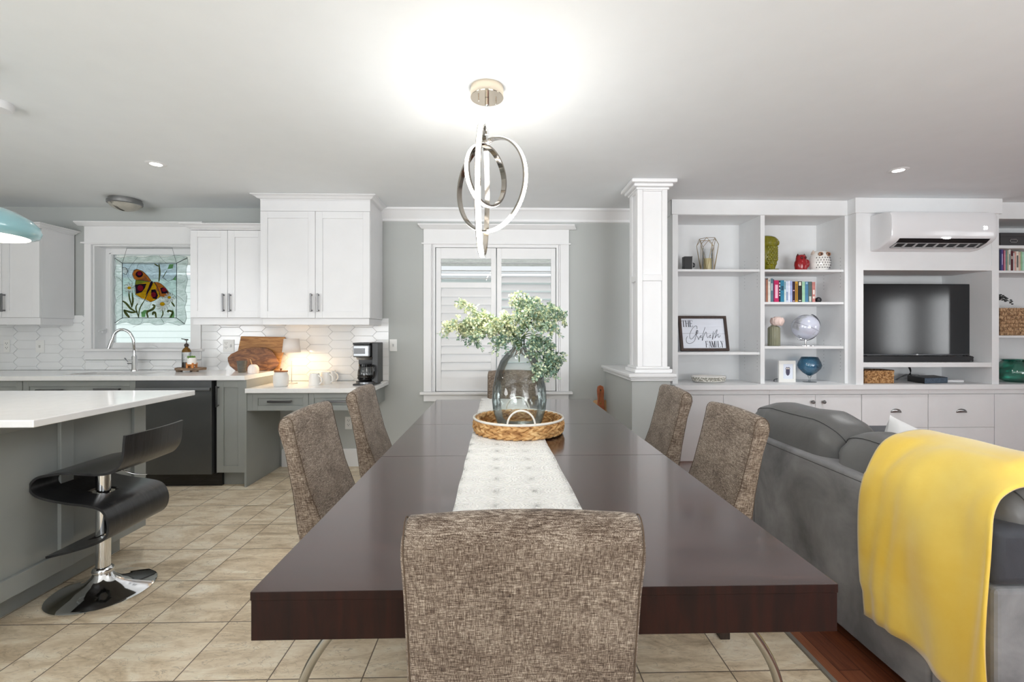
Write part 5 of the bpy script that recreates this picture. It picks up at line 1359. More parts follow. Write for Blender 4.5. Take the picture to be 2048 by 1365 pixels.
bl = [(80, 105, 826, (128, 112, 108), 'dusty grey-brown book, leftmost under the owls', None), (105, 134, 850, (176, 116, 92), 'salmon brown book second from the divider', None),
      (136, 180, 824, (228, 222, 212), 'cream book left of the slate blue one', ((150, 160, 168), [(.86, .94)])), (182, 224, 832, (92, 128, 142), 'slate blue-grey book right of the cream one', ((190, 204, 208), [(.5, .8)])),
      (225, 242, 846, (108, 52, 92), 'thin purple book beside the crimson one', None), (243, 320, 862, (196, 24, 92), 'thick crimson pink book', ((240, 190, 210), [(.2, .8)])),
      (321, 349, 868, (24, 28, 48), 'black book with white lettering beside the crimson one', ((222, 222, 226), [(.3, .36), (.42, .48), (.54, .62), (.7, .78), (.84, .92)])), (350, 413, 862, (44, 126, 158), 'teal blue book right of the black lettered one', ((24, 70, 92), [(.55, .75)])),
      (414, 441, 866, (214, 230, 224), 'thin pale green book beside the teal one', ((70, 130, 150), [(.6, .95)])), (442, 482, 876, (204, 216, 236), 'pale blue-white book in the middle of the row', ((130, 150, 180), [(.1, .5)])),
      (483, 514, 868, (228, 232, 246), 'white book left of the lavender one', None), (515, 552, 872, (166, 178, 220), 'lavender book left of the dark maroon one', None),
      (553, 599, 882, (46, 24, 44), 'dark maroon book left of the mustard one', ((214, 170, 190), [(.55, .6), (.06, .1)])), (600, 646, 882, (196, 152, 46), 'mustard yellow book left of the black emblem one', ((150, 104, 30), [(.1, .9)])),
      (648, 716, 880, (28, 28, 30), 'black book with white emblem at its top', ((232, 228, 210), [(.80, .97), (.08, .12)])), (718, 769, 884, (160, 204, 172), 'mint green book right of the black emblem one', None),
      (770, 824, 884, (76, 128, 164), 'steel blue book right of the mint one', ((160, 196, 216), [(.88, .97)])), (826, 886, 884, (86, 104, 100), 'dark sage grey book near the right end', ((200, 206, 196), [(.05, .3)])),
      (890, 944, 890, (196, 130, 124), 'patchy pink book at the right end of the row', ((232, 222, 214), [(.4, .62), (.2, .3)]))]
for k, (a, b_, vt, rgb, lb, bd) in enumerate(bl): book(1520 + a * .11719, 1520 + b_ * .11719, 460 + vt * .11719, 4.03, z, rgb, lb, G1, .15, bd)
cx = UX(1636.5, 4.06); r = .026
mb = MB(); mb.ball((cx, 4.06, z + .026), .027, .027, .0265, 22, 14, 1.0); tag(mb.build('bookend', M('black_stone', (38, 38, 42), .25, var=.1), smooth=70), 'black round bookend at the end of the book row', 'bookend')

# peony vase
z = ZS['b3'] + .0005; yv = 4.06
cx = UX(1547.8, yv); hV = VZ(1548, 651, yv) - z
t = thing('bud_vase', 'ribbed grey-green vase on the shelf beside the globe', 'vase', (cx, yv, z))
mb = MB(); rows = []
for zz, r in ((0, 0), (0, .046), (.02, .050), (.86, .049), (.93, .040), (.955, .026), (1, .026), (1, .021), (.9, .02), (.9, 0)):
    rows.append([(cx + r * (1 + .03 * math.cos(18 * a)) * math.cos(a), yv + r * (1 + .03 * math.cos(18 * a)) * math.sin(a), z + zz * hV) for a in (2 * PI * k / 72 for k in range(72))])
mb.grid(rows, closed_v=True); mb.build('vase_body', M('sage_grey_glaze', (134, 134, 112), .4, var=.05, scl=(1, 1, .2), vscale=20), t, smooth=50)
pc_ = (UX(1553, yv), yv - .01, VZ(1553, 643, yv))
t = thing('peony', 'pale pink artificial peony in the grey-green vase', 'flower', (cx, yv, z + hV))
mb = MB(); rn = random.Random(2)
for layer, (r, n_, el) in enumerate(((.016, 5, 1.2), (.03, 7, .8), (.042, 9, .35), (.052, 10, -.1))):
    for k in range(n_):
        a = 2 * PI * k / n_ + layer * .4; ctr = Vector(pc_) + Vector((r * math.cos(a) * math.cos(el), r * math.sin(a) * math.cos(el), r * math.sin(el)))
        rad = Vector((math.cos(a) * math.cos(el), math.sin(a) * math.cos(el), math.sin(el))); s1 = rad.cross(Vector((0, 0, 1))).normalized(); s2 = s1.cross(rad)
        sz = .018 + .006 * layer; rows = []
        for i in range(5):
            rows.append([tuple(ctr + s1 * (sz * (j - 2) / 2 * math.sin(PI * (i + .6) / 5.6)) + s2 * (sz * (i - 2) / 2) - rad * (.006 * ((j - 2) ** 2 + (i - 2) ** 2) / 4) + rad * rn.uniform(-.001, .001)) for j in range(5)])
        mb.grid(rows)
mb.build('petals', M('blush_petal', (238, 214, 206), .8, var=.04), t, smooth=80, solid=.0008)
mb = MB(); mb.tube([(cx, yv, z + hV - .04), (cx + .004, yv, z + hV + .01), pc_], .003, 6); mb.box((cx - .02, yv - .02, z + hV + .004), (cx + .0, yv - .016, z + hV + .012)); mb.build('stem', M('stem_green', (78, 88, 62), .6), t)
# globe
yv = 4.07; cx = UX(1611, yv); gz = VZ(1611, 654.5, yv); R = .112
t = thing('globe', 'silvery white desk globe with metal arm on a disc base', 'globe', (cx, yv, z))
def globe_mat():
    m, nt, b = new_mat('globe_map'); v = coords(nt, (1, 1, 1)); f = noise(nt, v, 7, 6, .6)
    nt.links.new(ramp(nt, f, [(.50, lin((216, 220, 236))), (.53, lin((196, 200, 206))), (.62, lin((170, 172, 180)))]), b.inputs['Base Color']); b.inputs['Roughness'].default_value = .14; b.inputs['Metallic'].default_value = .15; return m
mb = MB(); mb.ball((cx, yv, gz), R, seg=36, rings=22); mb.build('ball', globe_mat(), t, smooth=60)
tl = math.radians(23); ax = Vector((math.sin(tl), -.12, math.cos(tl))).normalized(); s1 = ax.cross(Vector((0, 1, 0))).normalized(); s2 = ax.cross(s1)
mb = MB()
for zz, rr in ((.0, R + .0008), ): mb.tube([Vector((cx, yv, gz)) + ax * zz + s1 * rr * math.cos(a) + s2 * rr * math.sin(a) for a in (2 * PI * k / 48 for k in range(48))], .0012, 5, closed=True)
mb.build('equator_line', M('grey_line', (120, 122, 130), .4, var=0), t)
mb = MB(); arc = []
for k in range(25):
    th = -PI / 2 + PI * k / 24 ; th = PI / 2 - PI * 1.02 * k / 24
    d = ax * math.sin(th) + s1 * (-math.cos(th)) * 1.0
    if d.x < 0: pass
    arc.append(Vector((cx, yv, gz)) + (ax * math.sin(th) + (-s1 if s1.x < 0 else s1) * math.cos(th)) * (R + .012))
rowsA = [[tuple(p + Vector((0, -.012, 0))), tuple(p + Vector((0, .012, 0)))] for p in arc]
mb.grid(rowsA); mb.build('meridian_arm', M('smoked_chrome', (150, 152, 158), .15, .9, var=0), t, smooth=60, solid=.003)
mb = MB(); mb.lathe((cx, yv, z), [(.082, 0), (.082, .004), (.012, .006), (.009, .012), (.009, .055), (.022, .066), (.030, .075)], 36); mb.tube([(cx, yv, z + .07), arc[-1]], .007, 8); mb.build('stand', CHROME, t, smooth=45)
# owl picture
z = ZN + .0006; yv = 4.03
x0, x1 = UX(1558, yv), UX(1591.5, yv); hF = VZ(1575, 722, yv) - z
t = thing('picture_frame', 'small white framed owl print at the bottom of the bookcase', 'picture frame', ((x0 + x1) / 2, yv, z))
mb = MB(); fw = .032; ww = .040
mb.box((x0, yv, z), (x1, yv + .018, z + .03)); mb.box((x0, yv, z + hF - .03), (x1, yv + .018, z + hF)); mb.box((x0, yv, z + .03), (x0 + ww, yv + .018, z + hF - .03)); mb.box((x1 - .022, yv, z + .03), (x1, yv + .018, z + hF - .03)); mb.build('frame', M('frame_white', (236, 236, 232), .5, var=.01), t, bevel=.001)
mb = MB(); mb.box((x0 + ww, yv + .008, z + .03), (x1 - .022, yv + .012, z + hF - .03)); mb.build('print_paper', M('print_blue_white', (222, 228, 240), .7, var=.01), t)
ocx, ocz = (x0 + ww + x1 - .022) / 2, z + hF / 2
mb = MB(); pl_ = [(0, -.040), (.014, -.028), (.019, -.008), (.018, .012), (.020, .030), (.012, .040), (0, .036)]
poly = pl_ + [(-a, b_) for a, b_ in pl_[::-1][1:-1]]
mb.prism([(ocx + a, yv + .0075, ocz + b_) for a, b_ in poly], (0, .0004, 0)); mb.build('printed_owl', M('print_ink', (78, 74, 96), .7, var=.2, vscale=220), t)
mb = MB()
for s in (-1, 1): mb.lathe((ocx + s * .008, yv + .0070, ocz + .026), [(.0065, 0), (.0065, .0003)], 14, axis='y')
mb.build('printed_eyes', PAGE, t)
mb = MB(); mb.tube(bez([(x0 - .008, yv + .06, z + .001), (x0 - .012, yv + .05, z + .02), (x0 + .004, yv + .02, z + .03)], 4), .003, 6); mb.build('easel_leg', BLACK, t)
# blue goblet
yv = 4.05; cx = UX(1619, yv); hg = VZ(1619, 714.5, yv) - z
t = thing('glass_goblet', 'blue quilted glass goblet vase on clear foot', 'vase', (cx, yv, z))
mb = MB(); zb_ = .25 * hg
mb.lathe((cx, yv, z), [(.0, zb_), (.02, zb_ + .004), (.055, zb_ + .03), (.088, zb_ + .068), (.096, zb_ + .095), (.088, zb_ + .125), (.066, hg), (.064, hg)], 40, cap=False); mb.build('bowl', BLUEG, t, smooth=70)
mb = MB(); mb.lathe((cx, yv, z), [(.055, 0), (.055, .002), (.012, .006), (.006, .014), (.006, .032), (.014, zb_ - .006), (.018, zb_)], 36); mb.build('foot', JARG, t, smooth=60)

# media niche lower shelf
z = ZN + .0006; yv = 3.93
x0, x1 = UX(1729.5, yv), UX(1788, yv); hb = VZ(1760, 741.5, yv) - z
def wicker(name, lo, mid, hi, sc):
    m, nt, b = new_mat(name); v = coords(nt, sc); f = noise(nt, v, 1.0, 4, .6, .8)
    nt.links.new(ramp(nt, f, [(.34, lin(lo)), (.48, lin(mid)), (.62, lin(hi))]), b.inputs['Base Color']); b.inputs['Roughness'].default_value = .7; bump(nt, b, f, .5, .004); return m
t = thing('storage_basket', 'small chunky woven basket under the television', 'basket', ((x0 + x1) / 2, yv + .08, z))
mb = MB(); W4_ = .012
mb.box((x0, yv, z), (x1, yv + W4_, z + hb)); mb.box((x0, yv + .14, z), (x1, yv + .14 + W4_, z + hb)); mb.box((x0, yv + W4_, z), (x0 + W4_, yv + .14, z + hb)); mb.box((x1 - W4_, yv + W4_, z), (x1, yv + .14, z + hb)); mb.box((x0 + W4_, yv + W4_, z), (x1 - W4_, yv + .14, z + .01))
WK = wicker('hyacinth_weave', (96, 62, 32), (176, 128, 78), (216, 176, 126), (60, 60, 60))
rn = random.Random(11)
for k in range(150):
    mb.ball((rn.uniform(x0 + .01, x1 - .01), yv - .002, z + rn.uniform(.01, hb - .01)), rn.uniform(.010, .016), .007, rn.uniform(.006, .011), 7, 5)
mb.build('basket_body', WK, t, bevel=.003)
mb = MB(); mb.tube([(x0, yv + .004, z + hb), (x1, yv + .004, z + hb), (x1, yv + .148, z + hb), (x0, yv + .148, z + hb)], .005, 6, closed=True); mb.build('rim', M('dark_rim', (70, 48, 34), .7), t)
yv = 3.99
xa, xm_, xb = UX(1812, yv + .1), UX(1849, yv - .1), UX(1897, yv)
t = thing('cable_box', 'flat black set-top box with patterned front under the television', 'electronics', ((xa + xb) / 2, yv, z))
hb = VZ(1850, 756.5, yv - .1) - z
P4 = [(xa + .03, yv + .12), (UX(1849, yv - .10), yv - .10), (UX(1895, yv - .04), yv - .04), (UX(1868, yv + .18), yv + .18)]
mb = MB(); mb.prism([(a, b_, z) for a, b_ in P4], (0, 0, hb)); mb.build('box_body', BLACK, t, bevel=.002)
a, b_ = Vector((P4[1][0], P4[1][1], z + .002)), Vector((P4[2][0], P4[2][1], z + .002)); nn = (b_ - a).cross(Vector((0, 0, 1))).normalized() * .001
mb = MB(); mb.prism([a + nn, b_ + nn, b_ + nn + Vector((0, 0, hb - .004)), a + nn + Vector((0, 0, hb - .004))], nn * .5); mb.build('front_label', M('blue_grey_print', (74, 88, 104), .6, var=.3, vscale=150), t)
xw0, xw1 = UX(1893, 3.97), UX(1929, 3.97)
mb = MB(); mb.box((xw0 + .012, 3.97, z), (xw1, 4.15, z + .024)); tag(mb.build('router_box', M('white_plastic', (230, 230, 232), .3, var=0), bevel=.008, seg=3), 'flat white box beside the black set-top box', 'electronics')
t = thing('power_cable', 'tangled dark cables behind the set-top box', 'cable', (UX(1822, 4.2), 4.2, z))
mb = MB()
for k in range(3): mb.tube(bez([(UX(1818 + k * 2, 4.15), 4.17, zn_s0 - .003), (UX(1822, 4.15), 4.16 - .005 * k, z + .09), (UX(1826 + k, 4.1), 4.12 + .02 * k, z + .045)], 6), .003, 6)
mb.build('black_leads', BLACK, t, smooth=60)
mb = MB()
for k in range(3): mb.tube(bez([(UX(1790, 4.2), 4.2 - .01 * k, z + .003), (UX(1803 + k * 3, 4.2), 4.2, z + .03 + .01 * k), (UX(1818, 4.2), 4.2, z + .05), (UX(1835, 4.2), 4.2, z + .05 - .01 * k), (UX(1846, 4.2), 4.22, z + .03)], 6), .0025, 6)
mb.build('grey_leads', M('grey_cable', (128, 128, 130), .5, var=0), t, smooth=60)

# right edge shelves
z = ZS['r1'] + .0005; yv = 4.0
x0 = UX(2000, yv); hb = VZ(2020, 466, yv) - z
t = thing('storage_box', 'charcoal storage box with metal label holder, top right shelf', 'storage box', (x0 + .14, yv + .1, z))
mb = MB(); mb.box((x0 + .006, yv, z), (x0 + .285, yv + .24, z + hb * .8)); mb.build('box_body', M('charcoal_card', (66, 64, 66), .85, var=.03), t, bevel=.002)
mb = MB(); mb.box((x0, yv - .004, z + hb * .8 - .01), (x0 + .29, yv + .245, z + hb)); mb.build('lid', MATS['charcoal_card'], t, bevel=.002)
xc = UX(2027, yv); zc_ = z + hb * .42; mb = MB(); a, b_, e = .035, .016, .006
mb.box((xc - a, yv - .003, zc_ - b_), (xc + a, yv - .0002, zc_ - b_ + e)); mb.box((xc - a, yv - .003, zc_ + b_ - e), (xc + a, yv - .0002, zc_ + b_)); mb.box((xc - a, yv - .003, zc_ - b_), (xc - a + e, yv - .0002, zc_ + b_)); mb.box((xc + a - e, yv - .003, zc_ - b_), (xc + a, yv - .0002, zc_ + b_))
mb.build('label_holder', CHROME, t)
tag(MB().box((x0 + .30, yv, z), (x0 + .55, yv + .24, z + hb)).build('storage_box', BLACK, bevel=.003), 'black storage box cut off by the right edge', 'storage box')
z = ZS['r2'] + .0005; G2 = 'books on the shelf at the right edge'
rb = [(62, 66, 338, (46, 46, 54), 'near-black book, leftmost on the right-edge shelf', None), (67, 78, 336, (40, 52, 96), 'navy book on the right-edge shelf', None), (79, 88, 338, (96, 84, 150), 'violet-blue book on the right-edge shelf', ((200, 196, 226), [(.3, .8)])), (89, 96, 342, (112, 40, 84), 'plum book on the right-edge shelf', None), (97, 106, 345, (214, 140, 156), 'pink book on the right-edge shelf', None), (107, 118, 347, (106, 142, 134), 'grey teal book on the right-edge shelf', None), (119, 126, 345, (190, 178, 152), 'tan book on the right-edge shelf', None), (127, 141, 340, (222, 222, 216), 'white book left of the dark maroon one at right', ((120, 140, 130), [(.3, .8)])), (142, 158, 349, (86, 28, 38), 'dark maroon book on the right-edge shelf', ((206, 190, 180), [(.6, .75)])), (159, 167, 362, (206, 206, 206), 'pale grey book right of the maroon one', None), (168, 178, 352, (212, 160, 150), 'salmon book on the right-edge shelf', None), (179, 196, 352, (228, 220, 206), 'cream book with dark title on the right-edge shelf', ((90, 90, 88), [(.2, .8)])), (197, 208, 356, (212, 180, 160), 'peach book on the right-edge shelf', None), (209, 219, 352, (150, 186, 148), 'light green book on the right-edge shelf', None), (220, 240, 355, (170, 212, 190), 'mint book cut by the right edge', None), (241, 258, 352, (120, 70, 70), 'brown book just past the right edge', None)]
for a, b_, vt, rgb, lb, bd in rb: book(1980 + a * .2931, 1980 + b_ * .2931, 400 + vt * .2931, 4.0, z, rgb, lb, G2, .15, bd)
z = ZS['r3'] + .0005; yv = 4.0; x0 = UX(1999.5, yv); hb = VZ(2020, 616, yv) - z
t = thing('wicker_basket', 'woven seagrass basket on the right-edge shelf', 'basket', (x0 + .2, yv + .12, z))
mb = MB(); x1 = x0 + .42
for k in range(7):
    zz = z + hb * (k + .5) / 7
    for (A_, B_) in (((x0 + .008, yv), (x1, yv)), ((x0 + .008, yv), (x0 + .008, yv + .22)), ((x1, yv), (x1, yv + .22)), ((x0 + .008, yv + .22), (x1, yv + .22))):
        n_ = int(math.hypot(A_[0] - B_[0], A_[1] - B_[1]) / .022); 
        for j in range(n_):
            f_ = (j + .5 + (k % 2) * .5) / n_; mb.ball((A_[0] + (B_[0] - A_[0]) * f_, A_[1] + (B_[1] - A_[1]) * f_, zz), .014 if A_[1] == B_[1] else .007, .007 if A_[1] == B_[1] else .014, hb / 14 * 1.05, 8, 6)
mb.box((x0 + .004, yv + .002, z), (x1, yv + .006, z + hb - .004)); mb.box((x0 + .004, yv + .21, z), (x1, yv + .22, z + hb - .004)); mb.box((x0 + .004, yv, z), (x0 + .01, yv + .22, z + hb - .004)); mb.box((x0 + .008, yv, z), (x1, yv + .22, z + .006))
mb.build('basket_body', wicker('seagrass_weave', (92, 66, 44), (158, 122, 88), (206, 172, 134), (90, 90, 40)), t, smooth=60)
t = thing('sprig', 'dark leafy artificial sprig above the woven basket', 'artificial plant', (x0 + .1, yv + .12, z + hb))
mb = MB(); lf = MB(); rn = random.Random(4)
for k in range(4):
    st = [Vector((x0 + .06, yv + .12, z + hb - .03)), Vector((x0 + .04 + .02 * k, yv + .10, z + hb + .05 + .02 * k)), Vector((x0 + .03 + .05 * k, yv + .06, z + hb + .14 - .03 * k))]
    c_ = bez(st, 6); mb.tube(c_, .0022, 5)
    for p in c_[4:]:
        for s in (-1, 1): lf.ball((p.x + rn.uniform(-.012, .012), p.y + rn.uniform(-.01, .01), p.z + s * .012), .013, .004, .007, 7, 5)
mb.build('stems', M('dark_twig', (44, 44, 42), .7), t); lf.build('leaves', M('dark_leaf', (58, 62, 62), .6, var=.2), t, smooth=60)
z = ZN + .0006; yv = 4.03; cx = UX(2033, yv) ; hb = VZ(2030, 719, yv) - z
t = thing('glass_bowl_vase', 'wide teal glass vase at the right edge of the cabinets', 'vase', (cx, yv, z))
mb = MB(); mb.lathe((cx, yv, z), [(.0, .0), (.075, .0), (.12, .022), (.158, .065), (.165, .09), (.145, .13), (.10, hb - .02), (.092, hb - .012), (.104, hb)], 44, cap=False); mb.build('vase_body', TEALG, t, smooth=70)

# cutting boards by the half wall
mb = MB()
bx0_, bx1_ = PY(1187, 802, 4.2).x, PY(1218, 802, 4.2).x; zt_ = PY(1200, 802, 4.2).z
mb.prism([(bx0_, 4.16, .001), (bx1_, 4.16, .001), (bx1_, 4.235, zt_ - .02), (bx1_ - .02, 4.238, zt_), (bx0_ + .02, 4.238, zt_), (bx0_, 4.235, zt_ - .02)], (0, .018, 0))
# tall boards stand on the floor in the corner
tag(mb.build('cutting_board', LIGHTW, bevel=.004), 'pale wood board standing on the floor in the corner by the half wall', 'cutting board')
z0_, z1_ = .0, PY(1201, 771, 4.15).z; xc = UX(1201, 4.15)
hw = .033
pts = [(xc - .085, .001), (xc + .085, .001), (xc + .08, .34), (xc + .04, .47), (xc + .028, z1_ - .12), (xc + hw, z1_ - .05), (xc + .026, z1_ - .012), (xc, z1_), (xc - .026, z1_ - .012), (xc - hw, z1_ - .05), (xc - .028, z1_ - .12), (xc - .04, .47), (xc - .08, .34)]
mb = MB(); mb.prism([(a, 4.06 + .09 * b_ / z1_, b_) for a, b_ in pts], (0, .018, 0)); t = thing('cutting_board', 'reddish paddle board with leather loop behind the far table corner', 'cutting board', (xc, 4.1, 0)); mb.build('board', REDW, t, bevel=.004)
mb = MB(); zz = z1_ - .045; yq = 4.06 + .09 * zz / z1_ - .0015
mb.lathe((xc, yq, zz), [(.008, -.0005), (.008, .001)], 14, axis='y'); mb.build('hole', BLACK, t)
mb = MB(); mb.tube(bez([(xc + .004, yq - .003, zz), (xc + .012, yq - .008, zz - .06), (xc - .004, yq - .012, zz - .115), (xc - .014, yq - .009, zz - .06), (xc, yq - .003, zz)], 6), .0022, 6); mb.lathe((xc - .006, yq - .018, zz - .12), [(.012, 0), (.012, .004)], 14, axis='y'); mb.build('hanging_loop', M('brass_loop', (150, 104, 56), .35, .6), t)
# ================================================================== DINING TABLE
ZT = .76
a = PZ(507, 1182, ZT); b_ = PZ(1681, 1172, ZT); c = PZ(1180, 799.5, ZT); d = PZ(873, 799, ZT)
TY0 = (a.y + b_.y) / 2; TY1 = (c.y + d.y) / 2; TX0 = (a.x + d.x) / 2; TX1 = (b_.x + c.x) / 2
t = thing('dining_table', 'long espresso brown dining table in the centre', 'table', ((TX0 + TX1) / 2, (TY0 + TY1) / 2, 0))
s1, s2 = PZ(1000, 912, ZT).y, PZ(1000, 849, ZT).y
for y0, y1 in ((TY0, s1 - .0008), (s1 + .0008, s2 - .0005), (s2 + .0005, TY1)):
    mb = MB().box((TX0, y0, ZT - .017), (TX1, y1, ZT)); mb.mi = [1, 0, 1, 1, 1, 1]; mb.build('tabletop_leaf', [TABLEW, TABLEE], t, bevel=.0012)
mb = MB(); ap0 = ZT - .092; e = .0015
mb.box((TX0 + e, TY0 + e, ap0), (TX1 - e, TY0 + .03, ZT - .0175)); mb.box((TX0 + e, TY1 - .03, ap0), (TX1 - e, TY1 - e, ZT - .0175)); mb.box((TX0 + e, TY0 + .03, ap0), (TX0 + .03, TY1 - .03, ZT - .0175)); mb.box((TX1 - .03, TY0 + .03, ap0), (TX1 - e, TY1 - .03, ZT - .0175))
mb.box((TX0 + .03, TY0 + .03, ap0 + .03), (TX1 - .03, TY1 - .03, ap0 + .04))
mb.build('apron', TABLEE, t)
xc = (TX0 + TX1) / 2
for yy in (TY0 + .14, TY1 - .14):
    for s in (-1, 1):
        mb = MB(); pts = bez([(xc + s * .30, yy, ap0 + .029), (xc + s * .40, yy, ap0 - .025), (xc + s * .47, yy, ap0 - .09), (xc + s * .525, yy, ap0 - .19), (xc + s * .545, yy, ap0 - .34), (xc + s * .52, yy, .16), (xc + s * .47, yy, .02)], 8)
        mb.tube(pts, .010, 12); mb.lathe((xc + s * .47, yy, 0), [(.022, .0005), (.022, .012), (.014, .02)], 16); mb.build('leg', M('satin_nickel_leg', (168, 166, 160), .22, 1.0, var=.01), t, smooth=50)

# runner
p0, p1 = PZ(905, 1028, ZT), PZ(1168, 1028, ZT); f0, f1 = PZ(962, 799.5, ZT), PZ(1087, 889, ZT)
rows = []; RY0, RY1 = .95, TY1 - .004
rn = random.Random(9)
def runner_x(y): 
    l = p0.x + (f0.x - p0.x) * (y - p0.y) / (f0.y - p0.y); r = p1.x + (f1.x - p1.x) * (y - p1.y) / (f1.y - p1.y) * .6
    return l, r
NR = 60
for i in range(NR + 1):
    y = RY0 + (RY1 - RY0) * i / NR; l, r = runner_x(y); l += .0012 * math.sin(i * .9); r += .0012 * math.sin(i * .7)
    rows.append([(l + (r - l) * j / 14, y, ZT + .0035 + .0008 * math.sin(j * 2.1 + i * .7) + (.004 * max(0, i - NR + 2) if j < 3 else 0)) for j in range(15)])
mb = MB(); mb.grid([list(reversed(r_)) for r_ in rows]); tag(mb.build('table_runner', MATS['lace'], smooth=60, solid=.004), 'white textured table runner along the middle of the table', 'table runner')

# tray
tx, ty = UX(1037, 2.235), 2.235; TR = .218; z = ZT + .0075
t = thing('wicker_tray', 'round woven hyacinth tray with white rim holding the glass vase', 'tray', (tx, ty, z))
mb = MB(); rn = random.Random(21)
def strand(ang, zz, up, r):
    """one fat twisted strand of the braid"""
    c0 = Vector((tx + r * math.cos(ang), ty + r * math.sin(ang), z + zz)); tg = Vector((-math.sin(ang), math.cos(ang), 0)); d_ = (tg + Vector((0, 0, up))).normalized()
    L = .034; pts = [c0 + d_ * (L * q) - Vector((math.cos(ang), math.sin(ang), 0)) * (abs(q) ** 2 * .003) for q in (-1, -.5, 0, .5, 1)]
    mb.tube(pts, .008, 7, rs=[.003, .0085, .0105, .0085, .003])
for lev in range(4):
    n_ = 32; zz = .011 + .0150 * lev
    for k in range(n_):
        a = 2 * PI * (k + .5 * (lev % 2)) / n_ + rn.uniform(-.01, .01)
        strand(a, zz, .34 if lev % 2 == 0 else -.34, TR - .004 * abs(lev - 1.5))
        if lev in (0, 1, 2, 3): strand(a, zz, .34 if lev % 2 == 0 else -.34, TR - .018)
mb.lathe((tx, ty, z), [(TR - .007, .002), (TR - .007, .058)], 60, cap=False)
mb.build('tray_wall', wicker('tray_weave', (150, 104, 58), (200, 150, 92), (230, 192, 136), (26, 26, 60)), t, smooth=70)
mb = MB(); mb.lathe((tx, ty, z), [(.0, .0), (TR - .008, 0), (TR - .008, .008), (0, .008)], 50)
for k in range(9):
    rr = .02 + k * .021
    mb.tube([(tx + rr * math.cos(a), ty + rr * math.sin(a), z + .009) for a in (2 * PI * j / 50 for j in range(50))], .0075, 6, closed=True)
mb.build('tray_base', MATS['tray_weave'] if 'tray_weave' in MATS else wicker('tray_weave_base', (128, 84, 44), (188, 138, 82), (224, 186, 130), (40, 40, 90)), t, smooth=70)
CORD = M('white_cord', (238, 234, 226), .85, var=.03, bmp=.6, bscale=500)
mb = MB(); mb.tube([(tx + TR * math.cos(a), ty + TR * math.sin(a), z + .067) for a in (2 * PI * j / 72 for j in range(72))], .0058, 8, closed=True); mb.build('rim', CORD, t, smooth=70)
for s in (-1, 1):
    mb = MB(); pts = []
    for k in range(17):
        th = PI * k / 16; pts.append((tx + .004 + .062 * math.cos(th), ty + s * (math.sqrt(max(0, TR ** 2 - (.062 * math.cos(th)) ** 2)) + .001), z + .066 + .068 * math.sin(th)))
    mb.tube(pts, .0042, 8); mb.build('handle', CORD, t, smooth=70)

# vase
vx, vy = UX(1038.5, 2.235), 2.235; zv = z + .0175
def vz(v): return VZ(1038, v, vy - .0)
t = thing('glass_vase', 'large clear bottle-shaped glass vase standing in the tray', 'vase', (vx, vy, zv))
m = lambda px: px * 2.235 / 910
prof = [(0, zv), (m(34), zv + .001), (m(42), zv + .012), (m(46), vz(842)), (m(52.5), vz(820)), (m(54.5), vz(800)), (m(53), vz(775)), (m(47), vz(745)), (m(38), vz(722)), (m(26), vz(706)), (m(15), vz(698)), (m(11.5), vz(690)), (m(11.5), vz(680)), (m(13.5), vz(673)), (m(12.8), vz(672))]
ppf = []
for i in range(len(prof) - 1):
    ppf.append(prof[i]); 
ppf.append(prof[-1])
mb = MB(); mb.lathe((vx, vy, 0), ppf, 56, cap=False); mb.build('vase_body', VASEG, t, smooth=80)

# greenery
t = thing('greenery', 'leafy variegated artificial branches spreading from the glass vase', 'artificial plant', (vx, vy, vz(690)))
st = MB(); lf = MB(); rn = random.Random(17)
def P3(u, v, dy=0): p = PY(u, v, vy + dy); return p
branches = [([(1036, 705), (1034, 680), (1022, 660), (1000, 645), (960, 626), (925, 606)], -.06, 1), ([(1034, 690), (1020, 662), (990, 650), (950, 640), (908, 648), (897, 662)], -.10, 1), ([(1034, 690), (1015, 668), (985, 662), (950, 655), (928, 665)], .02, 1),
            ([(1034, 690), (1012, 668), (975, 640), (940, 622)], .08, 1), ([(1036, 700), (1040, 670), (1044, 640), (1040, 610), (1026, 590)], .0, 1), ([(1040, 672), (1050, 640), (1058, 615), (1052, 598)], .08, 1), ([(1040, 672), (1062, 640), (1092, 618), (1124, 628)], -.05, 1),
            ([(1044, 660), (1072, 648), (1100, 640), (1126, 636)], .05, 1), ([(1040, 680), (1066, 655), (1095, 655), (1110, 658)], -.1, 1), ([(1042, 676), (1062, 668), (1082, 690), (1095, 720), (1108, 745)], -.08, 1), ([(1042, 676), (1070, 672), (1095, 690), (1112, 715), (1116, 735)], .05, 1),
            ([(1042, 676), (1058, 680), (1070, 705), (1080, 735), (1090, 750)], -.14, 1), ([(1038, 700), (1024, 640), (1016, 630)], -.08, 1), ([(1040, 690), (1060, 690), (1085, 712), (1104, 735)], .0, 1), ([(1036, 690), (1026, 668), (1012, 690)], -.09, 1), ([(1034, 692), (1010, 670), (998, 694)], -.12, 1),
            ([(1036, 690), (1042, 660), (1062, 628), (1072, 604)], -.1, 1), ([(1036, 690), (1050, 650), (1080, 632), (1104, 622)], .1, 1), ([(1034, 690), (1018, 655), (1002, 640), (985, 650)], -.15, 1), ([(1034, 690), (1000, 650), (960, 644), (935, 650), (922, 660)], -.02, 1), ([(1034, 690), (1004, 655), (976, 655), (955, 668), (945, 680)], -.09, 1)]
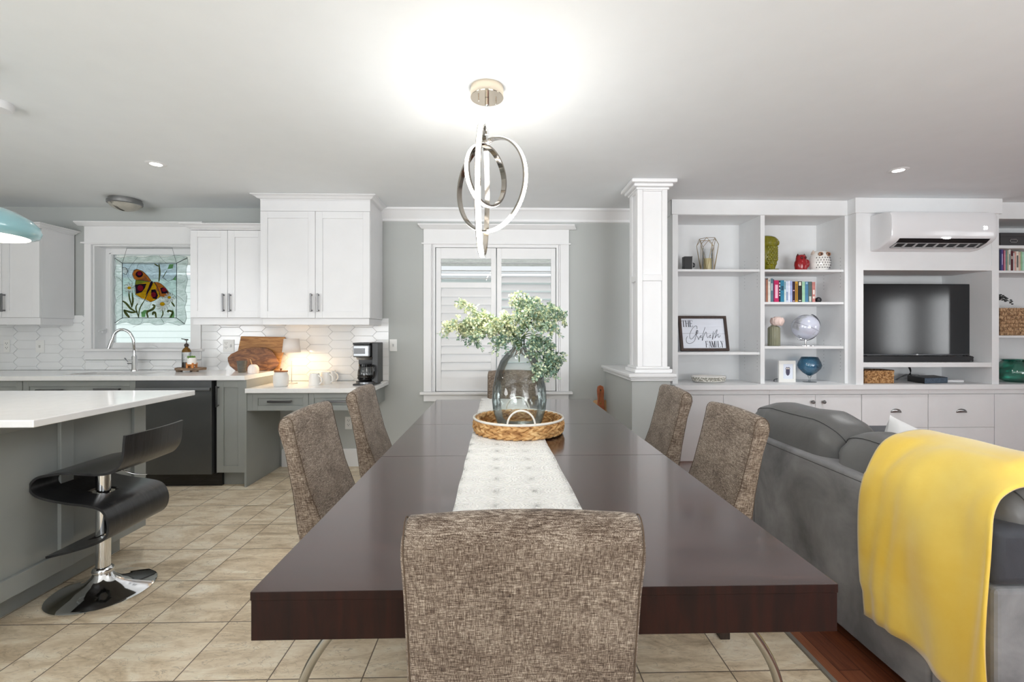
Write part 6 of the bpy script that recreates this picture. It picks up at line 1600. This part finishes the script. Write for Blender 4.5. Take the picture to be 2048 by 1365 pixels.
def leaf(p, d, L, W_, mi):
    """small cupped oval leaf"""
    d = d.normalized(); s = d.cross(Vector((rn.uniform(-1, 1), rn.uniform(-1, 1), rn.uniform(.2, 1)))); 
    if s.length < 1e-4: s = Vector((1, 0, 0))
    s.normalize(); n_ = s.cross(d) * .12 * L
    lf.m = mi
    lf.add([p, p + d * L * .35 + s * W_ * .45 + n_, p + d * L * .75 + s * W_ * .5 + n_, p + d * L, p + d * L * .75 - s * W_ * .5 + n_, p + d * L * .35 - s * W_ * .45 + n_, p + d * L * .5], [(0, 6, 2, 1), (6, 3, 2), (0, 5, 4, 6), (6, 4, 3)])
for pts, dy, _ in branches:
    n = len(pts); P_ = [P3(u, v, dy * i / (n - 1)) for i, (u, v) in enumerate(pts)]
    P_[0].x = vx + (P_[0].x - vx) * .5; P_[0].y = vy
    if pts[0][1] < 700: P_[0].z = max(P_[0].z, vz(692))
    c_ = bez(P_, 9); st.tube(c_, .002, 6, rs=[.0028 - .002 * i / len(c_) for i in range(len(c_))])
    for i in range(12, len(c_)):
        if rn.random() < .30: continue
        for _k in range(2):
            p = c_[i] + Vector((rn.uniform(-.01, .01), rn.uniform(-.02, .02), rn.uniform(-.01, .01)))
            d = (Vector((rn.uniform(-1, 1), rn.uniform(-1, 1), rn.uniform(-.9, .6)))).normalized()
            L = rn.uniform(.02, .062); sub = [p, p + d * L * .5 + Vector((0, 0, .004)), p + d * L + Vector((0, 0, -.012))]
            sc = bez(sub, 4); st.tube(sc, .0008, 4, caps=False)
            for q in range(1, len(sc)):
                tg = (sc[q] - sc[q - 1])
                for s in (-1, 1):
                    side = tg.cross(Vector((rn.uniform(-1, 1), rn.uniform(-1, 1), rn.uniform(-1, 1)))).normalized()
                    left = sc[q].x < vx - .02  # variegated mix runs paler on this side, chandelier light put into the colour
                    mi = rn.choice([0, 0, 1, 1, 2] if left else [0, 1, 2, 2, 3]) if sc[q].z > vz(672) else rn.choice([1, 2, 3, 3])
                    leaf(sc[q], tg.normalized() * .5 + side * s, rn.uniform(.012, .019), rn.uniform(.008, .012), mi)
for k in range(7): st.tube([(vx + .012 * math.cos(k), vy + .012 * math.sin(k), vz(694)), (vx + .006 * math.cos(k + 1), vy + .006 * math.sin(k + 1), vz(672) + .02)], .0035, 6)
st.tube([(vx, vy, vz(725)), (vx - .003, vy, vz(690))], .006, 8, rs=[.002, .009])
st.build('stems', M('stem_leaf_green', (104, 128, 72), .6, var=.1), t, smooth=70)
lf.build('leaves', [M('leaf_cream', (240, 240, 200), .6, var=.06, vscale=40), M('leaf_pale_green', (214, 224, 190), .6, var=.06, vscale=40), M('leaf_sage', (168, 190, 166), .6, var=.08, vscale=40), M('leaf_deep_sage', (120, 150, 132), .6, var=.08, vscale=40)], t, smooth=60)

# ================================================================== CHAIRS
def make_chair(label):
    t = thing('dining_chair', label, 'chair', (0, 0, 0), 'upholstered dining chairs round the table')
    W_ = .43
    outer = [(-.275, .36), (-.285, .46), (-.305, .62), (-.335, .78), (-.362, .87)]
    inner = [(-.302, .875), (-.280, .78), (-.243, .64), (-.190, .50), (-.175, .47)]
    def prof(zs, inset):
        pts = [(y + inset, zz) for y, zz in outer]
        cx_, cz_, rx = -.332, .873, .030 - inset
        for k in range(1, 8):
            th = PI - PI * k / 8; pts.append((cx_ + rx * math.cos(th) * 1.0, cz_ + (.042 - inset) * math.sin(th) + .004))
        pts += [(y - inset, zz) for y, zz in inner]; pts += [(-.175, .36)]
        return [(y, zz if zz < .6 else .6 + (zz - .6) * zs) for y, zz in pts]
    rows = []
    for f_, inset in ((-1, .012), (-.992, .006), (-.97, .002), (-.94, 0), (-.8, 0), (-.5, 0), (-.2, 0), (.2, 0), (.5, 0), (.8, 0), (.94, 0), (.97, .002), (.992, .006), (1, .012)):
        zs = 1.035 - .035 * f_ ** 2 - (.02 if abs(f_) > .96 else 0) - (.045 if abs(f_) > .985 else 0)
        rows.append([(f_ * W_ / 2, y, zz) for y, zz in prof(zs, inset)])
    mb = MB(); mb.grid([r for r in rows], closed_v=True); n = len(rows[0])
    mb.f.append(list(range(n))[::-1]); mb.mi.append(0); mb.f.append([(len(rows) - 1) * n + k for k in range(n)]); mb.mi.append(0)
    mb.f = [f[::-1] for f in mb.f]
    mb.build('backrest', MATS['fabric'], t, smooth=50)
    for s in (-1, 1):
        mb = MB(); pr = prof(1.0, .001)[1:17]; mb.tube([(s * (W_ / 2 - .0065), y, zz) for y, zz in pr], .0014, 6)
        mb.build('piping', M('dark_piping', (92, 76, 62), .9, var=.1), t, smooth=60)
    mb = MB(); mb.box((-W_ / 2, -.1745, .36), (W_ / 2, .20, .475)); mb.build('seat', MATS['fabric'], t, bevel=.018, seg=4, smooth=40)
    for sx_, sy2 in ((-1, -.235), (1, -.235), (-1, .165), (1, .165)):
        x = sx_ * (W_ / 2 - .12); mb = MB()
        mb.prism([(x - .02, sy2 - .02, .3595), (x + .02, sy2 - .02, .3595), (x + .02, sy2 + .02, .3595), (x - .02, sy2 + .02, .3595)], (0, 0, -.359))
        mb.build('leg', LEGW, t, bevel=.002)
    return t
ch = make_chair('woven brown chair in front, its back to the camera')
ch.location = (.040, 1.145, 0); WL[ch] = Vector(ch.location)
def side(x, yc, rz, label): copy_tree(ch, (x, yc, 0), rz, label)
side(-.505, 2.0, -PI / 2, 'woven brown chair on the left side, the nearer one')
side(-.50, 2.75, -PI / 2 + .03, 'woven brown chair on the left side, the farther one by the coffee maker')
side(.675, 1.94, PI / 2, 'woven brown chair on the right side, the nearer one beside the sofa')
side(.70, 2.70, PI / 2 - .05, 'woven brown chair on the right side, the farther one in front of the half wall')
side(.10, 3.60, PI, 'brown chair at the far end of the table behind the glass vase')

# ================================================================== CHANDELIER
hx, hy = PZ(974, 176, ZC).x, PZ(974, 176, ZC).y
LED = M('led_strip', (255, 250, 240), .5, var=0, emit=(255, 246, 230), estr=22)
t = thing('chandelier', 'three-ring lit chandelier of chrome hoops above the table', 'chandelier', (hx, hy, ZC))
mb = MB(); mb.lathe((hx, hy, 0), [(.0, ZC - .0003), (.0795, ZC - .0003), (.0795, ZC - .046), (.078, ZC - .049), (.0, ZC - .049)], 48); mb.build('canopy', M('champagne_chrome', (226, 214, 196), .12, 1.0, var=0), t, smooth=40)
mb = MB(); mb.lathe((hx, hy, 0), [(.010, ZC - .05), (.010, ZC - .085), (.0, ZC - .087)], 20); mb.build('cable_grip', CHROME, t, smooth=40)
for dx_, dy_ in ((-.04, -.01), (.042, .02)): mb = MB(); mb.lathe((hx + dx_, hy + dy_, 0), [(.003, ZC - .0495), (.003, ZC - .068), (.0, ZC - .069)], 10); mb.build('canopy_stud', CHROME, t, smooth=40)
zk = VZ(974, 262, hy)
mb = MB(); mb.tube([(hx, hy, ZC - .086), (hx, hy, zk)], .0014, 6); mb.build('cable', M('clear_cable', (200, 200, 202), .3, .3, var=0), t)
mb = MB(); mb.lathe((hx, hy, 0), [(.006, zk + .01), (.009, zk), (.009, zk - .02), (.0, zk - .022)], 16); mb.tube([(hx, hy, zk - .02), (hx + .006, hy, zk - .06)], .006, 8); mb.tube([(hx - .02, hy, zk - .07), (hx + .02, hy, zk - .05)], .007, 8); mb.build('hub', CHROME, t, smooth=50)
def ring(u, v, h, phi, tilt, width=.026, rt=.009, arc_lit=(0, 1), roll=0):
    c = PY(u, v, hy); R = h / 2
    e1 = Vector((math.cos(phi), math.sin(phi), 0)); e2 = (Vector((0, 0, 1)) * math.cos(tilt) + Vector((-math.sin(phi), math.cos(phi), 0)) * math.sin(tilt)).normalized()
    if roll: e1, e2 = (e1 * math.cos(roll) + e2 * math.sin(roll)), (e2 * math.cos(roll) - e1 * math.sin(roll))
    nn = e1.cross(e2); n = 88
    sec = [(R - rt, -width / 2), (R, -width / 2), (R, width / 2), (R - rt, width / 2)]
    def pt(a, r, w_): return tuple(c + (e1 * math.cos(a) + e2 * math.sin(a)) * r + nn * w_)
    mb = MB(); mb.grid([[pt(2 * PI * k / n, r, w_) for r, w_ in sec] for k in range(n)], closed_u=True, closed_v=True); mb.build('ring', M('pale_chrome', (170, 164, 156), .1, 1.0, var=0), t, smooth=50)
    sec = [(R + .0003, -width / 2 + .003), (R + .0018, -width / 2 + .004), (R + .0018, width / 2 - .004), (R + .0003, width / 2 - .003)]
    mb = MB(); mb.grid([[pt(2 * PI * k / n, r, w_) for r, w_ in sec] for k in range(n)], closed_u=True, closed_v=True); mb.build('light_strip', LED, t, smooth=50)
ring(980.5, 371, .440, -math.acos(.74), 0, roll=.10)
ring(966, 386, .60, -math.radians(92), .02, roll=0)
ring(973, 352, .290, PI + math.acos(.60) + .0, 0, roll=.06)
pl = bpy.data.lights.new('chandelier_glow', 'POINT'); pl.energy = 16; pl.color = (.97, .985, 1); pl.shadow_soft_size = .25
po = bpy.data.objects.new('chandelier_glow', pl); po.location = (hx, hy, 1.74); COL.objects.link(po)

# ================================================================== CEILING FITTINGS
def downlight(u, v, label, power=9):
    p = PZ(u, v, ZC); t = thing('recessed_light', label, 'ceiling light', (p.x, p.y, ZC), 'recessed ceiling lights')
    mb = MB(); mb.lathe((p.x, p.y, 0), [(.036, ZC - .0006), (.036, ZC - .006), (.055, ZC - .005), (.062, ZC - .0006)], 40, cap=False); mb.build('trim_ring', M('fitting_white', (232, 232, 232), .4, var=0), t, smooth=50)
    mb = MB(); mb.lathe((p.x, p.y, 0), [(.0, ZC - .004), (.034, ZC - .003), (.034, ZC - .0006)], 30); mb.build('lamp', M('downlight_glow', (255, 255, 255), .5, var=0, emit=(255, 252, 246), estr=14), t, smooth=50)
    l = bpy.data.lights.new('downlight_beam', 'SPOT'); l.energy = power; l.spot_size = 2.2; l.spot_blend = 1; l.shadow_soft_size = .05
    o = bpy.data.objects.new('downlight_beam', l); o.location = (p.x, p.y, ZC - .02); COL.objects.link(o)
downlight(312, 327.5, 'round recessed light in the ceiling above the kitchen', 24)
downlight(1797, 340, 'round recessed light in the ceiling above the living room', 44)
# flush mount
p = PZ(250, 402, ZC); fy = 4.03; fx = UX(250, fy)
t = thing('flush_mount_light', 'unlit nickel flush mount with frosted bowl near the kitchen window', 'ceiling light', (fx, fy, ZC))
zl_ = [VZ(249, v, fy) for v in (402, 408, 416, 423.5)]
R1 = .126
mb = MB(); mb.lathe((fx, fy, 0), [(R1 * .9, ZC - .0004), (R1 * .9, ZC - .02), (R1 * 1.0, ZC - .022), (R1 * .99, ZC - .045), (R1 * .93, ZC - .05)], 44, cap=False); mb.build('rim', NICKEL, t, smooth=40)
mb = MB(); mb.lathe((fx, fy, 0), [(R1 * .93, ZC - .046), (R1 * .78, ZC - .072), (R1 * .5, ZC - .092), (R1 * .2, ZC - .102), (0, ZC - .104)], 44, cap=False); mb.build('glass_bowl', M('alabaster_glass', (176, 172, 162), .35, var=.08, vscale=14), t, smooth=60)
mb = MB()
for k in (-1, 0, 1): mb.tube(bez([(fx - .02 + k * .011 + R1 * .0, fy - R1 * .9, ZC - .052), (fx - .01 + k * .009, fy - R1 * .5, ZC - .0935), (fx + k * .006, fy - .01, ZC - .1055)], 6), .0016, 5)
mb.build('stripes', M('bronze_line', (70, 66, 60), .4, .5, var=0), t)
# detector at the left edge of the ceiling
p = PZ(-4, 205, ZC); t = MB(); t.lathe((p.x - .005, p.y, 0), [(.062, ZC - .0004), (.062, ZC - .02), (.052, ZC - .036), (.0, ZC - .038)], 36)
tag(t.build('smoke_detector', M('detector_white', (226, 226, 228), .4, var=0), smooth=40), 'round white smoke detector cut by the left edge of the ceiling', 'smoke detector')
# pendant over the island
py_ = 1.96; px_ = UX(-62, py_); zr = VZ(-20, 468, py_) ; RP = (UX(44, py_) - px_)
t = thing('pendant_lamp', 'pale teal dome pendant lamp at the left edge over the island', 'pendant lamp', (px_, py_, ZC))
hz = lambda v: VZ(0, v, py_)
TEALP = M('pale_teal_enamel', (150, 198, 207), .2, var=.01, coat=.6)
pr = [(RP * .83, hz(470)), (RP * .96, hz(466)), (RP * 1.0, hz(456)), (RP * .97, hz(444)), (RP * .86, hz(431)), (RP * .66, hz(418)), (RP * .45, hz(409)), (RP * .30, hz(402)), (RP * .22, hz(390)), (RP * .20, hz(372)), (RP * .12, hz(366)), (0.004, hz(365))]
mb = MB(); mb.lathe((px_, py_, 0), pr, 56, cap=False); mb.build('shade', TEALP, t, smooth=70)
pi_ = [(RP * .83, hz(470)), (RP * .92, hz(463)), (RP * .94, hz(456)), (RP * .9, hz(446)), (RP * .78, hz(434)), (RP * .5, hz(418)), (.0, hz(412))]
mb = MB(); mb.lathe((px_, py_, 0), pi_[::-1], 56, cap=False); mb.build('shade_lining', M('lining_glow', (250, 246, 238), .6, var=0, emit=(255, 246, 230), estr=.7), t, smooth=70)
mb = MB(); mb.ball((px_, py_, hz(446)), .04, seg=18, rings=10); mb.build('bulb', M('pendant_bulb', (255, 250, 240), .5, var=0, emit=(255, 244, 226), estr=9), t, smooth=60)
mb = MB(); mb.tube([(px_, py_, hz(366)), (px_, py_, ZC - .02)], .003, 6); mb.lathe((px_, py_, 0), [(.05, ZC - .0004), (.05, ZC - .02), (.0, ZC - .022)], 24); mb.build('cord_and_rose', TRIM, t, smooth=40)
pl = bpy.data.lights.new('pendant_glow', 'POINT'); pl.energy = 5; pl.color = (1, .96, .9); pl.shadow_soft_size = .05
po = bpy.data.objects.new('pendant_glow', pl); po.location = (px_, py_, hz(474)); COL.objects.link(po)

# ================================================================== SOFA
SX, SYN, SYF = 1.385, 1.24, 2.66
t = thing('sofa', 'grey sofa with its back to the dining table', 'sofa', (1.85, 1.95, 0))
mb = MB(); mb.box((SX, SYN + .20, .045), (SX + .13, SYF - .20, .692)); mb.build('back_frame', SUEDE, t, bevel=.014, seg=4, smooth=40)
mb = MB(); mb.tube([(SX + .0008, SYN + .22, .672), (SX + .0008, SYF - .22, .672)], .0018, 6); mb.build('back_seam', M('seam_dark', (68, 68, 70), .9, var=0), t)
mb = MB(); mb.box((SX + .131, SYN + .2, .05), (2.33, SYF - .2, .29)); mb.build('seat_base', DKLEATH, t, bevel=.015)
for y0, y1 in ((SYN + .205, 1.948), (1.952, SYF - .205)):
    mb = MB(); mb.box((SX + .135, y0, .291), (2.36, y1, .47)); mb.build('seat_cushion', LEATHER, t, bevel=.045, seg=4, smooth=50)
for y0, y1 in ((SYN, SYN + .198), (SYF - .198, SYF)):
    mb = MB(); mb.box((SX, y0, .045), (2.34, y1, .527)); mb.build('arm_panel', SUEDE, t, bevel=.015, seg=3)
    mb = MB(); mb.box((SX - .002, y0 - .0, .528), (2.36, y1 + .0, .70)); mb.build('arm_pad', DKLEATH, t, bevel=.03, seg=4, smooth=50)
mb = MB()
for xx in (SX + .06, 2.28):
    for yy in (SYN + .07, SYF - .07): mb.box((xx - .03, yy - .03, .0005), (xx + .03, yy + .03, .0495))
mb.build('feet', BLACK, t)
def cushion(parent, x0, x1, y0, y1, z0, z1, mat, name, seed, lean=.0, pinch=.9):
    rn = random.Random(seed); n = 26; rows = []
    cx, cy, cz = (x0 + x1) / 2, (y0 + y1) / 2, (z0 + z1) / 2; rx, ry, rz = (x1 - x0) / 2, (y1 - y0) / 2, (z1 - z0) / 2
    def sp_(v_, p_): return math.copysign(abs(v_) ** p_, v_)
    ph_ = [rn.uniform(0, 6) for _ in range(6)]
    for i in range(n + 1):
        a = -PI / 2 + PI * i / n; row = []
        for j in range(44):
            b = 2 * PI * j / 44
            # long axis along y; the ends are gathered
            yy = sp_(math.sin(a), .42); cr = sp_(math.cos(a), .36)
            xx = cr * sp_(math.cos(b), .62); zz = cr * sp_(math.sin(b), .55)
            g = max(0, abs(yy) - .82) * 5.5; wr = .012 * g * math.sin(b * 9 + ph_[0]) + .006 * math.sin(yy * 7 + ph_[1] + b) + .004 * math.sin(b * 3 + yy * 12 + ph_[2])
            puff = 1 - .10 * yy * yy
            row.append((cx + xx * rx * puff + wr * math.cos(b) + lean * (zz), cy + yy * ry, cz + zz * rz * (1 - .07 * yy * yy + .02 * math.sin(yy * 4 + ph_[3])) + wr * math.sin(b) * .7))
        rows.append(row)
    mb = MB(); mb.grid(rows, closed_v=True)
    mb.f.append(list(range(44))); mb.mi.append(0)
    k = n * 44; mb.f.append([k + q for q in range(44)][::-1]); mb.mi.append(0)
    o = mb.build(name, mat, parent, smooth=70)
    sm = MB()
    pts = []
    for i in range(2, n - 1):
        r_ = rows[i]; best = r_[int(44 * .375)]; pts.append((best[0] - .001, best[1], best[2] + .001))
    sm.tube(pts, .0015, 5); sm.build('seam', MATS['seam_dark'], o, smooth=60)
    return o
cushion(t, 1.415, 1.70, 1.955, SYF - .02, .47, .865, LEATHER, 'back_cushion', 3, .03)
cushion(t, 1.415, 1.70, SYN + .02, 1.95, .47, .845, LEATHER, 'back_cushion', 8, .03)

# throw
mb = MB(); path = bez([Vector((1.362, 0, .20)), Vector((1.358, 0, .40)), Vector((1.362, 0, .58)), Vector((1.372, 0, .69)), Vector((1.390, 0, .765)), Vector((1.44, 0, .835)), Vector((1.52, 0, .868)), Vector((1.62, 0, .862)), Vector((1.72, 0, .80)), Vector((1.86, 0, .738)), Vector((2.05, 0, .725)), Vector((2.3, 0, .722))], 7)
rn = random.Random(12); rows = []; NW = 46
nl = len(path)
for i, p in enumerate(path):
    f = i / (nl - 1); row = []
    d_ = path[min(i + 1, nl - 1)] - path[max(i - 1, 0)]; nr = Vector((-d_.z, 0, d_.x)).normalized()
    if nr.x > 0 and f < .4: nr = -nr
    for j in range(NW + 1):
        s = j / NW
        y0 = 1.225 - .0 * f; y1 = 1.665 + .012 * math.sin(f * 9) - .01 * (f < .05)
        y = y0 + (y1 - y0) * s
        fold = (.0085 * math.sin(s * 17 + 2.6 * math.sin(f * 7 + s * 3)) + .0035 * math.sin(s * 31 + f * 13 + 2 * math.sin(s * 8)) + .005 * math.sin(s * 9 - f * 16)) * max(0, 1 - f * 1.6) + .004 * math.sin(s * 9 + f * 22) * (1 if f < .75 else .3)
        if f > .3 and f < .75: fold += .006 * math.sin((s * 14 + f * 30)) * max(0, s - .4)
        off = .010 + fold if f < .5 else .008 + fold * .4
        q = p + nr * off
        dz = (-.012 * math.sin(s * 7) + .02 * (s - .5)) * max(0, 1 - f * 6)
        sag = 0
        # the near edge hangs a little lower over the cushion end
        if f > .38 and s < .12: sag = (.12 - s) * .9 * min(1, (f - .38) * 6)
        row.append((q.x, y, q.z + dz - sag * .5))
    rows.append(row)
mb.grid(rows); o = mb.build('throw_blanket', YELLOW, smooth=80, solid=.008)
o.modifiers['solid'].offset = 1; tag(o, 'bright yellow plush throw draped over the near end of the sofa', 'blanket')
hem = MB(); k = 7
hm = MB(); hm.tube([Vector(rows[k][j]) + Vector((-.009, 0, 0)) for j in range(NW + 1)], .0016, 5)
# white pillow
pc_ = Vector((2.09, 2.24, .582)); n = 22; rows = []
ax1 = Vector((.90, -.2, -.42)).normalized(); ax2 = Vector((.42, .12, .90)); ax2 = (ax2 - ax1 * ax2.dot(ax1)).normalized(); ax3 = ax1.cross(ax2)
def pil(side):
    rws = []
    for i in range(n + 1):
        r_ = []
        for j in range(n + 1):
            a, b = -1 + 2 * i / n, -1 + 2 * j / n
            e = (1 - a ** 4) * (1 - b ** 4); h = .075 * max(0, e) ** .5
            sx_ = .21 * (1 - .10 * (1 - abs(b)) * 0 - .07 * (1 - b * b) * abs(a) ** 3); sy2 = .21 * (1 - .07 * (1 - a * a) * abs(b) ** 3)
            r_.append(tuple(pc_ + ax1 * a * sx_ * .88 + ax2 * b * sy2 * .88 + ax3 * (h * side + .004 * math.sin(a * 7 + b * 5))))
        rws.append(r_)
    return rws
mb = MB(); mb.grid(pil(1)); mb.grid([r_[::-1] for r_ in pil(-1)]); tag(mb.build('throw_pillow', WHITEFAB, smooth=80), 'white cushion peeking up behind the sofa back', 'pillow')
